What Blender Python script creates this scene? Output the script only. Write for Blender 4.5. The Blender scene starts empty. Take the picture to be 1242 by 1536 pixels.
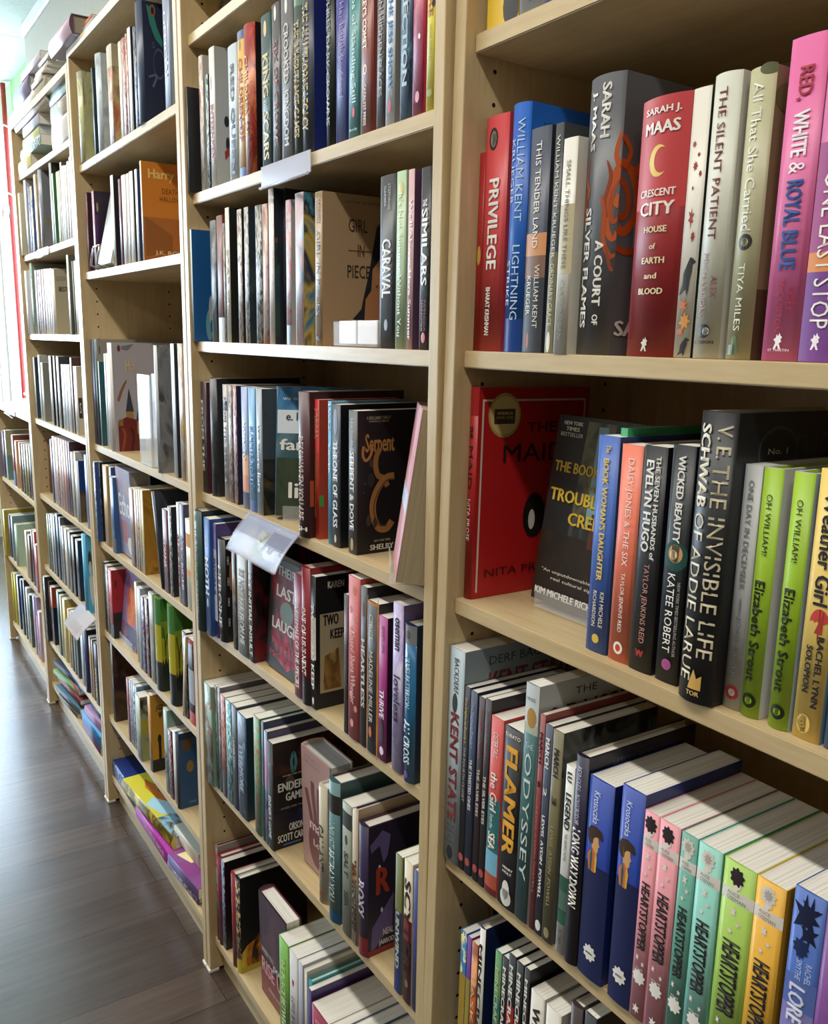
import bpy, bmesh, math, random
from mathutils import Matrix, Vector
random.seed(7)
S = bpy.context.scene
COL = S.collection

# ------------------------------------------------------------------ camera
cam = bpy.data.cameras.new('camera')
cam.sensor_fit = 'HORIZONTAL'; cam.sensor_width = 36.0; cam.lens = 36.0 * 1311.86 / 1242.0
cam.clip_start = 0.02; cam.clip_end = 60
co = bpy.data.objects.new('camera', cam); COL.objects.link(co)
CR = (0.5500208, 0.8349735, 0.0172178); CU = (-0.1712909, 0.0926081, 0.9808584); CF = (-0.8173962, 0.5424418, -0.1939597)
co.matrix_world = Matrix(((CR[0], CU[0], -CF[0], 0.792459), (CR[1], CU[1], -CF[1], -0.555154), (CR[2], CU[2], -CF[2], 1.327041), (0, 0, 0, 1)))
S.camera = co
# ------------------------------------------------------------------ light
S.view_settings.view_transform = 'Standard'; S.view_settings.look = 'None'
S.view_settings.gamma = 1; S.view_settings.use_curve_mapping = False
S.view_settings.exposure = 0.06
S.cycles.max_bounces = 8; S.cycles.diffuse_bounces = 4; S.cycles.glossy_bounces = 3
S.cycles.transmission_bounces = 6; S.cycles.transparent_max_bounces = 8
S.cycles.caustics_reflective = False; S.cycles.caustics_refractive = False
S.cycles.sample_clamp_indirect = 4
w = bpy.data.worlds.new('sky'); S.world = w; w.use_nodes = True
w.node_tree.nodes['Background'].inputs[0].default_value = (0.62, 0.81, 1.0, 1)
w.node_tree.nodes['Background'].inputs[1].default_value = 9.0

def area(name, loc, sx, sy, power, color, rot):
    l = bpy.data.lights.new(name, 'AREA'); l.shape = 'RECTANGLE'; l.size = sx; l.size_y = sy
    l.energy = power; l.color = color
    o = bpy.data.objects.new(name, l); o.location = loc; o.rotation_euler = rot; COL.objects.link(o)
    return o
CEIL = 2.65
WARM = (1.0, 0.962, 0.895)
# two rows of fluorescent tubes along the aisle, and the daylight that comes through the shop windows
area('tube_light', (-1.1, -0.75, CEIL - 0.05), 5.6, 0.10, 66, WARM, (0, 0, 0))
area('tube_light', (-1.1, -2.3, CEIL - 0.05), 5.6, 0.10, 26, WARM, (0, 0, 0))
area('window_daylight', (-5.62, -1.35, 1.6), 1.5, 3.0, 120, (0.72, 0.86, 1.0), (0, math.radians(-90), 0))

# ------------------------------------------------------------------ materials
def lin(h):
    h = h.lstrip('#'); c = [int(h[i:i + 2], 16) / 255 for i in (0, 2, 4)]
    return tuple((x / 12.92 if x <= 0.04045 else ((x + 0.055) / 1.055) ** 2.4) for x in c) + (1.0,)
MATS = {}
def base_mat(name, rough=0.5, spec=0.5):
    m = bpy.data.materials.new(name); m.use_nodes = True
    b = m.node_tree.nodes['Principled BSDF']
    b.inputs['Roughness'].default_value = rough
    b.inputs['Specular IOR Level'].default_value = spec
    return m, m.node_tree, b
def plain(h, rough=0.42, spec=0.5, metal=0.0):
    k = (h, rough, spec, metal)
    if k not in MATS:
        m, nt, b = base_mat('print_' + h.strip('#'), rough, spec)
        b.inputs['Base Color'].default_value = lin(h); b.inputs['Metallic'].default_value = metal
        MATS[k] = m
    return MATS[k]
def node(nt, t, **kw):
    n = nt.nodes.new(t)
    for k, v in kw.items(): setattr(n, k, v)
    return n
def coords(nt, scale=(1, 1, 1), loc=(0, 0, 0), rot=(0, 0, 0), rnd=False):
    tc = node(nt, 'ShaderNodeTexCoord'); mp = node(nt, 'ShaderNodeMapping')
    mp.inputs['Scale'].default_value = scale; mp.inputs['Rotation'].default_value = rot; mp.inputs['Location'].default_value = loc
    nt.links.new(tc.outputs['Object'], mp.inputs['Vector'])
    if rnd:
        oi = node(nt, 'ShaderNodeObjectInfo'); mu = node(nt, 'ShaderNodeMath', operation='MULTIPLY'); mu.inputs[1].default_value = 37.0
        nt.links.new(oi.outputs['Random'], mu.inputs[0]); nt.links.new(mu.outputs[0], mp.inputs['Location'])
    return mp
def noise(nt, vec, scale, detail=4, rough=0.55, dist=0.0):
    n = node(nt, 'ShaderNodeTexNoise'); n.inputs['Scale'].default_value = scale; n.inputs['Detail'].default_value = detail
    n.inputs['Roughness'].default_value = rough; n.inputs['Distortion'].default_value = dist
    nt.links.new(vec.outputs[0], n.inputs['Vector']); return n
def ramp(nt, src, stops, interp='LINEAR'):
    r = node(nt, 'ShaderNodeValToRGB'); r.color_ramp.interpolation = interp
    el = r.color_ramp.elements
    while len(el) < len(stops): el.new(0.5)
    for e, (p, c) in zip(el, stops): e.position = p; e.color = c
    nt.links.new(src, r.inputs[0]); return r
def art(cols, scale=18, soft=0.03):
    """printed illustration: blotches of the given ink colours"""
    k = ('art', tuple(cols), scale)
    if k not in MATS:
        m, nt, b = base_mat('illustrated_print', 0.4)
        n = noise(nt, coords(nt, (1, 1, 0.6), rnd=True), scale, 3, 0.6, 0.8)
        st = [];
        if len(cols) == 2: pos = [0.42, 0.58]
        elif len(cols) == 3: pos = [0.36, 0.5, 0.62]
        else: pos = [0.34, 0.44, 0.54, 0.64]
        for p, c in zip(pos, cols): st.append((p, lin(c)))
        r = ramp(nt, n.outputs['Fac'], st)
        nt.links.new(r.outputs[0], b.inputs['Base Color']); MATS[k] = m
    return MATS[k]
def scrawl(c, ink, sx=260, sz=90):
    """small illegible lettering along a spine"""
    k = ('scrawl', c, ink, sx, sz)
    if k not in MATS:
        m, nt, b = base_mat('spine_print', 0.42)
        n = noise(nt, coords(nt, (sx, 1, sz), rnd=True), 1.0, 1.0, 0.5)
        r = ramp(nt, n.outputs['Fac'], [(0.50, lin(c)), (0.56, lin(ink))])
        nt.links.new(r.outputs[0], b.inputs['Base Color']); MATS[k] = m
    return MATS[k]
def paper(h='#e6e1d4'):
    k = ('paper', h)
    if k not in MATS:
        m, nt, b = base_mat('paper_edges', 0.85, 0.2)
        n = noise(nt, coords(nt, (520, 5, 5)), 1.0, 2)
        c = lin(h); d = tuple(x * 0.80 for x in c[:3]) + (1,)
        r = ramp(nt, n.outputs['Fac'], [(0.35, d), (0.6, c)])
        nt.links.new(r.outputs[0], b.inputs['Base Color']); MATS[k] = m
    return MATS[k]
def wood(name, c1, c2, sc=(14, 2.2, 2.2), rough=0.36):
    m, nt, b = base_mat(name, rough, 0.5)
    mp = coords(nt, sc, rnd=False)
    n = noise(nt, mp, 2.2, 6, 0.6, 0.6)
    n2 = noise(nt, coords(nt, tuple(3.5 * s for s in sc)), 3.0, 3, 0.5)
    r = ramp(nt, n.outputs['Fac'], [(0.3, lin(c2)), (0.7, lin(c1))])
    mx = node(nt, 'ShaderNodeMixRGB', blend_type='MULTIPLY'); mx.inputs[0].default_value = 0.35
    r2 = ramp(nt, n2.outputs['Fac'], [(0.35, (0.78, 0.74, 0.66, 1)), (0.6, (1, 1, 1, 1))])
    nt.links.new(r.outputs[0], mx.inputs[1]); nt.links.new(r2.outputs[0], mx.inputs[2])
    nt.links.new(mx.outputs[0], b.inputs['Base Color'])
    return m
def clear_plastic(tint='#f4f6fa', rough=0.06, alpha=0.25):
    k = ('clear', tint, rough, alpha)
    if k not in MATS:
        m, nt, b = base_mat('clear_plastic', rough, 0.6)
        b.inputs['Base Color'].default_value = lin(tint)
        b.inputs['Alpha'].default_value = alpha
        MATS[k] = m
    return MATS[k]
WOOD_V = wood('maple_upright', '#cdb78d', '#bfa478', (16, 16, 1.6))
WOOD_H = wood('maple_shelf', '#cfb98f', '#c0a67a', (1.6, 16, 16))
HOLE = plain('#2a2016', 0.9, 0.1)
STEEL = plain('#b9b9b6', 0.25, 0.5, 1.0)

# ------------------------------------------------------------------ mesh helpers
def mesh_obj(name, bm, mats, parent=None):
    me = bpy.data.meshes.new(name)
    bm.normal_update(); bm.to_mesh(me); bm.free()
    for m in mats: me.materials.append(m)
    o = bpy.data.objects.new(name, me); COL.objects.link(o)
    if parent is not None: o.parent = parent
    return o
def box(bm, x0, x1, y0, y1, z0, z1, mi=0, bev=0.0):
    v = [bm.verts.new((x, y, z)) for x in (x0, x1) for y in (y0, y1) for z in (z0, z1)]
    fs = []
    for q in ((0, 1, 3, 2), (4, 6, 7, 5), (0, 4, 5, 1), (2, 3, 7, 6), (0, 2, 6, 4), (1, 5, 7, 3)):
        f = bm.faces.new([v[i] for i in q]); f.material_index = mi; fs.append(f)
    if bev > 0:
        es = list({e for f in fs for e in f.edges})
        r = bmesh.ops.bevel(bm, geom=es, offset=bev, segments=2, affect='EDGES', profile=0.5)
        for f in r['faces']: f.material_index = mi
    return v
def tube(bm, pts, r, n=8, mi=0):
    rings = []
    pts = [Vector(p) for p in pts]
    for i, p in enumerate(pts):
        t = (pts[min(i + 1, len(pts) - 1)] - pts[max(i - 1, 0)]).normalized()
        a = t.orthogonal().normalized() if i == 0 else (rings[-1][1] - t * rings[-1][1].dot(t)).normalized()
        b = t.cross(a)
        rings.append(([bm.verts.new(p + (a * math.cos(2 * math.pi * k / n) + b * math.sin(2 * math.pi * k / n)) * r) for k in range(n)], a))
    for (r0, _), (r1, _) in zip(rings, rings[1:]):
        for k in range(n):
            f = bm.faces.new((r0[k], r0[(k + 1) % n], r1[(k + 1) % n], r1[k])); f.material_index = mi; f.smooth = True
    for rr, rev in ((rings[0][0], True), (rings[-1][0], False)):
        f = bm.faces.new(list(reversed(rr)) if rev else rr); f.material_index = mi
def tag(o, label=None, cat=None, group=None, kind=None):
    if label: o['label'] = label
    if cat: o['category'] = cat
    if group: o['group'] = group
    if kind: o['kind'] = kind
    return o
def empty(name, loc=(0, 0, 0), rot=(0, 0, 0)):
    o = bpy.data.objects.new(name, None); o.empty_display_size = 0.02
    o.location = loc; o.rotation_euler = rot; COL.objects.link(o); return o
def structure(name, bm, mats):
    return tag(mesh_obj(name, bm, mats), kind='structure')

# ------------------------------------------------------------------ lettering (built-in font turned into meshes)
GLYPHS = {}
def prepare_text(strings):
    objs = []
    for s, bold in strings:
        cu = bpy.data.curves.new('lettering', 'FONT'); cu.body = s; cu.resolution_u = 2
        cu.offset = 0.0
        o = bpy.data.objects.new('lettering', cu); COL.objects.link(o); objs.append((s, bold, o))
    bpy.context.view_layer.update()
    dg = bpy.context.evaluated_depsgraph_get()
    for s, bold, o in objs:
        me = o.evaluated_get(dg).to_mesh()
        vs = [(v.co.x, v.co.y) for v in me.vertices]; fs = [tuple(p.vertices) for p in me.polygons]
        o.evaluated_get(dg).to_mesh_clear()
        if vs:
            x0 = min(v[0] for v in vs); x1 = max(v[0] for v in vs); y0 = min(v[1] for v in vs); y1 = max(v[1] for v in vs)
            GLYPHS[(s, bold)] = ([((x - x0) / max(x1 - x0, 1e-6), (y - y0) / max(y1 - y0, 1e-6)) for x, y in vs], fs)
    for _, _, o in objs:
        cu = o.data; bpy.data.objects.remove(o); bpy.data.curves.remove(cu)
def put_text(bm, s, fn, mi, nrm=(0, -1, 0)):
    """fn maps unit coordinates (along the line, up) to a point; s ends with * for bold"""
    key = (s.rstrip('*'), s.endswith('*'))
    if key not in GLYPHS: return
    vs, fs = GLYPHS[key]
    w_ = 0.13 / max(len(key[0]), 1)
    for k, (du, dv) in enumerate(((0, 0), (w_, 0.0), (w_ * 0.5, 0.02), (w_ * 0.5, -0.02)) if key[1] else ((0, 0),)):   # bold: stroke widened by overprinting
        of = Vector(nrm) * (k * 0.00005)
        nv = [bm.verts.new(Vector(fn(a * (1 - w_) + du, b + dv)) + of) for a, b in vs]
        for f in fs:
            try: q = bm.faces.new([nv[i] for i in f]); q.material_index = mi
            except ValueError: pass

# ------------------------------------------------------------------ small printed shapes (unit size, z up)
def _arc(r, a, b, n=14, cx=0.0, cz=0.0, rz=None):
    rz = r if rz is None else rz
    return [(cx + r * math.cos(math.radians(a + (b - a) * i / n)), cz + rz * math.sin(math.radians(a + (b - a) * i / n))) for i in range(n + 1)]
def _bumpy(n, amp, r=1.0, k=60, ph=0.0): return [(r * (1 + amp * math.sin(n * t + ph)) * math.cos(t), r * (1 + amp * math.sin(n * t + ph)) * math.sin(t)) for t in [2 * math.pi * i / k for i in range(k)]]
def _star(n, a, b): return [((a if i % 2 == 0 else b) * math.sin(math.pi * i / n), (a if i % 2 == 0 else b) * math.cos(math.pi * i / n)) for i in range(2 * n)]
SHAPES = {
 'moon': _arc(1, 50, 310, 20) + [(0.36 + 0.80 * x, 0.02 + 0.80 * z) for x, z in reversed(_arc(1, 62, 298, 20))],
 'dome': _arc(1, 0, 180, 14) + [(-0.75, 0.18), (-0.5, 0), (-0.25, 0.2), (0, 0), (0.25, 0.2), (0.5, 0), (0.75, 0.18)],
 'hook': [(-0.12, 1), (0.12, 1), (0.12, -0.6), (0.3, -0.8), (0.55, -0.6), (0.75, -0.65), (0.5, -1), (0.1, -1), (-0.12, -0.7)],
 'bird': [(-1, -0.9), (-0.55, -0.35), (-0.5, 0.2), (-0.1, 0.6), (0.25, 0.95), (0.55, 0.9), (1, 0.7), (0.6, 0.62), (0.55, 0.25), (0.35, -0.2), (0.3, -0.6), (0.1, -0.95), (-0.05, -0.6), (-0.35, -0.65)],
 'splat': [(1, 0), (0.5, 0.25), (0.65, 0.75), (0.2, 0.5), (0, 1), (-0.25, 0.45), (-0.8, 0.6), (-0.5, 0.1), (-1, -0.2), (-0.4, -0.35), (-0.3, -1), (0.1, -0.5), (0.6, -0.7), (0.5, -0.2)],
 'horse': [(-0.7, -1), (-0.3, -0.2), (-0.75, 0.2), (-0.3, 0.35), (-0.2, 0.8), (0.1, 0.55), (0.3, 1), (0.55, 0.6), (0.85, 0.45), (0.6, 0.2), (0.75, -0.1), (0.35, -0.3), (0.7, -1), (0.35, -1), (0.05, -0.5), (-0.35, -1)],
 'house': [(-0.8, -0.8), (-0.8, 0.1), (-1, 0.1), (0, 1), (1, 0.1), (0.8, 0.1), (0.8, -0.8)],
 'curly': _bumpy(9, 0.13), 'star': _star(5, 1, 0.45), 'burst': _star(9, 1, 0.6), 'gem': [(0, 1), (0.8, 0.3), (0.5, -0.9), (-0.5, -0.9), (-0.8, 0.3)],
 'leaf': [(0, 1), (0.2, 0.4), (0.9, 0.55), (0.45, 0.1), (0.8, -0.5), (0.15, -0.3), (0.05, -1), (-0.1, -0.3), (-0.8, -0.5), (-0.45, 0.1), (-0.9, 0.5), (-0.2, 0.4)],
 'spray': [(0, -1), (0.15, -0.4), (0.7, -0.3), (0.25, 0), (0.8, 0.4), (0.2, 0.35), (0.1, 1), (-0.1, 0.4), (-0.8, 0.6), (-0.3, 0.05), (-0.85, -0.2), (-0.2, -0.35)],
 'hair': [(-0.9, -0.3), (-1, 0.3), (-0.6, 0.85), (0.1, 1), (0.8, 0.75), (1, 0.25), (0.85, 0), (0.45, 0.15), (0.1, 0.1), (-0.15, -0.15), (-0.2, -0.6), (-0.6, -0.7)],
 'profile': [(-0.6, 0.8), (0.6, 0.8), (0.7, 0.3), (0.95, -0.05), (0.68, -0.15), (0.7, -0.4), (0.6, -0.65), (0.2, -0.75), (0.1, -1), (-0.6, -1)],
 'tri': [(-1, -1), (1, -1), (1, 1)], 'peak': [(-1, -1), (1, -1), (1, 0.5), (0.3, 0.1), (-0.2, 1), (-0.6, 0.1)],
 'ghost': [(-0.8, -1), (-0.5, -0.6), (-0.2, -1), (0.1, -0.6), (0.4, -1), (0.7, -0.6), (0.8, 0.2), (0.4, 0.9), (-0.3, 1), (-0.8, 0.4)],
 'hand': [(-0.5, -1), (0.5, -1), (0.6, -0.2), (1, 0.3), (0.8, 0.4), (0.45, 0.05), (0.55, 0.8), (0.38, 0.85), (0.22, 0.1), (0.1, 1), (-0.08, 1), (-0.08, 0.1), (-0.35, 0.85), (-0.5, 0.78), (-0.35, 0), (-0.85, 0.4), (-0.95, 0.25), (-0.55, -0.3)],
 'heart': [(0, -1), (0.9, 0.1), (0.85, 0.7), (0.45, 0.9), (0, 0.5), (-0.45, 0.9), (-0.85, 0.7), (-0.9, 0.1)],
}
def smooth(pl, m=5):
    out = []
    for i in range(len(pl) - 1):
        p0, p1, p2, p3 = pl[max(i - 1, 0)], pl[i], pl[i + 1], pl[min(i + 2, len(pl) - 1)]
        for j in range(m):
            t = j / m
            out.append(tuple(0.5 * (2 * p1[k] + (p2[k] - p0[k]) * t + (2 * p0[k] - 5 * p1[k] + 4 * p2[k] - p3[k]) * t * t + (3 * p1[k] - p0[k] - 3 * p2[k] + p3[k]) * t ** 3) for k in (0, 1)))
    return out + [tuple(pl[-1])]

# ------------------------------------------------------------------ books
def print_on_spine(bm, pts, t, n, fy, mi_):
    """a flat outline (x across, z up) cut along the spine's facets and wrapped onto its curve"""
    tb = bmesh.new()
    tb.faces.new([tb.verts.new((x, 0, z)) for x, z in pts])
    x0 = min(p[0] for p in pts); x1 = max(p[0] for p in pts)
    for k in range(1, n):
        x = t * k / n
        if x0 < x < x1:
            bmesh.ops.bisect_plane(tb, geom=list(tb.verts) + list(tb.edges) + list(tb.faces), dist=1e-7, plane_co=(x, 0, 0), plane_no=(1, 0, 0))
    bmesh.ops.triangulate(tb, faces=list(tb.faces))
    vm = {v: bm.verts.new((v.co.x, fy(min(max(v.co.x / t, 0), 1)), v.co.z)) for v in tb.verts}
    for f in tb.faces:
        q = bm.faces.new([vm[v] for v in f.verts]); q.material_index = mi_
        q.normal_update()
        if q.normal.y > 0: q.normal_flip()
    tb.free()
def build_book(kind, t, h, d, col, o, parent):
    hard = kind == 'h'
    mats = []
    def mi(m):
        if m not in mats: mats.append(m)
        return mats.index(m)
    if 'art' in o: cover = art(o['art'], o.get('as', 18))
    elif 'scr' in o and 'sp' not in o: cover = None
    else: cover = None
    mcol = plain(col, o.get('ro', 0.42))
    m_front = mi(art(o['fart'], o.get('as', 18)) if 'fart' in o else plain(o['fc'], 0.4) if 'fc' in o else (cover or mcol))
    if 'sp' in o: m_spine = mi(plain(o['sp'], 0.42))
    elif 'sart' in o: m_spine = mi(art(o['sart'], o.get('as', 30)))
    elif 'scr' in o: m_spine = mi(scrawl(col, o['scr']))
    else: m_spine = mi(cover or mcol)
    m_in = mi(plain(o.get('bc', '#cfc8ba' if hard else col), 0.6))
    bul = min(0.0065, 0.2 * t) if hard else min(0.0018, 0.06 * t)
    c = 0.0028 if hard and t > 0.012 else 0.0007
    n = 10 if hard else 6
    arc = [(t * i / n, -bul * (1 - (2 * i / n - 1) ** 2)) for i in range(n + 1)]
    bm = bmesh.new()
    outer = [(0, d)] + arc + [(t, d)]
    inner = [(c, d)] + [(c, c)] + [(c + (t - 2 * c) * i / n, c) for i in range(1, n)] + [(t - c, c)] + [(t - c, d)]
    z1 = h
    vo = [[bm.verts.new((x, y, z)) for x, y in outer] for z in (0, z1)]
    vi = [[bm.verts.new((x, y, z)) for x, y in inner] for z in (0, z1)]
    N = len(outer)
    for i in range(N - 1):
        f = bm.faces.new((vo[0][i], vo[0][i + 1], vo[1][i + 1], vo[1][i]))
        f.material_index = m_spine if 1 <= i < N - 2 else m_front
        if 1 <= i < N - 2: f.smooth = True
    M = len(inner)
    for i in range(M - 1):
        f = bm.faces.new((vi[0][i + 1], vi[0][i], vi[1][i], vi[1][i + 1])); f.material_index = m_in
    if M == N:
        for k, rev in ((0, True), (1, False)):
            for i in range(N - 1):
                q = (vo[k][i], vo[k][i + 1], vi[k][i + 1], vi[k][i])
                f = bm.faces.new(tuple(reversed(q)) if rev else q); f.material_index = m_front if hard else m_in
    for i in (0, -1):
        q = (vo[0][i], vo[1][i], vi[1][i], vi[0][i])
        f = bm.faces.new(q if i == 0 else tuple(reversed(q))); f.material_index = m_front
    E = 0.00009
    def sy(s, k=1): return -bul * (1 - (2 * s - 1) ** 2) - E * k
    for (a, b, hx) in o.get('bands', ()):
        m = mi(plain(hx, 0.42)) if isinstance(hx, str) else mi(art(hx, o.get('as', 30)))
        pts = [[bm.verts.new((t * s / n, sy(s / n), h * (1 - z))) for s in range(n + 1)] for z in (b, a)]
        for s in range(n):
            f = bm.faces.new((pts[0][s], pts[0][s + 1], pts[1][s + 1], pts[1][s])); f.material_index = m; f.smooth = True
    for (zc, xc, rx, rz, hx) in o.get('em', ()):
        m = mi(plain(hx, 0.42)); K = 14
        print_on_spine(bm, [(min(max(t * xc + rx * math.cos(2 * math.pi * k / K), 0), t), h * (1 - zc) + rz * math.sin(2 * math.pi * k / K)) for k in range(K)], t, n, lambda s: sy(s, 2), m)
    lay = 2.4
    for (zc, xc, rx, rz, shp, hx) in o.get('ep', ()):    # printed emblems on the spine, later ones on top
        lay += 0.4
        L_ = lay
        print_on_spine(bm, [(min(max(xc * t + a * rx, 0.0), t), h * (1 - zc) + b_ * rz) for a, b_ in SHAPES[shp]], t, n, lambda s: sy(s, L_), mi(plain(hx, 0.42)))
    for (pl, wd, hx) in o.get('ec', ()):                 # painted strokes on the spine
        lay += 0.4; pts = [Vector((min(max(a, 0.02), 0.98) * t, h * (1 - b_))) for a, b_ in smooth(pl)]; L = []
        for i, p_ in enumerate(pts):
            tt = (pts[min(i + 1, len(pts) - 1)] - pts[max(i - 1, 0)]).normalized(); k_ = 1 - abs(2 * i / (len(pts) - 1) - 1) ** 3 * 0.8
            nn = Vector((-tt.y, tt.x)) * wd / 2 * k_; q2 = []
            for sg in (1, -1):
                v_ = p_ + nn * sg; s = min(max(v_.x / t, 0), 1); q2.append(bm.verts.new((s * t, sy(s, lay), v_.y)))
            L.append(q2)
        for (a0, a1), (b0, b1) in zip(L, L[1:]):
            f = bm.faces.new((a0, a1, b1, b0)); f.material_index = mi(plain(hx, 0.42))
    for q in o.get('tx', ()):
        s, a, b, hx = q[:4]; xc = q[4] if len(q) > 4 else 0.5; hf = q[5] if len(q) > 5 else 0.5
        if b - a > 0:
            put_text(bm, s, lambda u, v: (t * (xc + (v - 0.5) * hf), sy(min(max(xc + (v - 0.5) * hf, 0), 1), 8), h * (1 - a - (b - a) * u)), mi(plain(hx, 0.42)))
    for (s, zc, hz, x0, x1, hx) in o.get('th', ()):      # horizontal lettering across the spine
        put_text(bm, s, lambda u, v: (t * (x0 + (x1 - x0) * u), sy(x0 + (x1 - x0) * u, 8), h * (1 - zc) + (v - 0.5) * hz * h), mi(plain(hx, 0.42)))
    k = 1
    for q in o.get('fr', ()):                            # printing on the front cover
        k += 1; x = t + E * k
        if q[0] == 'r':
            _, a, b, z0, z1_, hx = q
            m = mi(plain(hx, 0.4)) if isinstance(hx, str) else mi(art(hx, o.get('as', 18)))
            f = bm.faces.new([bm.verts.new((x, d * yy, h * (1 - zz))) for yy, zz in ((a, z1_), (b, z1_), (b, z0), (a, z0))]); f.material_index = m
        elif q[0] == 'p':
            m = mi(plain(q[2], 0.4)) if isinstance(q[2], str) else mi(art(q[2], o.get('as', 18)))
            f = bm.faces.new([bm.verts.new((x, d * yy, h * (1 - zz))) for yy, zz in q[1]])
            f.normal_update()
            if f.normal.x < 0: f.normal_flip()
            f.material_index = m
        elif q[0] == 'e':
            _, yc, zc, ry, rz, hx = q; m = mi(plain(hx, 0.4)) if isinstance(hx, str) else mi(art(hx, o.get('as', 18)))
            f = bm.faces.new([bm.verts.new((x, d * (yc + ry * math.cos(2 * math.pi * i / 20)), h * (1 - zc) + h * rz * math.sin(2 * math.pi * i / 20))) for i in range(20)]); f.material_index = m
        elif q[0] == 'c':                                # a painted ribbon through the given points
            _, pl, wd, hx = q; m = mi(plain(hx, 0.4)); pts = [Vector((d * a, h * (1 - b))) for a, b in smooth(pl)]; L = []
            for i, p in enumerate(pts):
                tt = (pts[min(i + 1, len(pts) - 1)] - pts[max(i - 1, 0)]).normalized(); nn = Vector((-tt.y, tt.x)) * wd / 2
                L.append((bm.verts.new((x, p.x + nn.x, p.y + nn.y)), bm.verts.new((x, p.x - nn.x, p.y - nn.y))))
            for (a0, a1), (b0, b1) in zip(L, L[1:]):
                f = bm.faces.new((a0, a1, b1, b0)); f.normal_update()
                if f.normal.x < 0: f.normal_flip()
                f.material_index = m
        elif q[0] == 's':                                # printed shape on the front cover
            _, yc, zc, ry, rz, shp, hx = q; m = mi(plain(hx, 0.4)) if isinstance(hx, str) else mi(art(hx, o.get('as', 18)))
            f = bm.faces.new([bm.verts.new((x, d * (yc + ry * a), h * (1 - zc + rz * b_))) for a, b_ in SHAPES[shp]]); f.material_index = m
        elif q[0] == 't':
            _, s, a, b, zc, hz, hx = q
            put_text(bm, s, lambda u, v: (x, d * (a + (b - a) * u), h * (1 - zc) + (v - 0.5) * hz * h), mi(plain(hx, 0.4)), (1, 0, 0))
    cv = mesh_obj('cover', bm, mats, parent)
    bm = bmesh.new()
    ins = 0.0035 if hard else 0.0004
    box(bm, c + 0.0001, t - c - 0.0001, c + 0.0002, d - ins, ins, h - ins)
    mesh_obj('page_block', bm, [paper(o.get('pg', '#e9e4d8'))], parent)
def book(kind, x, y, z, t, h, d, rot, col, o, label, group):
    name = o.get('nm', 'hardcover_book' if kind == 'h' else 'paperback_book')
    e = empty(name, (x, y, z), rot)
    build_book(kind, t, h, d, col, o, e)
    tag(e, label, 'book', group)
    return e

SHELF = {'A0': (1.6306, 1.6306), 'A1': (1.3159, 1.3159), 'A2': (1.0391, 1.0391), 'B0': (1.8331, 1.8331), 'B1': (1.5731, 1.5699), 'B2': (1.3159, 1.3147), 'B3': (1.0367, 1.0368), 'B4': (0.7701, 0.7767), 'B5': (0.4485, 0.4579), 'C0': (2.0057, 2.0057), 'C1': (1.7381, 1.7393), 'C2': (1.4797, 1.4768), 'C3': (1.0409, 1.04), 'C4': (0.7775, 0.7736), 'C5': (0.523, 0.5211), 'C6': (0.2717, 0.273), 'C7': (0.085, 0.085), 'D1': (1.8254, 1.817), 'D2': (1.5735, 1.5736), 'D3': (1.3215, 1.323), 'D4': (1.0414, 1.0432), 'D5': (0.7815, 0.7834), 'D6': (0.5257, 0.5257), 'D7': (0.2503, 0.2503), 'E1': (0.7285, 0.7285), 'E2': (0.3856, 0.3856), 'A3': (0.7188, 0.7188), 'A4': (0.4468, 0.4468), 'B6': (0.085, 0.085), 'D8': (0.085, 0.085), 'E3': (0.085, 0.085), 'D0': (2.0057, 2.0057), 'E0': (1.0402, 1.0402)}
TOP = 2.0057
# ------------------------------------------------------------------ room shell
def plank_floor():
    m, nt, b = base_mat('dark_plank_floor', 0.3, 0.5)
    mp = coords(nt, (1, 1, 1), rot=(0, 0, math.radians(90)))
    br = node(nt, 'ShaderNodeTexBrick'); br.offset = 0.37
    br.inputs['Scale'].default_value = 1.0; br.inputs['Brick Width'].default_value = 1.25; br.inputs['Row Height'].default_value = 0.117
    br.inputs['Mortar Size'].default_value = 0.0009; br.inputs['Mortar Smooth'].default_value = 0.2
    br.inputs['Color1'].default_value = lin('#5a4c43'); br.inputs['Color2'].default_value = lin('#483d36'); br.inputs['Mortar'].default_value = lin('#332a25')
    nt.links.new(mp.outputs[0], br.inputs['Vector'])
    n = noise(nt, coords(nt, (42, 2.4, 1)), 1.4, 3, 0.5, 0.3)
    r = ramp(nt, n.outputs['Fac'], [(0.3, (0.68, 0.67, 0.67, 1)), (0.7, (1.12, 1.08, 1.05, 1))])
    n2 = noise(nt, coords(nt, (7, 2.2, 1)), 1.0, 4, 0.6)
    r2 = ramp(nt, n2.outputs['Fac'], [(0.35, (0.8, 0.8, 0.8, 1)), (0.65, (1.1, 1.1, 1.1, 1))])
    m1 = node(nt, 'ShaderNodeMixRGB', blend_type='MULTIPLY'); m1.inputs[0].default_value = 0.8
    m2 = node(nt, 'ShaderNodeMixRGB', blend_type='MULTIPLY'); m2.inputs[0].default_value = 0.8
    nt.links.new(br.outputs['Color'], m1.inputs[1]); nt.links.new(r.outputs[0], m1.inputs[2])
    nt.links.new(m1.outputs[0], m2.inputs[1]); nt.links.new(r2.outputs[0], m2.inputs[2])
    nt.links.new(m2.outputs[0], b.inputs['Base Color'])
    rr = ramp(nt, n2.outputs['Fac'], [(0.1, (0.22, 0.22, 0.22, 1)), (0.9, (0.28, 0.28, 0.28, 1))])
    nt.links.new(rr.outputs[0], b.inputs['Roughness']); b.inputs['Specular IOR Level'].default_value = 0.6
    return m
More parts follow.
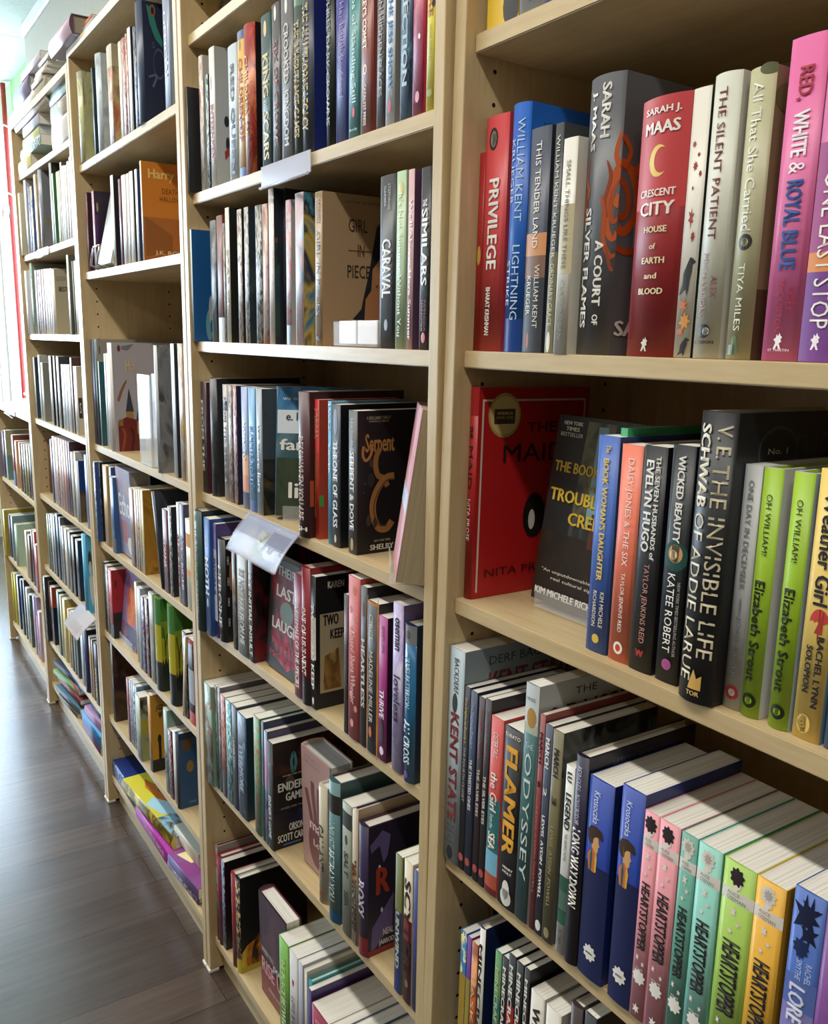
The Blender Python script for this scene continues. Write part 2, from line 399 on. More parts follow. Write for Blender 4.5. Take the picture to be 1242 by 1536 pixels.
def plaster(name, h):
    m, nt, b = base_mat(name, 0.85, 0.2)
    n = noise(nt, coords(nt, (1, 1, 1)), 40, 4)
    c = lin(h); r = ramp(nt, n.outputs['Fac'], [(0.3, tuple(x * 0.95 for x in c[:3]) + (1,)), (0.7, c)])
    nt.links.new(r.outputs[0], b.inputs['Base Color']); return m
def ceiling_tiles():
    m, nt, b = base_mat('ceiling_tiles', 0.9, 0.1)
    mp = coords(nt, (1, 1, 1), loc=(0.19, 0.2, 0))
    br = node(nt, 'ShaderNodeTexBrick'); br.offset = 0.0
    br.inputs['Scale'].default_value = 1.0; br.inputs['Brick Width'].default_value = 0.61; br.inputs['Row Height'].default_value = 0.61
    br.inputs['Mortar Size'].default_value = 0.004; br.inputs['Color1'].default_value = lin('#bfcabf'); br.inputs['Color2'].default_value = lin('#bfcabf'); br.inputs['Mortar'].default_value = lin('#8d948b')
    nt.links.new(mp.outputs[0], br.inputs['Vector'])
    n = noise(nt, coords(nt, (1, 1, 1)), 90, 5, 0.7)
    r = ramp(nt, n.outputs['Fac'], [(0.35, (0.84, 0.86, 0.84, 1)), (0.6, (1, 1, 1, 1))])
    mx = node(nt, 'ShaderNodeMixRGB', blend_type='MULTIPLY'); mx.inputs[0].default_value = 1
    nt.links.new(br.outputs['Color'], mx.inputs[1]); nt.links.new(r.outputs[0], mx.inputs[2]); nt.links.new(mx.outputs[0], b.inputs['Base Color'])
    return m
X0, X1, Y0, YW, YG = -5.4, 2.6, -3.3, 0.295, 0.40
BEIGE = plaster('beige_wall', '#b8b3a5'); GREEN = plaster('pale_green_wall', '#9cc98a'); OFFW = plaster('off_white_wall', '#d9d4c8')
WHITE = plain('#e8e8e4', 0.5)
bm = bmesh.new(); box(bm, X0 - 0.1, X1 + 0.1, Y0 - 0.1, YG + 0.1, -0.06, 0.0); structure('floor', bm, [plank_floor()])
bm = bmesh.new(); box(bm, X0 - 0.1, X1 + 0.1, Y0 - 0.1, YG + 0.1, CEIL, CEIL + 0.06); structure('ceiling', bm, [ceiling_tiles()])
bm = bmesh.new(); box(bm, -3.66, X1, YW, YG + 0.1, 0, CEIL); structure('wall_back', bm, [BEIGE])
bm = bmesh.new(); box(bm, -3.66, X1, YW - 0.012, YW, CEIL - 0.055, CEIL, bev=0.004); structure('trim_1', bm, [WHITE])
# painted wall with the shop window behind the low bookcase
WZ0, WZ1 = 0.80, 2.50
bm = bmesh.new()
box(bm, X0, -3.66, YG, YG + 0.1, 0, WZ0); box(bm, X0, -3.66, YG, YG + 0.1, WZ1, CEIL)
structure('wall_side', bm, [GREEN])
GLASS = clear_plastic('#f2f8fa', 0.02, 0.06)
def window(name, frame_boxes, pane_box):
    bm = bmesh.new()
    for q in frame_boxes: box(bm, *q, bev=0.004)
    f = structure(name, bm, [WHITE])
    bm = bmesh.new(); box(bm, *pane_box); mesh_obj('pane', bm, [GLASS], f)
window('window_1', [(X0, -3.66, YG + 0.01, YG + 0.07, WZ0, WZ0 + 0.05), (X0, -3.66, YG + 0.01, YG + 0.07, WZ1 - 0.05, WZ1),
                    (X0, X0 + 0.04, YG + 0.01, YG + 0.07, WZ0, WZ1), (-3.71, -3.66, YG + 0.01, YG + 0.07, WZ0, WZ1)], (X0, -3.66, YG + 0.035, YG + 0.041, WZ0, WZ1))
# end wall with the big shop front window
LZ0, LZ1, LY0, LY1 = 0.55, 2.50, -3.0, 0.36
bm = bmesh.new()
box(bm, X0 - 0.1, X0, Y0, YG + 0.1, 0, LZ0); box(bm, X0 - 0.1, X0, Y0, YG + 0.1, LZ1, CEIL)
box(bm, X0 - 0.1, X0, Y0, LY0, LZ0, LZ1); box(bm, X0 - 0.1, X0, LY1, YG + 0.1, LZ0, LZ1)
structure('wall_left', bm, [OFFW])
window('window_2', [(X0 - 0.07, X0 - 0.01, LY0, LY1, LZ0, LZ0 + 0.05), (X0 - 0.07, X0 - 0.01, LY0, LY1, LZ1 - 0.05, LZ1),
                    (X0 - 0.07, X0 - 0.01, LY0, LY0 + 0.05, LZ0, LZ1), (X0 - 0.07, X0 - 0.01, LY1 - 0.05, LY1, LZ0, LZ1),
                    (X0 - 0.07, X0 - 0.01, -1.43, -1.37, LZ0, LZ1)], (X0 - 0.043, X0 - 0.037, LY0, LY1, LZ0, LZ1))
bm = bmesh.new(); box(bm, X0 - 0.1, X1 + 0.1, Y0 - 0.1, Y0, 0, CEIL); structure('wall_front', bm, [plaster('tan_wall', '#8f8372')])
bm = bmesh.new(); box(bm, X1, X1 + 0.1, Y0, YG + 0.1, 0, CEIL); structure('wall_right', bm, [plaster('tan_wall', '#8f8372')])

# ------------------------------------------------------------------ bookcases
W, TP, DEP, REC = 0.813, 0.0187, 0.288, 0.012
GAP = 0.0020
def bookcase(k, top, shelves, label, tilt=0.0, name='bookcase'):
    a, b = k * W + GAP, (k + 1) * W - GAP
    e = empty(name, (a, 0, 0)); w = b - a
    for x in (0, w - TP):
        bm = bmesh.new(); box(bm, x, x + TP, 0, DEP, 0.008, top, bev=0.0012)
        inner = x + TP + 0.0002 if x == 0 else x - 0.0002
        for yy in (0.039, 0.2285):
            z = 0.16
            while z < top - 0.1:
                vs = [bm.verts.new((inner, yy + 0.0024 * math.cos(2 * math.pi * i / 8), z + 0.0024 * math.sin(2 * math.pi * i / 8))) for i in range(8)]
                if x == 0: pass
                else: vs.reverse()
                f = bm.faces.new(vs); f.material_index = 1
                z += 0.032
        mesh_obj('side_panel', bm, [WOOD_V, HOLE], e)
        bm = bmesh.new(); box(bm, x - 0.001, x + TP + 0.001, -0.003, 0.02, 0.0, 0.008, bev=0.002); mesh_obj('foot', bm, [plain('#d8d3c4', 0.6)], e)
    bm = bmesh.new(); box(bm, TP, w - TP, DEP - 0.011, DEP - 0.005, 0.06, top - 0.002); mesh_obj('back_panel', bm, [WOOD_V], e)
    bm = bmesh.new(); box(bm, TP, w - TP, 0.0, DEP - 0.011, top - TP, top, bev=0.0012); mesh_obj('top_panel', bm, [WOOD_H], e)
    bm = bmesh.new(); box(bm, TP, w - TP, 0.030, 0.045, 0.0, 0.0665); mesh_obj('plinth', bm, [WOOD_H], e)
    for zl, zr in shelves:
        bm = bmesh.new(); x0, x1 = TP + 0.0006, w - TP - 0.0006
        vs = box(bm, x0, x1, REC, DEP - 0.0115, 0, 0, bev=0)
        for v in vs:
            z = zl + (zr - zl) * (v.co.x - x0) / (x1 - x0)
            v.co.z = z
        for i, v in enumerate(vs):
            if i % 2 == 0: v.co.z -= 0.0183
        bmesh.ops.bevel(bm, geom=list(bm.edges), offset=0.0012, segments=2, affect='EDGES')
        mesh_obj('shelf', bm, [WOOD_H], e)
    tag(e, label, 'bookcase', 'row of maple bookcases')
    if tilt: e.location = (a, -0.009, 0); e.rotation_euler = (-tilt, 0, 0)
    return e
def sh(p, n0, n1): return [SHELF['%s%d' % (p, i)] for i in range(n0, n1 + 1)]
bookcase(0, TOP, sh('A', 0, 4) + [(0.085, 0.085)], 'nearest tall maple bookcase, mostly cut off, holding pastel paperbacks', 0.0112)
bookcase(-1, TOP, sh('B', 0, 6), 'second tall maple bookcase, full height aisle side, with card flap on its third lit shelf')
bookcase(-2, TOP, sh('C', 1, 7), 'third tall maple bookcase with one empty shelf space in the middle')
bookcase(-3, 1.9805, sh('D', 1, 8), 'fourth tall maple bookcase, farthest tall one, books piled on its top')
bookcase(-4, SHELF['E0'][0], sh('E', 1, 3), 'low maple bookcase at the far end below the bright window')

# ------------------------------------------------------------------ the books, shelf by shelf (metres)
prepare_text([('"An unputdownable work', False),('&', False),('1', False),('2', True),('3', True),('A BRILLIANT DEBUT', False),('A COURT OF', True),('A COURT', True),('A NEW YORK TIMES BESTSELLER', False),('A', True),('ALEX', False),('ALEX RIDER', True),('ALI CROSS', True),('ALICE', False),('AMERICA', True),('AXEL', True),('All That She Carried', False),('B', False),('B', True),('BACKDERF', False),('BAND', True),('BASED FOR THE', False),('BE NOT FAR FROM ME', True),('BE', True),('BEST', True),('BESTSELLER', False),('BHARAT KRISHNAN', True),('BLOOD', True),('BLUE', True),('BOOK CLUB', False),("BOOK WOMAN'S DAUGHTER", True),('Brody', False),('CARAVAL', True),('CASEY', False),('CATALYST PRESS', True),('CELADON', True),('CHASE', False),('CHILDREN OF', True),('CIRCE', False),('CITY', True),('CLAIRE KEEGAN', False),('CREEK', True),('CRESCENT', True),('CROOKED', True),('CURATO', True),('Chaos of Standing Still', False),('DAISY JONES & THE SIX', False),('DEAD', False),('DEARY WHEN YOU ARE', True),('DEATHLY', False),('DERF BACKDERF', False),('DIANA', True),('DOWN', True),('EARTH', True),("ENDER'S GAME", True),('ENDER', True),('EVELYN HUGO', True),('EVERMORE', True),('Echo', True),('Elizabeth Strout', True),('F', True),('FLAMER', True),('FOUGERE', True),('FOUR', False),('FROM THE DESK OF', True),('FROM THE', True),("Five Nights at Freddy's", False),("Five Nights at Freddy's", True),('GALLANT', True),('GAME', True),('GARBER', False),('GIRL', False),('GIRL IN PIECES', False),('GLASGOW', False),('H', True),("HALLEY'S COMET", True),('HALLOWS', False),('HANOVER', False),('HEARTLESS', True),('HEARTSTOPPER', True),('HENRY', True),('HEROINE', True),('HEXED', True),('HEY, KIDDO', True),('HINDS', False),('HOLT', True),('HOME-COMING', False),('HOUSE', True),('HOW TO', True),('Harry', True),('Her British Boyfriend', False),('I Kissed Shara Wheeler', False),('I MUST BETRAY YOU', False),('I WAS', True),('IN', False),('INTERNMENT', True),('ISH', True),("It's Not Summer Without You", False),('J. MAAS', True),('J.K. ROWLING', True),('JAMES PATTERSON', True),('JANDY', False),('JARROD', True),('JASON REYNOLDS', False),('JAZZ', True),('JOSIE SILVER', False),('KAREN', True),('KATEE ROBERT', False),('KATHLEEN', False),('KATHLEEN GLASGOW', True),('KEEP', True),('KENNETH OPPEL', False),('KENT STATE', True),('KIM MICHELE', False),('KIM MICHELE RICHARDSON', True),('KING', True),('KINGDOM', True),('KRUEGER', False),('Krosoczka', False),('LAST', True),('LAUGH', True),('LEGEND', True),('LEWIS  AYDIN  POWELL', False),('LEWIS  AYDIN  POWELL', True),('LEWIS AYDIN POWELL', False),('LIGHT IN HIDDEN PLACES', True),('LIGHTNING', False),('LONG WAY DOWN', True),('LORE OLYMPUS', True),('LOUISA', False),('LOVE & GELATO', False),('LU', True),('Lopez', True),('MAAS', True),('MADELINE MILLER', False),('MAID', False),('MARCH', True),('MICHAELIDES', False),('MINDY', True),('MINECRAFT', True),('MOTH', True),('McGINNIS', True),('McQUISTON', False),('N', True),('NEAL', True),('NELSON', False),('NEVER', True),('NEW YORK TIMES', False),('NEW YORK TIMES BESTSELLER', False),('NEW YORK TIMES BESTSELLING AUTHOR', False),('NEW YORK', True),('NITA PROSE', False),('NOT THE JESS SHOW', True),('NOVGORODOFF', False),('No. 1', False),('ODYSSEY', False),('OF', False),('OF ADDIE LARUE', False),('OF', True),('OFFICIAL', True),('OH WILLIAM!', False),('OHIO', False),('ONE DAY IN DECEMBER', False),('ONE LAST STOP', False),('ONE OF US IS NEXT', True),('ORDINARY GRACE', False),('ORSON', True),('OSEMAN', False),('OSTERTAG', False),('PIECES', False),('POWER', True),('PRIVILEGE', True),('PUTNAM', False),('R', True),('RACHEL', False),('RACHEL LYNN', True),('REBECCA', False),('RED QUEEN', True),('RED,', True),('RENEE WATSON', True),('REYNOLDS', False),('RICHARDSON', False),('RISE UP', True),('RIVALS', True),('ROXY', True),('ROYAL', True),('S', False),('S', True),('SALT', True),('SALTED', True),('SARAH J. MAAS', False),('SARAH J.', True),('SARAH', True),('SCARS', True),('SCHWAB', True),('SCOTT CARD', True),('SCYTHE', True),('SEA', True),('SELECTION', True),('SERPENT & DOVE', True),('SHELBY MAHURIN', False),('SHELBY', True),('SILVER FLAMES', True),('SIMILARS', True),('SIX OF CROWS', True),('SMALL THINGS LIKE THESE', False),('SMYTHE', False),('SOLOMON', True),('ST. MARTIN', False),('STALKING JACK THE RIPPER', True),('STAR OF', True),('STEPHANIE', False),('STRIKE', False),('SUMMER ROAD', True),('SURVIVE', True),('Serpent', True),('T', True),('TASK', False),('TAYLOR JENKINS REID', False),('THE', False),('THE BOOK WOMAN', True),('THE FEMALE OF THE SPECIES', True),('THE FOURTH CLOSET', False),('THE GRAPHIC NOVEL', False),('THE HAWTHORNE LEGACY', True),('THE INHERITANCE GAMES', True),('THE INITIAL INSULT', True),('THE INVISIBLE LIFE', False),('THE NEW YORK TIMES', False),('THE NIGHTMARE', True),('THE PLACE BETWEEN', True),('THE SEVEN HUSBANDS of', True),('THE SILENT PATIENT', False),('THE SILVER EYES', True),('THE TWELVE SINGLES', True),('THE TWISTED ONES', True),('THE', True),('THEIR', True),('THIS TENDER LAND', False),('THORNS AND ROSES', True),('THREE DARK CROWNS', True),('THRIVE', True),('THRONE OF GLASS', True),('TIMES', True),('TIYA MILES', False),('TOR', True),('TROUBLESOME', True),('TWO CAN KEEP', True),('TWO', True),('The', True),('UNDER CITY', True),('UNWIND', True),('V. E.', True),('VOLUME', False),('W', True),('WHEN YOU', True),('WHITE', True),('WICKED BEAUTY', True),('WILLIAM KENT', False),('WILLIAM KENT KRUEGER', False),('WRITE', True),("We'll Always Have Summer", True),('Weather Girl', True),('a', True),('and', True),('e.', False),('e. lockhart', True),('family', True),('from the', False),('graphix', True),('liars', True),('loveless', True),('malo', True),('of', True),('oseman', True),('real cultural significance', False),('the Girl', True),('we were liars', False),('we were liars', True)])
book('p',0.0317,0.0273,1.6306,0.0488,0.215,0.15,(-.0112,.0,.0),'#d3a02c',dict(bands=[(.8,1,'#e0b92e')],em=[(.93,.8,.012,.02,'#33302e')],tx=[('A*',.8,.84,'#3a2a18',.3,.3)]),'golden yellow paperback with black and yellow cone drawing, first book, first shelf of nearest bookcase','books on the first shelf of nearest bookcase')
book('p',0.0823,0.0273,1.6306,0.0339,0.21,0.134,(-.0112,.0,.0),'#bcc3c9',dict(em=[(.93,.5,.004,.006,'#2a2a2c')]),'pale grey blue paperback with small black mark, second from left, first shelf of nearest bookcase','books on the first shelf of nearest bookcase')
book('p',0.1177,0.0273,1.6306,0.0366,0.21,0.134,(-.0112,.0,.0),'#6a6a9a',dict(),'dull blue paperback, third from left, first shelf of nearest bookcase','books on the first shelf of nearest bookcase')
book('h',0.1563,0.0273,1.6306,0.0368,0.22,0.152,(-.0112,.0,.0),'#8a3a34',dict(),'red hardcover, fourth from left, first shelf of nearest bookcase','books on the first shelf of nearest bookcase')
book('p',0.1954,0.0273,1.6306,0.0272,0.21,0.134,(-.0112,.0,.0),'#c9b998',dict(),'cream paperback, fifth from left, first shelf of nearest bookcase','books on the first shelf of nearest bookcase')
book('p',0.0213,0.0297,1.3159,0.009,0.2023,0.134,(-.0112,.0,.0),'#a3211f',dict(em=[(.51,.5,.003,.01,'#c9a04a')]),'thin dark red paperback, first from left, second shelf of nearest bookcase','books on the second shelf of nearest bookcase')
book('p',0.0307,0.0297,1.3159,0.0371,0.2344,0.134,(-.0112,.0,.0),'#c23f42',dict(tx=[('PRIVILEGE*',.26,.645,'#eeeae0',.5,.42),('BHARAT KRISHNAN*',.72,.93,'#eeeae0',.42,.2)],em=[(.095,.38,.0075,.011,'#26201f'),(.095,.38,.005,.008,'#8c8478')]),'salmon red paperback with bold white capitals, second from left, second shelf of nearest bookcase','books on the second shelf of nearest bookcase')
book('h',0.0735,0.0297,1.3159,0.0274,0.2377,0.16,(-.0112,.0,.0),'#1b5cb4',dict(tx=[('WILLIAM KENT',.06,.47,'#b9d2ea',.68,.3),('KRUEGER',.14,.4,'#b9d2ea',.3,.26),('LIGHTNING',.56,.87,'#b9d2ea',.68,.3),('STRIKE',.62,.81,'#b9d2ea',.3,.26)],fr=[('t','NEW YORK TIMES BESTSELLER',.1,.8,.08,.02,'#12335f'),('r',0,1,.6,1,'#123d78')],bands=[(.86,1,'#0f3c86')]),'bright blue hardcover with pale serif lettering, third from left, second shelf of nearest bookcase','books on the second shelf of nearest bookcase')
book('p',0.1019,0.0297,1.3159,0.0293,0.2111,0.134,(-.0112,.0,.0),'#4b4f5c',dict(bands=[(.46,.56,'#c98a58'),(.56,.66,'#7d5a48'),(.66,1,'#2c2d33')],tx=[('THIS TENDER LAND',.06,.53,'#eeeae0',.5,.26),('WILLIAM KENT',.6,.89,'#ddd8cc',.68,.22),('KRUEGER',.65,.83,'#ddd8cc',.3,.22)],em=[(.945,.35,.0018,.008,'#b5533a')],fc='#33363d'),'slate paperback with orange sunset band, fourth from left, second shelf of nearest bookcase','books on the second shelf of nearest bookcase')
book('p',0.1367,0.0297,1.3159,0.0112,0.2102,0.134,(-.0112,.0,.0),'#45474a',dict(tx=[('WILLIAM KENT KRUEGER',.05,.58,'#d8d3c2',.5,.42),('ORDINARY GRACE',.6,.88,'#cfc59b',.5,.5)],bands=[(.55,1,'#6f6a4b')],em=[(.95,.45,.0025,.01,'#e0dac8')]),'charcoal and olive paperback, fifth from left, second shelf of nearest bookcase','books on the second shelf of nearest bookcase')
book('p',0.1621,0.0177,1.3159,0.0184,0.191,0.125,(-.0112,.0,.0),'#d9d6c9',dict(tx=[('SMALL THINGS LIKE THESE',.1,.6,'#6b665a',.5,.3),('CLAIRE KEEGAN',.65,.93,'#8a8577',.5,.25)],bands=[(.3,.62,'#b9ab86')]),'thin white paperback beside grey flame book, sixth from left, second shelf of nearest bookcase','books on the second shelf of nearest bookcase')
book('h',0.1808,0.0297,1.3159,0.0419,0.238,0.165,(-.0112,.0,.0),'#5a5c5f',dict(tx=[('SARAH*',.03,.22,'#e6e2d8',.62,.22),('J. MAAS*',.05,.26,'#e6e2d8',.26,.2),('A COURT*',.58,.82,'#e6e2d8',.66,.2),('OF*',.85,.89,'#e6e2d8',.66,.14),('SILVER FLAMES*',.46,.9,'#e6e2d8',.28,.2)],ec=[([(1.0,.3),(.86,.36),(.76,.44),(.8,.54),(.93,.58),(1.0,.55)],.005,'#b9521f'),([(1.0,.36),(.88,.41),(.85,.48),(.92,.52),(1.0,.5)],.004,'#a4471b'),([(.98,.2),(.9,.28),(.98,.34),(.86,.4)],.004,'#b9521f'),([(.72,.3),(.82,.36),(.72,.44),(.8,.5)],.0035,'#8c3c18'),([(.62,.42),(.72,.48),(.74,.58),(.9,.64),(1.0,.63)],.0045,'#a4471b'),([(.2,.28),(.1,.35),(.22,.4),(.08,.47),(.2,.52)],.0035,'#b9521f'),([(.05,.38),(.16,.44),(.04,.5)],.003,'#8c3c18'),([(.8,.6),(.92,.68),(1.0,.69)],.003,'#8c3c18'),([(1.0,.42),(.95,.45),(1.0,.47)],.004,'#c05a24')],fr=[('c',[(0,.31),(.08,.34),(.13,.42),(.12,.5),(.05,.55),(0,.54)],.008,'#b9521f'),('c',[(0,.37),(.05,.4),(.07,.46),(.04,.5),(0,.49)],.006,'#a4471b'),('c',[(0,.61),(.1,.62),(.2,.57),(.24,.48)],.006,'#a4471b'),('c',[(.1,.34),(.2,.28),(.18,.2),(.28,.13)],.009,'#b9521f'),('c',[(.14,.4),(.3,.32),(.3,.2),(.44,.09),(.5,.05)],.011,'#a33c1c'),('c',[(.2,.46),(.34,.44),(.42,.36),(.38,.28)],.007,'#8c3c18'),('c',[(.0,.22),(.06,.27),(.02,.33)],.005,'#b9521f'),('t','A*',.13,.3,.13,.09,'#d9d6cf'),('t','F*',.12,.26,.56,.09,'#8e8c88'),('t','SARAH*',.02,.5,.9,.055,'#d9d6cf')]),'thick grey hardcover with orange flame emblem, seventh from left, second shelf of nearest bookcase','books on the second shelf of nearest bookcase')
book('h',0.244,0.0297,1.3159,0.0513,0.207,0.15,(-.0112,.0,.0),'#9a2a2d',dict(bands=[(0,.42,'#bd3a3c')],th=[('SARAH J.*',.055,.032,.14,.86,'#eeeae0'),('MAAS*',.115,.045,.16,.86,'#eeeae0'),('CRESCENT*',.36,.028,.14,.86,'#f1e3d8'),('CITY*',.42,.05,.16,.86,'#f1e3d8'),('HOUSE*',.5,.024,.3,.76,'#e7d9b0'),('of*',.565,.022,.45,.58,'#e7d9b0'),('EARTH*',.62,.024,.3,.76,'#e7d9b0'),('and*',.68,.022,.38,.64,'#e7d9b0'),('BLOOD*',.74,.024,.27,.77,'#e7d9b0')],ep=[(.24,.5,.0098,.0125,'moon','#e7c66a'),(.95,.48,.0045,.006,'horse','#d8cfc2')]),'dark red hardcover with gold crescent moon, eighth from left, second shelf of nearest bookcase','books on the second shelf of nearest bookcase')
book('p',0.2957,0.0297,1.3159,0.0173,0.207,0.15,(-.0112,.0,.0),'#d9d4c6',dict(ep=[(.2,.3,.0022,.003,'splat','#9c2a26'),(.24,.6,.0015,.002,'splat','#9c2a26'),(.28,.45,.0025,.004,'splat','#9c2a26'),(.31,.75,.0015,.003,'splat','#9c2a26'),(.36,.4,.0012,.002,'splat','#9c2a26'),(.47,.45,.0035,.009,'spray','#9c2a26'),(.54,.62,.002,.005,'splat','#8a2420'),(.69,.5,.0075,.016,'bird','#22201f'),(.8,.42,.006,.007,'spray','#c2652e'),(.86,.55,.006,.008,'splat','#c98a3a'),(.9,.35,.004,.005,'leaf','#c2652e'),(.96,.6,.006,.008,'bird','#22201f')],fc='#1f1e1e'),'white paperback with red splatter and dark birds, ninth from left, second shelf of nearest bookcase','books on the second shelf of nearest bookcase')
book('h',0.3155,0.0297,1.3159,0.0249,0.212,0.15,(-.0112,.0,.0),'#cdcebf',dict(tx=[('THE SILENT PATIENT',.05,.575,'#7a2b2b',.5,.3),('ALEX',.7,.78,'#8e5a56',.72,.2),('MICHAELIDES',.62,.85,'#8e5a56',.36,.2)],em=[(.9,.5,.0055,.0055,'#26211f'),(.9,.58,.003,.003,'#cdcebf')],th=[('CELADON*',.94,.012,.12,.86,'#4a3a36')],fc='#dcdad0'),'ivory hardcover with thin dark red title, tenth from left, second shelf of nearest bookcase','books on the second shelf of nearest bookcase')
book('h',0.3468,0.0297,1.3159,0.0226,0.209,0.15,(-.0112,.0,.0),'#b3b08c',dict(tx=[('All That She Carried',.05,.55,'#efeee2',.5,.36),('TIYA MILES',.66,.9,'#e5e3d2',.5,.24)],em=[(.585,.5,.006,.006,'#2f2a22'),(.585,.5,.003,.003,'#b3b08c'),(.965,.3,.008,.004,'#5c6a3c'),(.95,.45,.003,.008,'#5c6a3c'),(.01,.8,.007,.004,'#5f6440')],fc='#8a7c58',fr=[('r',0,1,.75,1,'#57452f'),('e',.1,.1,.1,.05,'#6a6a3c')]),'sage green hardcover with white script title, eleventh from left, second shelf of nearest bookcase','books on the second shelf of nearest bookcase')
book('p',0.3792,0.0297,1.3159,0.0292,0.222,0.14,(-.0112,.0,.0),'#d76b9c',dict(tx=[('RED,*',.09,.19,'#a82238',.5,.42),('WHITE*',.22,.36,'#f7eef0',.5,.4),('&',.375,.415,'#f7eef0',.5,.42),('ROYAL*',.43,.57,'#1c4a90',.5,.44),('BLUE*',.585,.71,'#1c4a90',.5,.42),('CASEY',.76,.84,'#a82238',.7,.2),('McQUISTON',.74,.91,'#a82238',.4,.2)],ep=[(.935,.45,.0045,.006,'horse','#f7eef0')],th=[('ST. MARTIN',.965,.008,.2,.8,'#f7eef0')]),'hot pink paperback with red and blue title, twelfth from left, second shelf of nearest bookcase','books on the second shelf of nearest bookcase')
book('p',0.4094,0.0297,1.3159,0.028,0.222,0.134,(-.0112,.0,.0),'#c6709c',dict(bands=[(.33,.66,'#a34a84'),(.66,.72,'#dd8a4e'),(.72,1,'#77418c')],tx=[('ONE LAST STOP',.42,.9,'#eeeae0',.5,.5)],ep=[(.935,.45,.0045,.006,'horse','#f7eef0')]),'pink and purple paperback with orange stripe, thirteenth from left, second shelf of nearest bookcase','books on the second shelf of nearest bookcase')
book('p',0.4379,0.0297,1.3159,0.0237,0.21,0.134,(-.0112,.0,.0),'#3d5c8a',dict(),'blue paperback, fourteenth from left, second shelf of nearest bookcase','books on the second shelf of nearest bookcase')
book('h',0.0213,0.0266,1.0391,0.0148,0.238,0.165,(-.0112,.0,.0),'#b01a1c',dict(sp='#a3191b',em=[],bands=[(.0,.13,'#a3191b')],tx=[('THE*',.175,.235,'#2a1513',.5,.32),('MAID',.27,.48,'#2a1513',.5,.45),('NITA PROSE',.52,.72,'#e2cfc6',.5,.36)],fr=[('r',.03,.045,.06,.97,'#d8c8bb'),('r',.03,.95,.055,.065,'#d8c8bb'),('r',.945,.96,.06,.97,'#d8c8bb'),('e',.22,.13,.14,.105,'#b39a56'),('e',.22,.13,.125,.09,'#d0b978'),('r',.13,.31,.1,.17,'#4b3d22'),('t','AMERICA*',.15,.29,.12,.012,'#d0b978'),('t','BOOK CLUB',.15,.29,.14,.012,'#d0b978'),('t','THE',.42,.7,.19,.05,'#231513'),('t','MAID',.22,.8,.31,.085,'#231513'),('e',.52,.62,.1,.11,'#1c1716'),('e',.5,.64,.03,.05,'#d8d0c6'),('t','NITA PROSE',.1,.8,.88,.04,'#3a1513')]),'red hardcover with round gold award seal, first from left, third shelf of nearest bookcase','books on the third shelf of nearest bookcase')
book('p',0.0803,0.1004,1.0436,0.024,0.205,0.137,(-.0112,-.1396,-1.5708),'#1d1f22',dict(fr=[('p',[(.33,.02),(.62,.02),(.66,.62),(.5,.74),(.3,.62)],['#29505c','#6e6a4c','#232c33']),('p',[(.45,.04),(.55,.04),(.58,.5),(.46,.55)],'#7fa5a6'),('r',0,1,.62,1,['#3d2d1f','#1d1712','#2a2018']),('r',.52,.6,.48,.66,'#5a3322'),('r',.64,.73,.5,.66,'#5a3322'),('t','NEW YORK*',.07,.28,.04,.02,'#e3ded0'),('t','TIMES*',.1,.25,.07,.02,'#e3ded0'),('t','BESTSELLER',.05,.3,.1,.02,'#e3ded0'),('t','THE BOOK WOMAN*',.04,.96,.27,.055,'#d9b63c'),('t','of*',.45,.55,.35,.05,'#a79a4a'),('t','TROUBLESOME*',.04,.97,.42,.065,'#d9b63c'),('t','CREEK*',.28,.72,.53,.065,'#d9b63c'),('t','"An unputdownable work',.08,.8,.83,.022,'#e9e4d8'),('t','real cultural significance',.2,.9,.865,.022,'#e9e4d8'),('t','KIM MICHELE RICHARDSON*',.04,.98,.945,.036,'#efeae0')]),'dark paperback facing out with yellow title behind blue spine, third shelf of nearest bookcase','books on the third shelf of nearest bookcase')
book('p',0.2183,0.0266,1.0391,0.026,0.205,0.134,(-.0112,.0,.0),'#3f63b0',dict(tx=[('The*',.04,.075,'#e4c65a',.55,.2),("BOOK WOMAN'S DAUGHTER*",.1,.66,'#e4c65a',.5,.26),('KIM MICHELE',.71,.88,'#e8e0c0',.7,.18),('RICHARDSON',.71,.88,'#e8e0c0',.36,.18)],em=[(.935,.5,.0045,.0045,'#d9b84a')],fc='#2b4270'),'cornflower blue paperback with yellow title, third from left, third shelf of nearest bookcase','books on the third shelf of nearest bookcase')
book('p',0.2319,0.0396,1.0391,0.0084,0.212,0.134,(-.0112,.0,.0),'#3fa06c',dict(pg='#cbbd9b'),'green paperback set back behind coral spine, fourth from left, third shelf of nearest bookcase','books on the third shelf of nearest bookcase')
book('p',0.2476,0.0266,1.0391,0.0246,0.2,0.134,(-.0112,.0,.0),'#e07458',dict(tx=[('DAISY JONES & THE SIX',.06,.55,'#f6e8dc',.5,.34),('TAYLOR JENKINS REID',.58,.86,'#f6e8dc',.5,.24)],em=[(.935,.5,.0055,.006,'#f3e6da'),(.935,.5,.003,.0035,'#c2462e')],fc='#d9c7a8',fr=[('e',.1,.35,.1,.2,'#4a2c20'),('e',.1,.7,.08,.12,'#4a2c20')]),'coral paperback with thin white title, fifth from left, third shelf of nearest bookcase','books on the third shelf of nearest bookcase')
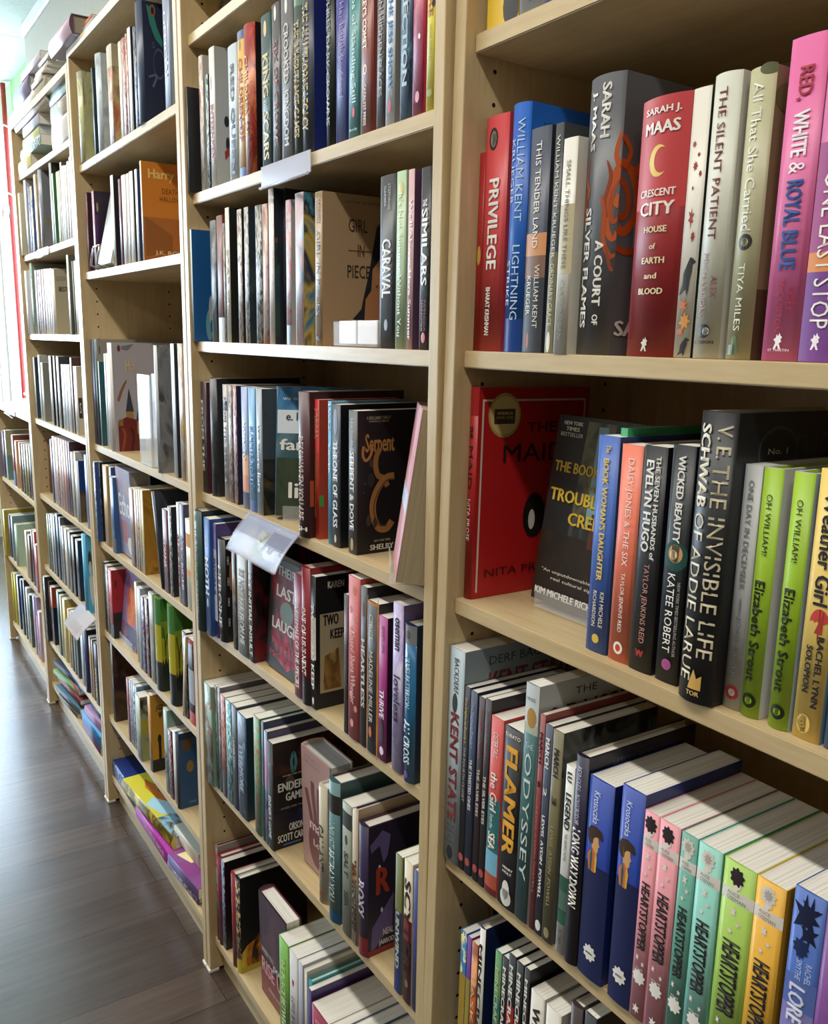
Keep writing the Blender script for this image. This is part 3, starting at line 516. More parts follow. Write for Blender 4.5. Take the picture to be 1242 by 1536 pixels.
book('p',0.2752,0.0246,1.0391,0.0255,0.202,0.134,(-.0112,.0,.0),'#202124',dict(tx=[('THE SEVEN HUSBANDS of*',.04,.49,'#efece4',.7,.18),('EVELYN HUGO*',.06,.46,'#efece4',.36,.34),('TAYLOR JENKINS REID',.51,.87,'#c08a7c',.5,.3)],em=[],th=[('W*',.915,.03,.3,.68,'#b23a34')],fc='#191a1c',fr=[('p',[(.05,.9),(.5,.75),(.5,.82),(.1,.95)],'#256b45')]),'black paperback with two white title lines, sixth from left, third shelf of nearest bookcase','books on the third shelf of nearest bookcase')
book('p',0.3058,0.0246,1.0391,0.0239,0.206,0.134,(-.0112,.0,.0),'#1d2022',dict(tx=[('WICKED BEAUTY*',.04,.4,'#e9e6dc',.5,.3),('KATEE ROBERT',.53,.87,'#f0ede6',.44,.34),('NEW YORK TIMES BESTSELLING AUTHOR',.56,.88,'#b9b6ae',.78,.12)],em=[(.455,.5,.013,.013,'#13463f'),(.445,.5,.0075,.008,'#c79a62'),(.45,.42,.004,.004,'#e8cfa0'),(.92,.5,.005,.005,'#a94f86')]),'black paperback with glowing pale flower, seventh from left, third shelf of nearest bookcase','books on the third shelf of nearest bookcase')
book('h',0.3402,0.0146,1.0391,0.0344,0.237,0.162,(-.0112,.0,.0),'#1c1e22',dict(tx=[('V. E.*',.04,.15,'#d9cfb4',.76,.3),('SCHWAB*',.04,.32,'#d9cfb4',.28,.32),('THE INVISIBLE LIFE',.17,.84,'#cfc4a4',.74,.36),('OF ADDIE LARUE',.34,.93,'#cfc4a4',.27,.34)],th=[('TOR*',.965,.016,.36,.72,'#d8b26a')],ep=[(.915,.56,.006,.0085,'peak','#d3a85a')],fr=[('e',.32,.13,.16,.085,'#3c3d42'),('e',.32,.13,.145,.075,'#16171a'),('t','No. 1',.24,.4,.13,.02,'#c9c4b4'),('t','THE',.42,.75,.13,.11,'#2e2f34'),('c',[(.2,.32),(.2,.27),(.28,.26),(.28,.3)],.0025,'#6a6b70')]),'tall black hardcover with two line silver title, eighth from left, third shelf of nearest bookcase','books on the third shelf of nearest bookcase')
book('p',0.375,0.0266,1.0391,0.0158,0.198,0.134,(-.0112,.0,.0),'#b9bbba',dict(tx=[('ONE DAY IN DECEMBER',.06,.5,'#7d8286',.5,.3),('JOSIE SILVER',.61,.87,'#6e7478',.5,.28)],em=[(.575,.5,.0012,.008,'#7d8286'),(.93,.5,.006,.006,'#8e2f2c'),(.93,.5,.003,.003,'#d8c8c2')],pg='#e6e2d8'),'light grey paperback with thin grey title, ninth from left, third shelf of nearest bookcase','books on the third shelf of nearest bookcase')
book('h',0.3917,0.0266,1.0391,0.0169,0.198,0.14,(-.0112,.0,.0),'#9cc12f',dict(tx=[('OH WILLIAM!',.1,.34,'#2d3a12',.55,.28),('Elizabeth Strout*',.44,.85,'#1d2410',.5,.5)],em=[(.93,.5,.006,.006,'#1d2410'),(.93,.5,.003,.003,'#9cc12f')],fc='#cfcfca',bc='#9cc12f'),'lime green hardcover with black title, grey blue book beside it, third shelf of nearest bookcase','books on the third shelf of nearest bookcase')
book('h',0.4169,0.0266,1.0391,0.017,0.198,0.14,(-.0112,.0,.0),'#9cc12f',dict(tx=[('OH WILLIAM!',.1,.34,'#2d3a12',.55,.28),('Elizabeth Strout*',.44,.85,'#1d2410',.5,.5)],em=[(.93,.5,.006,.006,'#1d2410'),(.93,.5,.003,.003,'#9cc12f')],fc='#cfcfca',bc='#9cc12f'),'second lime green hardcover with black title, nearer yellow book, third shelf of nearest bookcase','books on the third shelf of nearest bookcase')
book('p',0.4375,0.0266,1.0391,0.0221,0.203,0.134,(-.0112,.0,.0),'#e8c76c',dict(tx=[('Weather Girl*',.08,.49,'#2b2a2e',.52,.5),('RACHEL LYNN*',.6,.87,'#2b2a2e',.7,.22),('SOLOMON*',.64,.82,'#2b2a2e',.34,.22)],ep=[(.555,.55,.0075,.011,'dome','#c8443a'),(.565,.55,.0035,.013,'hook','#8a2f2a'),(.548,.55,.003,.009,'tri','#a83630')],em=[(.94,.4,.006,.008,'#b79a4c'),(.94,.4,.0052,.0072,'#e8c76c')],th=[('B',.94,.03,.28,.52,'#b79a4c')],fc='#7fa0b4'),'yellow paperback with red umbrella drawing, twelfth from left, third shelf of nearest bookcase','books on the third shelf of nearest bookcase')
book('p',0.4634,0.0266,1.0391,0.0178,0.205,0.134,(-.0112,.0,.0),'#556a8a',dict(),'blue paperback, thirteenth from left, third shelf of nearest bookcase','books on the third shelf of nearest bookcase')
book('p',0.022,0.0071,0.7188,0.0282,0.2645,0.175,(-.0112,.0,.0),'#a9b8c0',dict(tx=[('BACKDERF',.04,.2,'#33383c',.56,.3),('KENT STATE*',.29,.8,'#7c2a2a',.54,.52)],em=[(.245,.5,.005,.012,'#3c4246'),(.955,.5,.0055,.009,'#1f2224')],th=[('FOUR',.825,.012,.25,.8,'#3c4246'),('DEAD',.85,.012,.25,.8,'#3c4246'),('IN',.875,.012,.4,.66,'#3c4246'),('OHIO',.9,.012,.25,.8,'#3c4246')],fc='#7d888e',fr=[('t','DERF BACKDERF',.2,.95,.06,.04,'#33383c'),('t','KENT STATE*',.2,.95,.16,.09,'#7c2a2a')]),'pale blue grey paperback with dark red title, first from left, fourth shelf of nearest bookcase','books on the fourth shelf of nearest bookcase')
book('p',0.0506,0.0081,0.7188,0.0101,0.2258,0.134,(-.0112,.0,.0),'#26252e',dict(tx=[("Five Nights at Freddy's*",.06,.3,'#c9a24a',.5,.5),('THE FOURTH CLOSET',.32,.62,'#b9b2a2',.5,.4)],em=[(.93,.5,.004,.005,'#b24a48')]),'dark paperback with amber lettering beside grey blue hardcover, second book, fourth shelf of nearest bookcase','books on the fourth shelf of nearest bookcase')
book('p',0.062,0.0081,0.7188,0.0123,0.2247,0.134,(-.0112,.0,.0),'#2e3750',dict(tx=[("Five Nights at Freddy's",.06,.3,'#8fa0c0',.5,.45),('THE TWISTED ONES*',.36,.64,'#d8d4ca',.5,.4)],em=[(.93,.5,.004,.005,'#b24a48')]),'dark blue paperback with pale blue lettering, third from left, fourth shelf of nearest bookcase','books on the fourth shelf of nearest bookcase')
book('p',0.0774,0.0081,0.7188,0.0102,0.2231,0.134,(-.0112,.0,.0),'#33201f',dict(tx=[("Five Nights at Freddy's",.06,.32,'#b23c34',.5,.45),('THE SILVER EYES*',.38,.64,'#cfc8bb',.5,.4)],em=[(.93,.5,.004,.005,'#b24a48')]),'dark maroon paperback with red lettering, fourth from left, fourth shelf of nearest bookcase','books on the fourth shelf of nearest bookcase')
book('p',0.0887,0.0081,0.7188,0.0106,0.2249,0.134,(-.0112,.0,.0),'#2a2026',dict(tx=[("Five Nights at Freddy's",.06,.3,'#a23c3c',.5,.4),('THE SILVER EYES*',.4,.66,'#d8d4ca',.5,.4)],em=[(.93,.5,.004,.005,'#b24a48')],fc='#1c191b'),'black paperback with red lettering, fifth from left, fourth shelf of nearest bookcase','books on the fourth shelf of nearest bookcase')
book('p',0.1006,0.0081,0.7188,0.0206,0.2101,0.134,(-.0112,.0,.0),'#c04a46',dict(bands=[(.45,.75,'#2f6f72'),(.75,.88,'#79b5cc'),(.88,.96,'#b2543e')],tx=[('OSTERTAG',.08,.22,'#f0e4d8',.5,.4),('the Girl*',.3,.52,'#f0e4d8',.5,.55),('from the',.54,.62,'#f0e4d8',.45,.3),('SEA*',.64,.74,'#f0e4d8',.5,.55)]),'red and teal paperback with white script title, sixth from left, fourth shelf of nearest bookcase','books on the fourth shelf of nearest bookcase')
book('p',0.1241,0.0081,0.7188,0.0294,0.2085,0.134,(-.0112,.0,.0),'#1d1c1e',dict(tx=[('FLAMER*',.1,.7,'#e2a33a',.5,.62)],th=[('CURATO*',.04,.02,.08,.9,'#eeeae0'),('HENRY*',.77,.014,.3,.85,'#eeeae0'),('HOLT*',.795,.014,.3,.8,'#eeeae0')],em=[(.9,.5,.006,.012,'#e7e3da'),(.94,.5,.009,.01,'#d9d6ce')],fc='#d8d0c2',fr=[('r',0,1,.6,1,['#c65a28','#7c2c1c','#e08a3a'])]),'black paperback with tall amber block title, seventh from left, fourth shelf of nearest bookcase','books on the fourth shelf of nearest bookcase')
book('p',0.1539,0.0081,0.7188,0.0201,0.2669,0.165,(-.0112,.0,.0),'#3c6566',dict(bands=[(.0,.16,'#cfd6d8'),(.16,.2,'#b9bfae')],tx=[('ODYSSEY',.28,.83,'#cfd8d0',.5,.5)],th=[('HINDS',.06,.014,.15,.8,'#5d6a70'),('THE',.25,.022,.2,.85,'#cfd8d0')],em=[(.135,.55,.007,.011,'#b58a48')],fc='#b3b7b4',fr=[('t','THE',.3,.5,.05,.03,'#2c2e2e'),('t','ODYSSEY',.05,.95,.14,.09,'#26282a')]),'teal and white paperback with ship and large title, eighth book, fourth shelf of nearest bookcase','books on the fourth shelf of nearest bookcase')
book('p',0.1773,0.0081,0.7188,0.0075,0.241,0.134,(-.0112,.0,.0),'#853835',dict(tx=[('MARCH*',.08,.22,'#3a1616',.5,.5),('1',.3,.33,'#3a1616',.5,.45),('LEWIS AYDIN POWELL',.42,.83,'#b9776a',.5,.35)]),'red paperback with dark maroon lettering, ninth from left, fourth shelf of nearest bookcase','books on the fourth shelf of nearest bookcase')
book('p',0.1858,0.0081,0.7188,0.0108,0.2336,0.134,(-.0112,.0,.0),'#363c50',dict(tx=[('MARCH*',.06,.2,'#eeeae0',.5,.5),('2*',.29,.33,'#eeeae0',.5,.4),('LEWIS  AYDIN  POWELL*',.42,.82,'#eeeae0',.5,.35)],em=[(.955,.5,.004,.006,'#e8e4da')]),'dark blue paperback with white lettering, tenth from left, fourth shelf of nearest bookcase','books on the fourth shelf of nearest bookcase')
book('p',0.1972,0.0081,0.7188,0.0149,0.2325,0.134,(-.0112,.0,.0),'#6d6445',dict(tx=[('MARCH*',.08,.21,'#33301f',.5,.45),('3*',.3,.34,'#33301f',.5,.4),('LEWIS  AYDIN  POWELL',.44,.83,'#a79c72',.5,.3)],em=[(.955,.5,.004,.006,'#8f8560')],fc='#57554c',fr=[('r',0,1,0,.2,['#2c2c2a','#6d6d66','#1b1b1a'])]),'olive paperback with dark maroon lettering, eleventh from left, fourth shelf of nearest bookcase','books on the fourth shelf of nearest bookcase')
book('p',0.2184,0.0081,0.7188,0.0121,0.2039,0.134,(-.0112,.0,.0),'#d4d3cc',dict(tx=[('LU*',.03,.08,'#26282a',.5,.5),('LEGEND*',.14,.33,'#26282a',.5,.6),('THE GRAPHIC NOVEL',.35,.5,'#26282a',.5,.3),('PUTNAM',.87,.95,'#55585a',.5,.35)],bands=[(.58,.84,'#2f5a48'),(.66,.76,'#7fa090')]),'white paperback with green illustrated lower spine, twelfth from left, fourth shelf of nearest bookcase','books on the fourth shelf of nearest bookcase')
book('h',0.2314,0.0081,0.7188,0.0171,0.2218,0.152,(-.0112,.0,.0),'#221f38',dict(tx=[('REYNOLDS',.05,.16,'#c7c0d6',.5,.32),('NOVGORODOFF',.18,.32,'#c7c0d6',.5,.3),('LONG WAY DOWN*',.34,.72,'#eeeae0',.5,.6)],bands=[(.55,1,'#17161c')],fc='#1c1a26',fr=[('t','JASON REYNOLDS',.2,.8,.06,.04,'#4a4560')]),'deep purple hardcover with rough white title, thirteenth from left, fourth shelf of nearest bookcase','books on the fourth shelf of nearest bookcase')
book('p',0.2505,0.0081,0.7188,0.0317,0.2078,0.134,(-.0112,.0,.0),'#23409a',dict(bands=[(.42,1,'#1b2450')],tx=[('Krosoczka',.06,.22,'#dfe6f0',.4,.26),('HEY,KIDDO*',.46,.8,'#d2693c',.45,.42)],ep=[(.315,.42,.0065,.012,'profile','#d9a56e'),(.285,.4,.0105,.012,'hair','#3f2c1f'),(.4,.34,.0085,.013,'gem','#c8703a'),(.4,.3,.0022,.013,'gem','#2c5560'),(.4,.5,.0018,.012,'gem','#d9b04a'),(.865,.5,.0075,.008,'curly','#e9e6de')],th=[('graphix*',.865,.012,.36,.64,'#26305a')],fc='#1b2a66'),'blue paperback with boy in striped scarf, left of its twin, fourth shelf of nearest bookcase','books on the fourth shelf of nearest bookcase')
book('p',0.2912,0.0081,0.7188,0.0272,0.2171,0.134,(-.0112,.0,.0),'#23409a',dict(bands=[(.42,1,'#1b2450')],tx=[('Krosoczka',.06,.22,'#dfe6f0',.4,.26),('HEY,KIDDO*',.46,.8,'#d2693c',.45,.42)],ep=[(.315,.42,.0065,.012,'profile','#d9a56e'),(.285,.4,.0105,.012,'hair','#3f2c1f'),(.4,.34,.0085,.013,'gem','#c8703a'),(.4,.3,.0022,.013,'gem','#2c5560'),(.4,.5,.0018,.012,'gem','#d9b04a'),(.865,.5,.0075,.008,'curly','#e9e6de')],th=[('graphix*',.865,.012,.36,.64,'#26305a')],fc='#1b2a66'),'blue paperback with boy in striped scarf, beside pink volume, fourth shelf of nearest bookcase','books on the fourth shelf of nearest bookcase')
book('p',0.3188,0.0081,0.7188,0.0165,0.205,0.134,(-.0112,.0,.0),'#e0959c',dict(bands=[(.115,.165,'#ece6dd')],tx=[('HEARTSTOPPER*',.33,.66,'#2a2628',.5,.55)],th=[('ALICE',.128,.015,.2,.62,'#b3535e'),('OSEMAN',.15,.016,.2,.8,'#b3535e'),('VOLUME',.75,.012,.25,.75,'#efe9e0')],ep=[(.075,.48,.0052,.0085,'profile','#efe6da'),(.055,.46,.0062,.0075,'curly','#33282a'),(.055,.46,.0045,.0055,'burst','#33282a'),(.205,.45,.003,.006,'leaf','#f1e4da'),(.25,.62,.0022,.003,'star','#f1e4da'),(.29,.4,.002,.003,'star','#f1e4da'),(.7,.3,.0022,.004,'leaf','#f1e4da'),(.72,.7,.002,.003,'star','#f1e4da'),(.79,.5,.0065,.007,'curly','#efe9e0'),(.95,.5,.0045,.006,'leaf','#efe9e0')],em=[]),'pink paperback with sketched curly head, first of the pastel set, fourth shelf of nearest bookcase','books on the fourth shelf of nearest bookcase')
book('p',0.3357,0.0081,0.7188,0.0223,0.205,0.134,(-.0112,.0,.0),'#e0959c',dict(bands=[(.115,.165,'#ece6dd')],tx=[('HEARTSTOPPER*',.33,.66,'#2a2628',.5,.55)],th=[('ALICE',.128,.015,.2,.62,'#b3535e'),('OSEMAN',.15,.016,.2,.8,'#b3535e'),('VOLUME',.75,.012,.25,.75,'#efe9e0')],ep=[(.075,.48,.0052,.0085,'profile','#efe6da'),(.055,.46,.0062,.0075,'curly','#33282a'),(.055,.46,.0045,.0055,'burst','#33282a'),(.205,.45,.003,.006,'leaf','#f1e4da'),(.25,.62,.0022,.003,'star','#f1e4da'),(.29,.4,.002,.003,'star','#f1e4da'),(.7,.3,.0022,.004,'leaf','#f1e4da'),(.72,.7,.002,.003,'star','#f1e4da'),(.79,.5,.0065,.007,'curly','#efe9e0'),(.95,.5,.0045,.006,'leaf','#efe9e0')],em=[]),'second pink paperback with sketched head, seventeenth from left, fourth shelf of nearest bookcase','books on the fourth shelf of nearest bookcase')
book('p',0.3593,0.0081,0.7188,0.0168,0.205,0.134,(-.0112,.0,.0),'#64a08e',dict(bands=[(.115,.165,'#ece6dd')],tx=[('HEARTSTOPPER*',.33,.66,'#2a2628',.5,.55)],th=[('ALICE',.128,.015,.2,.62,'#3a7a68'),('OSEMAN',.15,.016,.2,.8,'#3a7a68'),('VOLUME',.75,.012,.25,.75,'#efe9e0')],ep=[(.075,.48,.0052,.0085,'profile','#efe6da'),(.055,.46,.0062,.0075,'curly','#e6dfd4'),(.055,.46,.0045,.0055,'burst','#b9b0a6'),(.205,.45,.003,.006,'leaf','#f1e4da'),(.25,.62,.0022,.003,'star','#f1e4da'),(.29,.4,.002,.003,'star','#f1e4da'),(.7,.3,.0022,.004,'leaf','#f1e4da'),(.72,.7,.002,.003,'star','#f1e4da'),(.79,.5,.0065,.007,'curly','#efe9e0'),(.95,.5,.0045,.006,'leaf','#efe9e0')],em=[]),'sea green paperback with faint sketched head, eighteenth from left, fourth shelf of nearest bookcase','books on the fourth shelf of nearest bookcase')
book('p',0.3771,0.0081,0.7188,0.0232,0.205,0.134,(-.0112,.0,.0),'#8cc8b8',dict(bands=[(.115,.165,'#ece6dd')],tx=[('HEARTSTOPPER*',.33,.66,'#2a2628',.5,.55)],th=[('ALICE',.128,.015,.2,.62,'#4a9080'),('OSEMAN',.15,.016,.2,.8,'#4a9080'),('VOLUME',.75,.012,.25,.75,'#efe9e0')],ep=[(.075,.48,.0052,.0085,'profile','#efe6da'),(.055,.46,.0062,.0075,'curly','#e6dfd4'),(.055,.46,.0045,.0055,'burst','#b9b0a6'),(.205,.45,.003,.006,'leaf','#f1e4da'),(.25,.62,.0022,.003,'star','#f1e4da'),(.29,.4,.002,.003,'star','#f1e4da'),(.7,.3,.0022,.004,'leaf','#f1e4da'),(.72,.7,.002,.003,'star','#f1e4da'),(.79,.5,.0065,.007,'curly','#efe9e0'),(.95,.5,.0045,.006,'leaf','#efe9e0')],em=[]),'pale mint paperback with sketched head, nineteenth from left, fourth shelf of nearest bookcase','books on the fourth shelf of nearest bookcase')
book('p',0.4026,0.0081,0.7188,0.0294,0.205,0.134,(-.0112,.0,.0),'#a2c358',dict(bands=[(.115,.165,'#ece6dd')],tx=[('HEARTSTOPPER*',.33,.66,'#2a2628',.5,.55)],th=[('ALICE',.128,.015,.2,.62,'#6a8a2c'),('OSEMAN',.15,.016,.2,.8,'#6a8a2c'),('VOLUME',.75,.012,.25,.75,'#efe9e0')],ep=[(.075,.48,.0052,.0085,'profile','#efe6da'),(.055,.46,.0062,.0075,'curly','#33282a'),(.055,.46,.0045,.0055,'burst','#33282a'),(.205,.45,.003,.006,'leaf','#f1e4da'),(.25,.62,.0022,.003,'star','#f1e4da'),(.29,.4,.002,.003,'star','#f1e4da'),(.7,.3,.0022,.004,'leaf','#f1e4da'),(.72,.7,.002,.003,'star','#f1e4da'),(.79,.5,.0065,.007,'curly','#efe9e0'),(.95,.5,.0045,.006,'leaf','#efe9e0')],em=[]),'leaf green paperback with dark sketched head, twentieth from left, fourth shelf of nearest bookcase','books on the fourth shelf of nearest bookcase')
book('p',0.4324,0.0081,0.7188,0.0252,0.205,0.134,(-.0112,.0,.0),'#e2ab3c',dict(bands=[(.115,.165,'#ece6dd')],tx=[('HEARTSTOPPER*',.33,.66,'#2a2628',.5,.55)],th=[('ALICE',.128,.015,.2,.62,'#a8761c'),('OSEMAN',.15,.016,.2,.8,'#a8761c'),('VOLUME',.75,.012,.25,.75,'#efe9e0')],ep=[(.075,.48,.0052,.0085,'profile','#efe6da'),(.055,.46,.0062,.0075,'curly','#e6dfd4'),(.055,.46,.0045,.0055,'burst','#b9b0a6'),(.205,.45,.003,.006,'leaf','#f1e4da'),(.25,.62,.0022,.003,'star','#f1e4da'),(.29,.4,.002,.003,'star','#f1e4da'),(.7,.3,.0022,.004,'leaf','#f1e4da'),(.72,.7,.002,.003,'star','#f1e4da'),(.79,.5,.0065,.007,'curly','#efe9e0'),(.95,.5,.0045,.006,'leaf','#efe9e0')],em=[]),'amber yellow paperback with sketched head, twentyfirst from left, fourth shelf of nearest bookcase','books on the fourth shelf of nearest bookcase')
book('p',0.4639,0.0081,0.7188,0.0255,0.215,0.134,(-.0112,.0,.0),'#4666ae',dict(bands=[(.45,1,'#8a86c4'),(.33,.45,'#5a70b4')],tx=[('LORE OLYMPUS*',.36,.8,'#dfe0f2',.45,.5),('RACHEL',.26,.34,'#c9d4ee',.72,.18),('SMYTHE',.26,.34,'#c9d4ee',.42,.18)],ep=[(.1,.42,.011,.02,'leaf','#16203e'),(.08,.6,.01,.016,'spray','#16203e'),(.16,.6,.008,.012,'leaf','#16203e'),(.215,.4,.006,.007,'curly','#1c2c58'),(.24,.4,.004,.006,'leaf','#1c2c58')],fc='#16203c'),'blue violet paperback with black leaf shapes, twentysecond from left, fourth shelf of nearest bookcase','books on the fourth shelf of nearest bookcase')
book('p',0.4898,0.0081,0.7188,0.0218,0.21,0.134,(-.0112,.0,.0),'#7a4a8a',dict(),'purple paperback, twentythird from left, fourth shelf of nearest bookcase','books on the fourth shelf of nearest bookcase')
book('p',0.0213,0.079,0.4468,0.009,0.24,0.12,(-.0112,.0,.0),'#1f4632',dict(sart=['#1f4632','#7a3a26']),'dark green paperback with red ornament set back in corner, fifth shelf of nearest bookcase','books on the fifth shelf of nearest bookcase')
book('p',0.0213,0.148,0.4468,0.009,0.23,0.1,(-.0112,.0,.0),'#2c2440',dict(em=[(.15,.5,.01,.012,'#a9a4b4')]),'purple black paperback with pale skull, set far back, second book, fifth shelf of nearest bookcase','books on the fifth shelf of nearest bookcase')
book('p',0.0507,0.014,0.4468,0.0114,0.1861,0.134,(-.0112,.0,.0),'#2f78b4',dict(bands=[(.3,1,'#b99a3c')],scr='#e0d890'),'blue paperback, third from left, fifth shelf of nearest bookcase','books on the fifth shelf of nearest bookcase')
book('p',0.0634,0.014,0.4468,0.0079,0.1857,0.134,(-.0112,.0,.0),'#6a3a92',dict(bands=[(.3,1,'#a9983c')]),'purple paperback, fourth from left, fifth shelf of nearest bookcase','books on the fifth shelf of nearest bookcase')
book('p',0.0727,0.014,0.4468,0.011,0.1845,0.134,(-.0112,.0,.0),'#c9683a',dict(sart=['#c9683a','#8a4a34','#e0a070'],tx=[('TASK',.2,.6,'#efd8a0',.5,.5)]),'orange paperback with cream lettering, fifth from left, fifth shelf of nearest bookcase','books on the fifth shelf of nearest bookcase')
book('h',0.0867,0.014,0.4468,0.0101,0.2137,0.152,(-.0112,.0,.0),'#e3e0d8',dict(fc='#1d2c58',tx=[('MINECRAFT*',.1,.8,'#33302c',.5,.5)]),'white hardcover with dark maroon lettering, sixth from left, fifth shelf of nearest bookcase','books on the fifth shelf of nearest bookcase')
book('p',0.1158,0.014,0.4468,0.0114,0.2017,0.134,(-.0112,.0,.0),'#2a6a6a',dict(fc='#22343a',sart=['#2a6a6a','#5a8a4a'],tx=[('MINECRAFT*',.1,.5,'#c0c8a0',.5,.5)]),'dark teal paperback with pale olive lettering, seventh from left, fifth shelf of nearest bookcase','books on the fifth shelf of nearest bookcase')
book('p',0.1284,0.014,0.4468,0.01,0.2023,0.134,(-.0112,.0,.0),'#1d1d1f',dict(tx=[('MINECRAFT*',.06,.5,'#eeeae0',.5,.5)],bands=[(.55,.75,'#7a2a2a')]),'black paperback with white lettering, eighth from left, fifth shelf of nearest bookcase','books on the fifth shelf of nearest bookcase')
book('p',0.1389,0.014,0.4468,0.0121,0.2131,0.134,(-.0112,.0,.0),'#1d1d1f',dict(tx=[('MINECRAFT*',.06,.5,'#eeeae0',.5,.5)],bands=[(.3,.45,'#b0362e')]),'black paperback with white lettering, ninth from left, fifth shelf of nearest bookcase','books on the fifth shelf of nearest bookcase')
book('p',0.1522,0.014,0.4468,0.0118,0.2119,0.134,(-.0112,.0,.0),'#1d1d1f',dict(tx=[('MINECRAFT*',.06,.5,'#eeeae0',.5,.5)],bands=[(.35,.5,'#b0362e')]),'black paperback with white lettering, tenth from left, fifth shelf of nearest bookcase','books on the fifth shelf of nearest bookcase')
book('p',0.1657,0.014,0.4468,0.0088,0.2127,0.134,(-.0112,.0,.0),'#1d1d1f',dict(tx=[('MINECRAFT*',.06,.5,'#eeeae0',.5,.5)],bands=[(.5,.65,'#c9c4ba')],fc='#141416'),'black paperback with white lettering, eleventh from left, fifth shelf of nearest bookcase','books on the fifth shelf of nearest bookcase')
book('p',0.1779,0.014,0.4468,0.0215,0.1947,0.134,(-.0112,.0,.0),'#cfc9bd',dict(tx=[('WRITE*',.08,.4,'#33302c',.5,.5)]),'white paperback with dark maroon lettering, twelfth from left, fifth shelf of nearest bookcase','books on the fifth shelf of nearest bookcase')
book('p',0.2026,0.014,0.4468,0.0226,0.1936,0.134,(-.0112,.0,.0),'#d2cdc2',dict(tx=[('WRITE*',.08,.4,'#33302c',.5,.5)]),'white paperback with dark maroon lettering, thirteenth from left, fifth shelf of nearest bookcase','books on the fifth shelf of nearest bookcase')
book('h',0.2379,0.014,0.4468,0.0168,0.223,0.152,(-.0112,.0,.0),'#3a2c2a',dict(),'dark maroon hardcover, fourteenth from left, fifth shelf of nearest bookcase','books on the fifth shelf of nearest bookcase')
book('p',0.2569,0.014,0.4468,0.0162,0.2253,0.134,(-.0112,.0,.0),'#2a2c30',dict(),'black paperback, fifteenth from left, fifth shelf of nearest bookcase','books on the fifth shelf of nearest bookcase')
book('p',-0.5097,0.072,1.8331,0.0669,0.3467,0.14,(.0,-1.5708,.0),'#66686a',dict(scr='#a9a9a6'),'grey paperback lying under the white one, first shelf of second bookcase','books on the first shelf of second bookcase')
book('h',-0.3655,0.016,1.9005,0.008,0.4715,0.14,(.0,-1.5708,.0),'#c7cbbf',dict(tx=[('SALTED*',.12,.4,'#5c6058',.5,.5)],em=[(.06,.5,.01,.006,'#5c6058')]),'off white hardcover lying flat overhanging to the left, first shelf of second bookcase','books on the first shelf of second bookcase')
book('p',-0.7911,0.004,1.5733,0.0093,0.1743,0.134,(.0,.0,.0),'#1f2022',dict(em=[(.5,.5,.002,.01,'#77735a')]),'thin black paperback standing low in the corner, first from left, second shelf of second bookcase','books on the second shelf of second bookcase')
book('p',-0.7611,0.018,1.573,0.0196,0.2185,0.134,(.0,.0,.0),'#d8d1c9',dict(fc='#b3aea4',scr='#b59a90',em=[(.3,.3,.002,.015,'#a33a3a')]),'white paperback, second from left, second shelf of second bookcase','books on the second shelf of second bookcase')
book('p',-0.7305,0.018,1.5729,0.0117,0.1833,0.134,(.0,.0,.0),'#cfd4d0',dict(scr='#3a6a6a',fc='#2a2e2c'),'white paperback, third from left, second shelf of second bookcase','books on the second shelf of second bookcase')
book('p',-0.7117,0.018,1.5728,0.0247,0.2192,0.15,(.0,.0,.0),'#d6d4ce',dict(fc='#adaca8',bc='#adaca8',tx=[('INTERNMENT*',.4,.84,'#b05a60',.5,.5)],em=[(.25,.45,.003,.012,'#9a9a98')],fr=[('e',.126,.52,.028,.04,'#1d1d1f'),('e',.134,.68,.022,.05,'#1d1d1f'),('p',[(.095,.74),(.15,.7),(.15,.76),(.103,.8)],'#9a2a2c')]),'white paperback with faded pink title, fourth from left, second shelf of second bookcase','books on the second shelf of second bookcase')
book('p',-0.6283,0.018,1.5724,0.0372,0.2018,0.134,(.0,.0,.0),'#b9c4ca',dict(tx=[('RED QUEEN*',.14,.95,'#3a3f48',.5,.42)]),'silver blue paperback with dark spaced title, fifth from left, second shelf of second bookcase','books on the second shelf of second bookcase')
book('p',-0.5887,0.018,1.5723,0.0267,0.2132,0.134,(.0,.0,.0),'#d8a848',dict(tx=[('CHILDREN OF*',.18,.75,'#a3322a',.5,.5)],em=[(.1,.5,.003,.008,'#2c3c70'),(.62,.5,.003,.01,'#2c3c70')],bands=[(0,.06,'#2c3f78'),(.93,1,'#2c3f78')]),'yellow orange paperback with red lettering, sixth from left, second shelf of second bookcase','books on the second shelf of second bookcase')
book('h',-0.5611,0.018,1.5722,0.041,0.2126,0.152,(.0,.0,.0),'#b5362a',dict(sart=['#b5362a','#8a2018','#d2743c'],fc='#1d1213',tx=[('CHILDREN OF*',.2,.75,'#c8a04a',.45,.3)]),'fiery red hardcover with black side, seventh from left, second shelf of second bookcase','books on the second shelf of second bookcase')
book('p',-0.4989,0.018,1.5719,0.0356,0.2114,0.134,(.0,.0,.0),'#2b4a48',dict(tx=[('KING*',.25,.53,'#c9b97a',.5,.5),('OF',.55,.6,'#c9b97a',.45,.3),('SCARS*',.62,.94,'#d8caa0',.5,.5)],em=[(.09,.5,.005,.011,'#c9a85a')]),'dark teal paperback with gold title, eighth from left, second shelf of second bookcase','books on the second shelf of second bookcase')
book('p',-0.4608,0.018,1.5717,0.0287,0.2167,0.134,(.0,.0,.0),'#4c494a',dict(tx=[('SIX OF CROWS*',.22,.88,'#8e4a4c',.5,.42)],em=[(.06,.5,.004,.01,'#cfc8bb')]),'charcoal paperback with dull red title, ninth from left, second shelf of second bookcase','books on the second shelf of second bookcase')
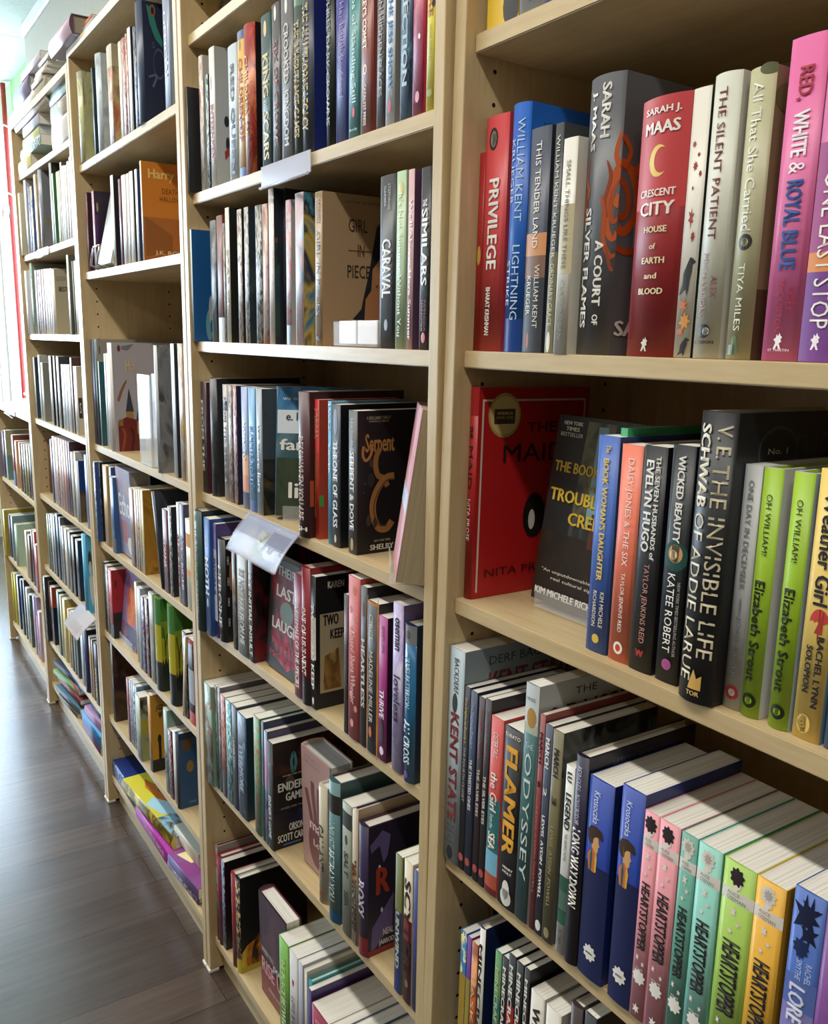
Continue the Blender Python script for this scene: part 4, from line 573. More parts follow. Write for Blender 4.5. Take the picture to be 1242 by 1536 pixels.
book('p',-0.4299,0.018,1.5716,0.0389,0.2164,0.134,(.0,.0,.0),'#5f5c5b',dict(tx=[('CROOKED*',.16,.52,'#b3aca6',.5,.36),('KINGDOM*',.56,.9,'#b3aca6',.5,.36)],em=[(.06,.5,.004,.01,'#d8d2c6')]),'warm grey paperback with pale spaced title, tenth from left, second shelf of second bookcase','books on the second shelf of second bookcase')
book('h',-0.3871,0.018,1.5714,0.0249,0.213,0.152,(.0,.0,.0),'#3d4a44',dict(tx=[('THE INHERITANCE GAMES*',.18,.88,'#c7b27c',.55,.5)],bands=[(0,.1,'#6a8a74')]),'dark green hardcover with gold capitals, eleventh from left, second shelf of second bookcase','books on the second shelf of second bookcase')
book('h',-0.361,0.018,1.5713,0.0318,0.213,0.165,(.0,.0,.0),'#39404e',dict(tx=[('THE HAWTHORNE LEGACY*',.12,.86,'#c7b27c',.5,.5)],fc='#1d2a70'),'navy hardcover with gold capitals and blue side, twelfth from left, second shelf of second bookcase','books on the second shelf of second bookcase')
book('h',-0.2926,0.018,1.571,0.0207,0.213,0.152,(.0,.0,.0),'#1c2424',dict(tx=[('THREE DARK CROWNS*',.15,.88,'#8f9a94',.5,.4)]),'black green hardcover with grey capitals, thirteenth from left, second shelf of second bookcase','books on the second shelf of second bookcase')
book('p',-0.2683,0.018,1.5709,0.032,0.205,0.134,(.0,.0,.0),'#333a84',dict(tx=[('Her British Boyfriend',.2,.74,'#8a62b4',.5,.42)]),'royal blue paperback with purple script, fourteenth from left, second shelf of second bookcase','books on the second shelf of second bookcase')
book('p',-0.2346,0.018,1.5708,0.0289,0.205,0.134,(.0,.0,.0),'#3c7f7e',dict(tx=[('Chaos of Standing Still',.08,.8,'#bfe0d6',.5,.42)],em=[(.85,.5,.003,.006,'#c2343c')],th=[('Brody',.95,.02,.15,.85,'#bfe0d6')]),'teal paperback with pale script title, fifteenth from left, second shelf of second bookcase','books on the second shelf of second bookcase')
book('p',-0.2045,0.018,1.5706,0.0292,0.205,0.134,(.0,.0,.0),'#8a463a',dict(tx=[("HALLEY'S COMET*",.16,.53,'#efe2d4',.4,.32),('CATALYST PRESS*',.72,.95,'#dccbb8',.45,.2)],em=[(.64,.42,.004,.006,'#e8dccb'),(.64,.42,.0025,.004,'#8a463a')]),'brick red paperback with small white capitals, sixteenth from left, second shelf of second bookcase','books on the second shelf of second bookcase')
book('p',-0.1669,0.018,1.5705,0.0192,0.2,0.134,(.0,.0,.0),'#4a4447',dict(tx=[('LIGHT IN HIDDEN PLACES*',.1,.82,'#9a9492',.5,.42)]),'dark grey paperback with grey capitals, seventeenth from left, second shelf of second bookcase','books on the second shelf of second bookcase')
book('p',-0.1462,0.018,1.5704,0.0195,0.2,0.134,(.0,.0,.0),'#cdd4db',dict(fc='#8a8680',tx=[('NOT THE JESS SHOW*',.1,.8,'#4a80b4',.5,.55)],em=[(.89,.5,.004,.007,'#b04a58')]),'pale paperback with bright blue capitals, eighteenth from left, second shelf of second bookcase','books on the second shelf of second bookcase')
book('p',-0.115,0.018,1.5703,0.0232,0.205,0.134,(.0,.0,.0),'#35506a',dict(sart=['#35506a','#28405a','#547a92'],tx=[('SELECTION*',.22,.82,'#a9bfc9',.5,.42)]),'blue paperback with misty pattern, nineteenth from left, second shelf of second bookcase','books on the second shelf of second bookcase')
book('p',-0.0893,0.018,1.5702,0.0235,0.205,0.134,(.0,.0,.0),'#ad2c50',dict(sart=['#ad2c50','#8c2446','#c4486c'],em=[(.4,.3,.002,.003,'#f0e0e4'),(.6,.6,.002,.003,'#f0e0e4'),(.9,.5,.004,.006,'#d890a4')]),'crimson pink paperback with stars, twentieth from left, second shelf of second bookcase','books on the second shelf of second bookcase')
book('p',-0.0616,0.018,1.57,0.0154,0.2,0.134,(.0,.0,.0),'#d8cf3e',dict(tx=[('FOUGERE*',.12,.52,'#b5562c',.5,.55),('HOME-COMING',.56,.74,'#a8862c',.5,.3)],em=[(.46,.8,.003,.004,'#2a2a20'),(.9,.5,.005,.004,'#8a8a30')]),'bright yellow paperback at the right end, twentyfirst from left, second shelf of second bookcase','books on the second shelf of second bookcase')
book('p',-0.7917,0.004,1.316,0.009,0.1959,0.15,(.0,.0,.0),'#cfdbe0',dict(fc='#1c5a94',fr=[('e',.197,.85,.046,.14,'#6a9aa4'),('e',.22,.72,.028,.14,'#a9b4b4'),('e',.225,.86,.019,.06,'#1c5a94')]),'blue paperback with pale wave swirl in corner, first from left, third shelf of second bookcase','books on the third shelf of second bookcase')
book('p',-0.7277,0.018,1.3158,0.0289,0.2051,0.134,(.0,.0,.0),'#2f3438',dict(sart=['#2f3438','#1d2022','#7a7a78']),'dark navy paperback, second from left, third shelf of second bookcase','books on the third shelf of second bookcase')
book('p',-0.6963,0.018,1.3158,0.0269,0.2102,0.134,(.0,.0,.0),'#7a453c',dict(bands=[(.8,1,'#a8a49c')]),'red paperback, third from left, third shelf of second bookcase','books on the third shelf of second bookcase')
book('p',-0.669,0.018,1.3158,0.0088,0.196,0.134,(.0,.0,.0),'#8e877a',dict(scr='#4a3a34'),'taupe paperback, fourth from left, third shelf of second bookcase','books on the third shelf of second bookcase')
book('p',-0.6566,0.018,1.3157,0.0179,0.2192,0.15,(.0,.0,.0),'#cfccbe',dict(fc='#22241f',tx=[('STAR OF*',.3,.75,'#b3923f',.5,.5)]),'cream paperback with gold lettering and black side, fifth from left, third shelf of second bookcase','books on the third shelf of second bookcase')
book('p',-0.6054,0.018,1.3157,0.0188,0.211,0.134,(.0,.0,.0),'#c4bfb2',dict(scr='#8a6a64',fc='#2a2624'),'pale grey paperback, sixth from left, third shelf of second bookcase','books on the third shelf of second bookcase')
book('p',-0.5764,0.018,1.3156,0.0173,0.2114,0.134,(.0,.0,.0),'#b9b7b0',dict(scr='#5a5a60',fc='#20282e',fart=['#1d252c','#20303a','#39434a']),'pale grey paperback, seventh from left, third shelf of second bookcase','books on the third shelf of second bookcase')
book('p',-0.5319,0.018,1.3155,0.024,0.2093,0.134,(.0,.0,.0),'#a6a499',dict(scr='#2c2c2a'),'pale grey paperback, eighth from left, third shelf of second bookcase','books on the third shelf of second bookcase')
book('p',-0.5045,0.018,1.3155,0.0191,0.2084,0.134,(.0,.0,.0),'#b08a78',dict(scr='#8a2c22',sart=['#b0705a','#c9b8a8','#9a4a38']),'taupe paperback, ninth from left, third shelf of second bookcase','books on the third shelf of second bookcase')
book('p',-0.4814,0.018,1.3155,0.0186,0.2277,0.16,(.0,.0,.0),'#d6d1ca',dict(fc='#1d2230',scr='#c9c0b4',fr=[('r',.0,.052,.3,.95,['#1b2a4a','#2a4a3a','#1a1c24']),('r',.0,.035,.31,.34,'#6a4a3a')]),'white spined paperback with black illustrated cover, tenth from left, third shelf of second bookcase','books on the third shelf of second bookcase')
book('p',-0.4624,0.032,1.3154,0.0094,0.2276,0.134,(.0,.0,.0),'#26262a',dict(),'black paperback, eleventh from left, third shelf of second bookcase','books on the third shelf of second bookcase')
book('p',-0.4215,0.018,1.3154,0.0173,0.2049,0.134,(.0,.0,.0),'#b7aeb0',dict(scr='#c47c84',bands=[(.86,1,'#55565a')]),'pale grey paperback, twelfth from left, third shelf of second bookcase','books on the third shelf of second bookcase')
book('p',-0.3902,0.018,1.3153,0.0265,0.2105,0.155,(.0,.0,.0),'#a9bccc',dict(sart=['#a9bccc','#c9a8a8','#7f9fb8'],fart=['#3a7a9a','#c0a84a','#1d3050','#5aa0b4']),'pale blue marbled paperback with vivid graffiti cover, thirteenth from left, third shelf of second bookcase','books on the third shelf of second bookcase')
book('p',-0.3281,0.018,1.3152,0.0211,0.2049,0.15,(.0,.0,.0),'#a88b69',dict(tx=[('GIRL IN PIECES',.25,.8,'#3a2c22',.5,.5),('KATHLEEN',.05,.2,'#4a3a2c',.72,.25),('GLASGOW',.05,.2,'#4a3a2c',.3,.25)],th=[('N*',.95,.03,.3,.7,'#2a2018')],fr=[('t','A NEW YORK TIMES BESTSELLER',.232,.61,.05,.014,'#4a3826'),('t','GIRL',.268,.476,.2,.085,'#38281e'),('r',.268,.525,.36,.367,'#7a3a2c'),('t','IN',.366,.439,.36,.08,'#38281e'),('t','PIECES',.256,.549,.5,.085,'#38281e'),('p',[(.61,.16),(.567,.2),(.488,.5),(.403,.75),(.268,.85),(.268,.87),(.61,.87)],'#24272c'),('p',[(.61,.4),(.525,.48),(.513,.62),(.452,.68),(.439,.82),(.61,.82)],'#b07a54'),('r',.561,.592,.58,.6,'#8a3e34'),('t','KATHLEEN GLASGOW*',.262,.61,.84,.04,'#efe6da')]),'tan paperback with hand drawn title and dark haired face, third shelf of second bookcase','books on the third shelf of second bookcase')
book('p',-0.1556,0.018,1.315,0.035,0.2018,0.134,(.0,.0,.0),'#36373a',dict(tx=[('CARAVAL*',.36,.7,'#dcd8d2',.5,.55),('STEPHANIE',.05,.2,'#a9a6a2',.66,.14),('GARBER',.06,.18,'#a9a6a2',.4,.14)],em=[(.86,.5,.004,.007,'#77767a')]),'black paperback with white capital title, fifteenth from left, third shelf of second bookcase','books on the third shelf of second bookcase')
book('p',-0.1187,0.018,1.3149,0.0203,0.2024,0.134,(.0,.0,.0),'#a9c09c',dict(tx=[("It's Not Summer Without You",.12,.93,'#dfeacb',.5,.4)],em=[(.1,.5,.006,.009,'#c9c070')]),'pale green paperback with white script, sixteenth from left, third shelf of second bookcase','books on the third shelf of second bookcase')
book('p',-0.0936,0.018,1.3149,0.0121,0.2014,0.134,(.0,.0,.0),'#c9a3a6',dict(fc='#5c4058',tx=[("We'll Always Have Summer*",.16,.95,'#f2e3e2',.5,.6)]),'dusty pink paperback with white script, seventeenth from left, third shelf of second bookcase','books on the third shelf of second bookcase')
book('p',-0.0672,0.018,1.3148,0.0196,0.1996,0.134,(.0,.0,.0),'#29282c',dict(tx=[('THE*',.17,.21,'#eeeae0',.5,.4),('SIMILARS*',.22,.64,'#eeeae0',.5,.55),('REBECCA',.72,.9,'#8a3c40',.66,.18),('HANOVER',.72,.9,'#8a3c40',.36,.18)],em=[(.93,.5,.004,.006,'#c2484a')]),'black paperback with bold white title at right end, eighteenth book, third shelf of second bookcase','books on the third shelf of second bookcase')
book('p',-0.7898,0.015,1.0367,0.0298,0.2064,0.134,(.0,.0,.0),'#382327',dict(tx=[('FROM THE*',.16,.8,'#c9c0b8',.4,.4)],fc='#542832'),'dark maroon paperback with white capitals, first from left, fourth shelf of second bookcase','books on the fourth shelf of second bookcase')
book('h',-0.7516,0.02,1.0367,0.0317,0.2145,0.165,(.0,.0,.0),'#2b2c2e',dict(sart=['#26272a','#3c3d40','#1d1e20'],ro=.15,fc='#222326'),'black hardcover in crinkled clear jacket, second from left, fourth shelf of second bookcase','books on the fourth shelf of second bookcase')
book('p',-0.6918,0.02,1.0367,0.0207,0.2065,0.134,(.0,.0,.0),'#b5aaa2',dict(tx=[('FROM THE DESK OF*',.1,.85,'#3a3434',.5,.5)],bands=[(.14,.22,'#3a3638')]),'pale grey paperback with charcoal lettering, third from left, fourth shelf of second bookcase','books on the fourth shelf of second bookcase')
book('p',-0.669,0.02,1.0367,0.0192,0.2069,0.134,(.0,.0,.0),'#665a54',dict(scr='#a99c92'),'taupe paperback, fourth from left, fourth shelf of second bookcase','books on the fourth shelf of second bookcase')
book('p',-0.6458,0.02,1.0367,0.0158,0.207,0.134,(.0,.0,.0),'#c2a9a4',dict(fc='#23243f',scr='#8a3a44'),'pale red paperback, fifth from left, fourth shelf of second bookcase','books on the fourth shelf of second bookcase')
book('p',-0.6078,0.02,1.0367,0.0263,0.2071,0.134,(.0,.0,.0),'#8f9cc0',dict(bands=[(.55,.72,'#d8a068'),(.72,.86,'#c9825a')],tx=[('HOW TO*',.28,.6,'#e8ecf2',.5,.4)]),'sky blue paperback with sunset band, sixth from left, fourth shelf of second bookcase','books on the fourth shelf of second bookcase')
book('p',-0.5778,0.02,1.0367,0.0282,0.2069,0.134,(.0,.0,.0),'#679bc6',dict(tx=[('SUMMER ROAD*',.3,.78,'#3a70a0',.5,.5)],bands=[(.9,1,'#2a4a7a')]),'blue paperback with blue lettering, seventh from left, fourth shelf of second bookcase','books on the fourth shelf of second bookcase')
book('p',-0.546,0.02,1.0367,0.0237,0.2076,0.14,(.0,.0,.0),'#8c949a',dict(fc='#4a545c',tx=[('we were liars*',.28,.82,'#e3e6e6',.5,.5)],fr=[('t','e.',.04,.056,.2,.04,'#1d2022'),('r',.0,1,.55,1,['#3a3a34','#1f2524','#5a4a34'])]),'grey paperback with lower case white title, eighth from left, fourth shelf of second bookcase','books on the fourth shelf of second bookcase')
book('h',-0.5014,0.0387,1.0412,0.024,0.207,0.14,(.0,-.1222,-.6632),'#27506e',dict(fr=[('r',0,1,.0,.2,['#2a6a9c','#5a94b8']),('r',0,1,.18,.36,'#dfe8ee'),('r',0,1,.36,.55,['#5a7a84','#38565c']),('r',0,1,.55,1,['#1f2c22','#2c3a24','#3a4630']),('t','we were liars',.06,.5,.09,.03,'#cfd8de'),('t','e. lockhart*',.1,.62,.23,.06,'#2c3a48'),('t','family*',.03,.66,.46,.11,'#ecebe2'),('t','of*',.26,.46,.63,.09,'#ecebe2'),('t','liars*',.14,.66,.8,.12,'#ecebe2')]),'blue and dark green hardcover facing out in clear stand, fourth shelf of second bookcase','books on the fourth shelf of second bookcase')
book('h',-0.3702,0.012,1.0368,0.0333,0.2135,0.16,(.0,.0,.0),'#4a2224',dict(tx=[('DEARY WHEN YOU ARE*',.3,.88,'#b39a90',.5,.45)],fc='#3a1a1c',fr=[('r',.0,.04,.6,.78,'#b3502c')],th=[('ISH*',.94,.03,.1,.9,'#e3dcd4')]),'oxblood hardcover with faint capitals, tenth from left, fourth shelf of second bookcase','books on the fourth shelf of second bookcase')
book('p',-0.3366,0.02,1.0368,0.0139,0.2034,0.135,(.0,.0,.0),'#c4352c',dict(fc='#b84028',tx=[('SARAH*',.06,.26,'#e7a98c',.7,.3),('J. MAAS*',.06,.28,'#e7a98c',.28,.3),('A COURT OF*',.36,.62,'#a8702c',.66,.26),('THORNS AND ROSES*',.36,.84,'#a8702c',.3,.26)],fr=[('r',.0,.053,.68,.76,'#5a9a3c')]),'bright red thick paperback with tan lettering, eleventh from left, fourth shelf of second bookcase','books on the fourth shelf of second bookcase')
book('p',-0.2954,0.02,1.0368,0.0097,0.2037,0.134,(.0,.0,.0),'#5fa6cc',dict(tx=[('I WAS*',.02,.2,'#e0eef2',.5,.5),('NEVER*',.3,.5,'#e0eef2',.5,.5)]),'blue paperback with white lettering, twelfth from left, fourth shelf of second bookcase','books on the fourth shelf of second bookcase')
book('p',-0.2838,0.02,1.0368,0.0246,0.2008,0.135,(.0,.0,.0),'#383d46',dict(fc='#15171a',tx=[('THRONE OF GLASS*',.25,.86,'#e3e4e2',.5,.5)],em=[(.12,.5,.006,.018,'#7a7f98'),(.94,.5,.003,.006,'#c9c9c6')]),'slate black paperback with white italic capitals, thirteenth from left, fourth shelf of second bookcase','books on the fourth shelf of second bookcase')
book('p',-0.2358,0.02,1.0368,0.0231,0.1959,0.14,(.0,.0,.0),'#5f6265',dict(fc='#171517',sp='#4b4d50',tx=[('SERPENT & DOVE*',.28,.83,'#e3ded4',.5,.45),('SHELBY MAHURIN',.05,.25,'#a9a6a0',.5,.3)],em=[(.93,.5,.004,.009,'#b39a6a')],fr=[('t','A BRILLIANT DEBUT',.099,.372,.05,.022,'#b9ac96'),('t','SARAH J. MAAS',.124,.351,.075,.016,'#b9ac96'),('t','Serpent*',.083,.413,.24,.16,'#a5743c'),('c',[(.066,.24),(.058,.3),(.091,.34),(.14,.31),(.165,.25)],.004,'#a5743c'),('c',[(.248,.26),(.207,.32),(.202,.39),(.231,.45),(.289,.47),(.339,.53)],.008,'#8a6232'),('c',[(.413,.46),(.322,.47),(.227,.54),(.174,.64),(.182,.74),(.24,.82),(.331,.83),(.393,.78)],.01,'#96693a'),('c',[(.405,.48),(.322,.49),(.236,.56),(.186,.65),(.194,.73),(.248,.8),(.331,.81)],.002,'#5a3f22'),('e',.149,.36,.025,.03,'#3c3430'),('e',.149,.48,.041,.05,'#2c2827'),('e',.124,.76,.029,.04,'#3c3430'),('e',.198,.78,.025,.035,'#3c3430'),('e',.083,.5,.004,.007,'#8c8378'),('e',.066,.56,.003,.006,'#8c8378'),('t','NEW YORK TIMES',.186,.372,.91,.016,'#b9ac96'),('t','SHELBY*',.14,.413,.955,.038,'#d8cfc0')]),'black paperback with golden serpent cover, fourteenth from left, fourth shelf of second bookcase','books on the fourth shelf of second bookcase')
book('p',-0.1411,0.0729,1.0413,0.034,0.205,0.13,(.0,-.1396,-2.1118),'#c98f92',dict(pg='#a9997a',fart=['#d8a0a4','#c47a80'],fr=[('r',.0,.9,.5,.62,'#c9d4e4')]),'pink paperback angled on a stand showing its page edges, fourth shelf of second bookcase','books on the fourth shelf of second bookcase')
book('h',-0.7908,-0.002,0.7699,0.0332,0.2347,0.16,(.0,.0,.0),'#2d4642',dict(tx=[('STALKING JACK THE RIPPER*',.14,.86,'#7f9a8c',.5,.3)],em=[(.06,.5,.003,.006,'#7f9a8c')],fc='#1f302e'),'dark green hardcover with grey green capitals, first from left, fifth shelf of second bookcase','books on the fifth shelf of second bookcase')
book('p',-0.7533,0.0,0.7704,0.0309,0.2254,0.134,(.0,.0,.0),'#28569a',dict(tx=[('MOTH*',.33,.65,'#e3e6ea',.5,.6)],em=[(.2,.5,.003,.009,'#dfe6ee'),(.72,.5,.003,.009,'#dfe6ee')]),'blue paperback with bold white capitals, second from left, fifth shelf of second bookcase','books on the fifth shelf of second bookcase')
book('p',-0.7221,0.006,0.7706,0.0143,0.2185,0.134,(.0,.0,.0),'#5a4a86',dict(bands=[(.22,.85,'#b9b7c0')],tx=[('RIVALS*',.3,.62,'#4a4478',.5,.55)]),'purple paperback with blue lettering, third from left, fifth shelf of second bookcase','books on the fifth shelf of second bookcase')
book('h',-0.7073,0.011,0.7707,0.0316,0.1947,0.14,(.0,.0,.0),'#2e3034',dict(tx=[('HEROINE*',.26,.86,'#c9c9c4',.5,.42)],fc='#1d1d20',fr=[('e',.066,.35,.018,.14,'#a87a52'),('t','H*',.022,.044,.2,.08,'#cfcac2'),('t','H*',.022,.044,.4,.08,'#cfcac2'),('t','H*',.022,.044,.6,.08,'#cfcac2'),('t','H*',.022,.044,.8,.08,'#cfcac2')]),'charcoal hardcover with spaced pale capitals, fourth from left, fifth shelf of second bookcase','books on the fifth shelf of second bookcase')
book('p',-0.6462,0.011,0.7714,0.0174,0.2,0.134,(.0,.0,.0),'#5c4632',dict(sart=['#1d1a18','#8a6a48','#2c2420']),'dark brown paperback, fifth from left, fifth shelf of second bookcase','books on the fifth shelf of second bookcase')
book('p',-0.6225,0.011,0.7716,0.0471,0.198,0.134,(.0,.0,.0),'#94918b',dict(tx=[('BE NOT FAR FROM ME*',.2,.9,'#bcbab4',.5,.45)]),'grey paperback with pale capitals, sixth from left, fifth shelf of second bookcase','books on the fifth shelf of second bookcase')
book('p',-0.5722,0.011,0.772,0.0216,0.204,0.134,(.0,.0,.0),'#1f1a1c',dict(fc='#2a1a1c',tx=[('THE INITIAL INSULT*',.2,.95,'#e6e0da',.5,.55)],fart=['#1c1618','#7a1f26','#241a1c']),'black paperback with white and red capitals, seventh from left, fifth shelf of second bookcase','books on the fifth shelf of second bookcase')
book('p',-0.5311,0.042,0.7768,0.018,0.19,0.137,(.0,-.0698,-1.5708),'#23282a',dict(fr=[('p',[(.1,.1),(.85,.15),(.95,.4),(.8,.6),(.9,.8),(.6,.95),(.3,.9),(.08,.7),(.2,.5),(.05,.3)],['#a81f38','#2a1c20','#c22c44']),('e',.5,.45,.18,.1,'#7c8c84'),('t','THEIR*',.2,.7,.1,.08,'#d8d2ca'),('t','LAST*',.2,.75,.28,.1,'#efece4'),('t','LAUGH*',.12,.85,.58,.1,'#efece4'),('t','MINDY*',.15,.8,.74,.06,'#a81f38'),('t','McGINNIS*',.1,.9,.86,.06,'#a81f38')]),'black paperback facing out with crimson splashes and white title, fifth shelf of second bookcase','books on the fifth shelf of second bookcase')
book('p',-0.3922,0.011,0.7735,0.0281,0.2,0.134,(.0,.0,.0),'#a5495a',dict(tx=[('THE FEMALE OF THE SPECIES*',.22,.92,'#f0dcd8',.5,.42)]),'rose pink paperback with white capitals, ninth from left, fifth shelf of second bookcase','books on the fifth shelf of second bookcase')
book('h',-0.3626,0.011,0.7738,0.0271,0.217,0.155,(.0,.0,.0),'#8c2029',dict(tx=[('ONE OF US IS NEXT*',.28,.78,'#f0e6de',.5,.5)],bands=[(.8,1,'#1d1a1e')]),'deep red hardcover with white handwritten title, tenth from left, fifth shelf of second bookcase','books on the fifth shelf of second bookcase')
book('p',-0.3349,0.011,0.774,0.0164,0.2079,0.14,(.0,.0,.0),'#1c1b1d',dict(tx=[('TWO CAN KEEP*',.2,.85,'#e6e2da',.5,.55)],bands=[(.3,.62,'#d8d2c4')],em=[(.94,.5,.003,.006,'#e6e2da')],fr=[('t','KAREN*',.143,.341,.07,.05,'#d8d4cc'),('r',.048,1,.28,.88,'#b8a684'),('p',[(.102,.6),(.273,.55),(.307,.86),(.085,.86)],['#a87c3c','#6e4c24','#c9a868']),('t','TWO*',.085,.273,.33,.08,'#1d1b1b'),('t','KEEP*',.171,.341,.44,.07,'#1d1b1b')]),'black paperback with tan photo of blonde hair, eleventh from left, fifth shelf of second bookcase','books on the fifth shelf of second bookcase')
book('p',-0.2321,0.011,0.7749,0.0118,0.205,0.134,(.0,.0,.0),'#2c2022',dict(sart=['#2c2022','#5a2a2c']),'black paperback, twelfth from left, fifth shelf of second bookcase','books on the fifth shelf of second bookcase')
book('p',-0.2191,0.011,0.775,0.0319,0.2354,0.134,(.0,.0,.0),'#b34d4a',dict(em=[(.2,.3,.004,.005,'#d8897c'),(.25,.75,.004,.005,'#d8897c'),(.32,.35,.004,.005,'#d8897c'),(.72,.3,.004,.005,'#d8897c'),(.8,.7,.004,.005,'#d8897c'),(.9,.4,.005,.006,'#d8897c'),(.08,.6,.005,.006,'#d8897c')],tx=[('I Kissed Shara Wheeler',.3,.78,'#f2c4b8',.5,.4)]),'coral red paperback with floral dots, thirteenth from left, fifth shelf of second bookcase','books on the fifth shelf of second bookcase')
book('p',-0.1859,0.011,0.7753,0.0174,0.2281,0.134,(.0,.0,.0),'#282326',dict(tx=[('HEARTLESS*',.32,.75,'#d8d2cc',.5,.5)],em=[(.14,.5,.003,.01,'#8a5a48')]),'black paperback with white italic capitals, fourteenth from left, fifth shelf of second bookcase','books on the fifth shelf of second bookcase')
book('p',-0.1681,0.011,0.7754,0.0297,0.213,0.134,(.0,.0,.0),'#22201f',dict(bands=[(0,.02,'#c9843a')],em=[(.37,.06,.0018,.05,'#c9843a'),(.37,.94,.0018,.05,'#c9843a'),(.6,.06,.0018,.05,'#c9843a'),(.6,.94,.0018,.05,'#c9843a'),(.8,.06,.0018,.05,'#c9843a'),(.8,.94,.0018,.05,'#c9843a'),(.2,.06,.0018,.05,'#c9843a'),(.2,.94,.0018,.05,'#c9843a'),(.86,.4,.004,.008,'#c9602c')],tx=[('CIRCE',.08,.26,'#d8cdb8',.45,.32),('MADELINE MILLER',.32,.8,'#d8cdb8',.45,.32)]),'black paperback edged in orange and gold beads, fifteenth from left, fifth shelf of second bookcase','books on the fifth shelf of second bookcase')
book('p',-0.1381,0.011,0.7757,0.0216,0.1998,0.134,(.0,.0,.0),'#9c2b76',dict(tx=[('KENNETH OPPEL',.06,.25,'#5a1a46',.6,.3),('THRIVE*',.5,.7,'#f0dce8',.5,.5)],fc='#2a1424',em=[(.93,.5,.005,.006,'#f0dce8'),(.8,.5,.005,.02,'#3a1a30')]),'magenta paperback with short white title, sixteenth from left, fifth shelf of second bookcase','books on the fifth shelf of second bookcase')
book('p',-0.1033,0.011,0.776,0.0241,0.2266,0.14,(.0,.0,.0),'#c0b2d2',dict(tx=[('oseman*',.08,.27,'#2c2632',.5,.42),('loveless*',.42,.7,'#2c2632',.5,.6)],sart=['#c0b2d2','#a794c0','#d8cee2'],fc='#7a6a9a'),'lilac paperback with lower case black title, seventeenth from left, fifth shelf of second bookcase','books on the fifth shelf of second bookcase')
book('h',-0.0742,0.011,0.7762,0.0251,0.208,0.152,(.0,.0,.0),'#2a6894',dict(bands=[(0,.12,'#7b7f82')],ro=.2,tx=[('JAMES PATTERSON*',.2,.52,'#a9d0e0',.5,.42),('ALI CROSS*',.6,.88,'#cfe8f0',.5,.5)],em=[(.06,.5,.005,.006,'#55585a'),(.95,.5,.004,.005,'#6a4a8a')],fc='#16243c'),'glossy blue hardcover with silver top, eighteenth from left, fifth shelf of second bookcase','books on the fifth shelf of second bookcase')
book('p',-0.7908,0.004,0.4483,0.0412,0.21,0.134,(.0,.0,.0),'#86a596',dict(sart=['#86a596','#9db8aa','#7a4a34','#5e7a68']),'misty green paperback with rust tree drawing, first from left, sixth shelf of second bookcase','books on the sixth shelf of second bookcase')
book('p',-0.7492,0.01,0.4488,0.0126,0.2139,0.134,(.0,.0,.0),'#5e7a6a',dict(sart=['#3f5a4c','#7a9a88','#6a4a38']),'dull green paperback, second from left, sixth shelf of second bookcase','books on the sixth shelf of second bookcase')
book('p',-0.7329,0.01,0.4492,0.0134,0.2171,0.134,(.0,.0,.0),'#6a6470',dict(scr='#a89ca0'),'grey paperback, third from left, sixth shelf of second bookcase','books on the sixth shelf of second bookcase')
book('p',-0.7179,0.01,0.4494,0.0242,0.2074,0.134,(.0,.0,.0),'#b37c6a',dict(scr='#7a3a30',bands=[(.75,1,'#2a2426')]),'rust paperback, fourth from left, sixth shelf of second bookcase','books on the sixth shelf of second bookcase')
book('p',-0.6916,0.01,0.4497,0.0278,0.2072,0.134,(.0,.0,.0),'#4c8a92',dict(scr='#bfe0e0'),'teal paperback, fifth from left, sixth shelf of second bookcase','books on the sixth shelf of second bookcase')
book('p',-0.6616,0.01,0.4501,0.0249,0.2076,0.134,(.0,.0,.0),'#44444e',dict(tx=[('UNDER CITY*',.3,.6,'#b9b9b6',.5,.35)]),'charcoal paperback with pale grey lettering, sixth from left, sixth shelf of second bookcase','books on the sixth shelf of second bookcase')
book('p',-0.6349,0.01,0.4504,0.0421,0.203,0.134,(.0,.0,.0),'#47566f',dict(sart=['#47566f','#2c3a54','#7a90a8'],fc='#1d2c3c',tx=[('EVERMORE*',.3,.75,'#a9bccc',.5,.4)]),'stormy blue paperback with misty title, seventh from left, sixth shelf of second bookcase','books on the sixth shelf of second bookcase')
book('p',-0.559,0.01,0.4513,0.0261,0.2245,0.134,(.0,.0,.0),'#5f9c74',dict(scr='#a9583c'),'sea green paperback with rust lettering, eighth from left, sixth shelf of second bookcase','books on the sixth shelf of second bookcase')
book('p',-0.5246,0.01,0.4517,0.01,0.2254,0.134,(.0,.0,.0),'#37405c',dict(),'dark blue paperback, ninth from left, sixth shelf of second bookcase','books on the sixth shelf of second bookcase')
book('p',-0.5134,0.01,0.4519,0.0125,0.2128,0.134,(.0,.0,.0),'#4a4460',dict(sart=['#2a2c4a','#7a9ab0','#b07aa0']),'dull purple paperback, tenth from left, sixth shelf of second bookcase','books on the sixth shelf of second bookcase')
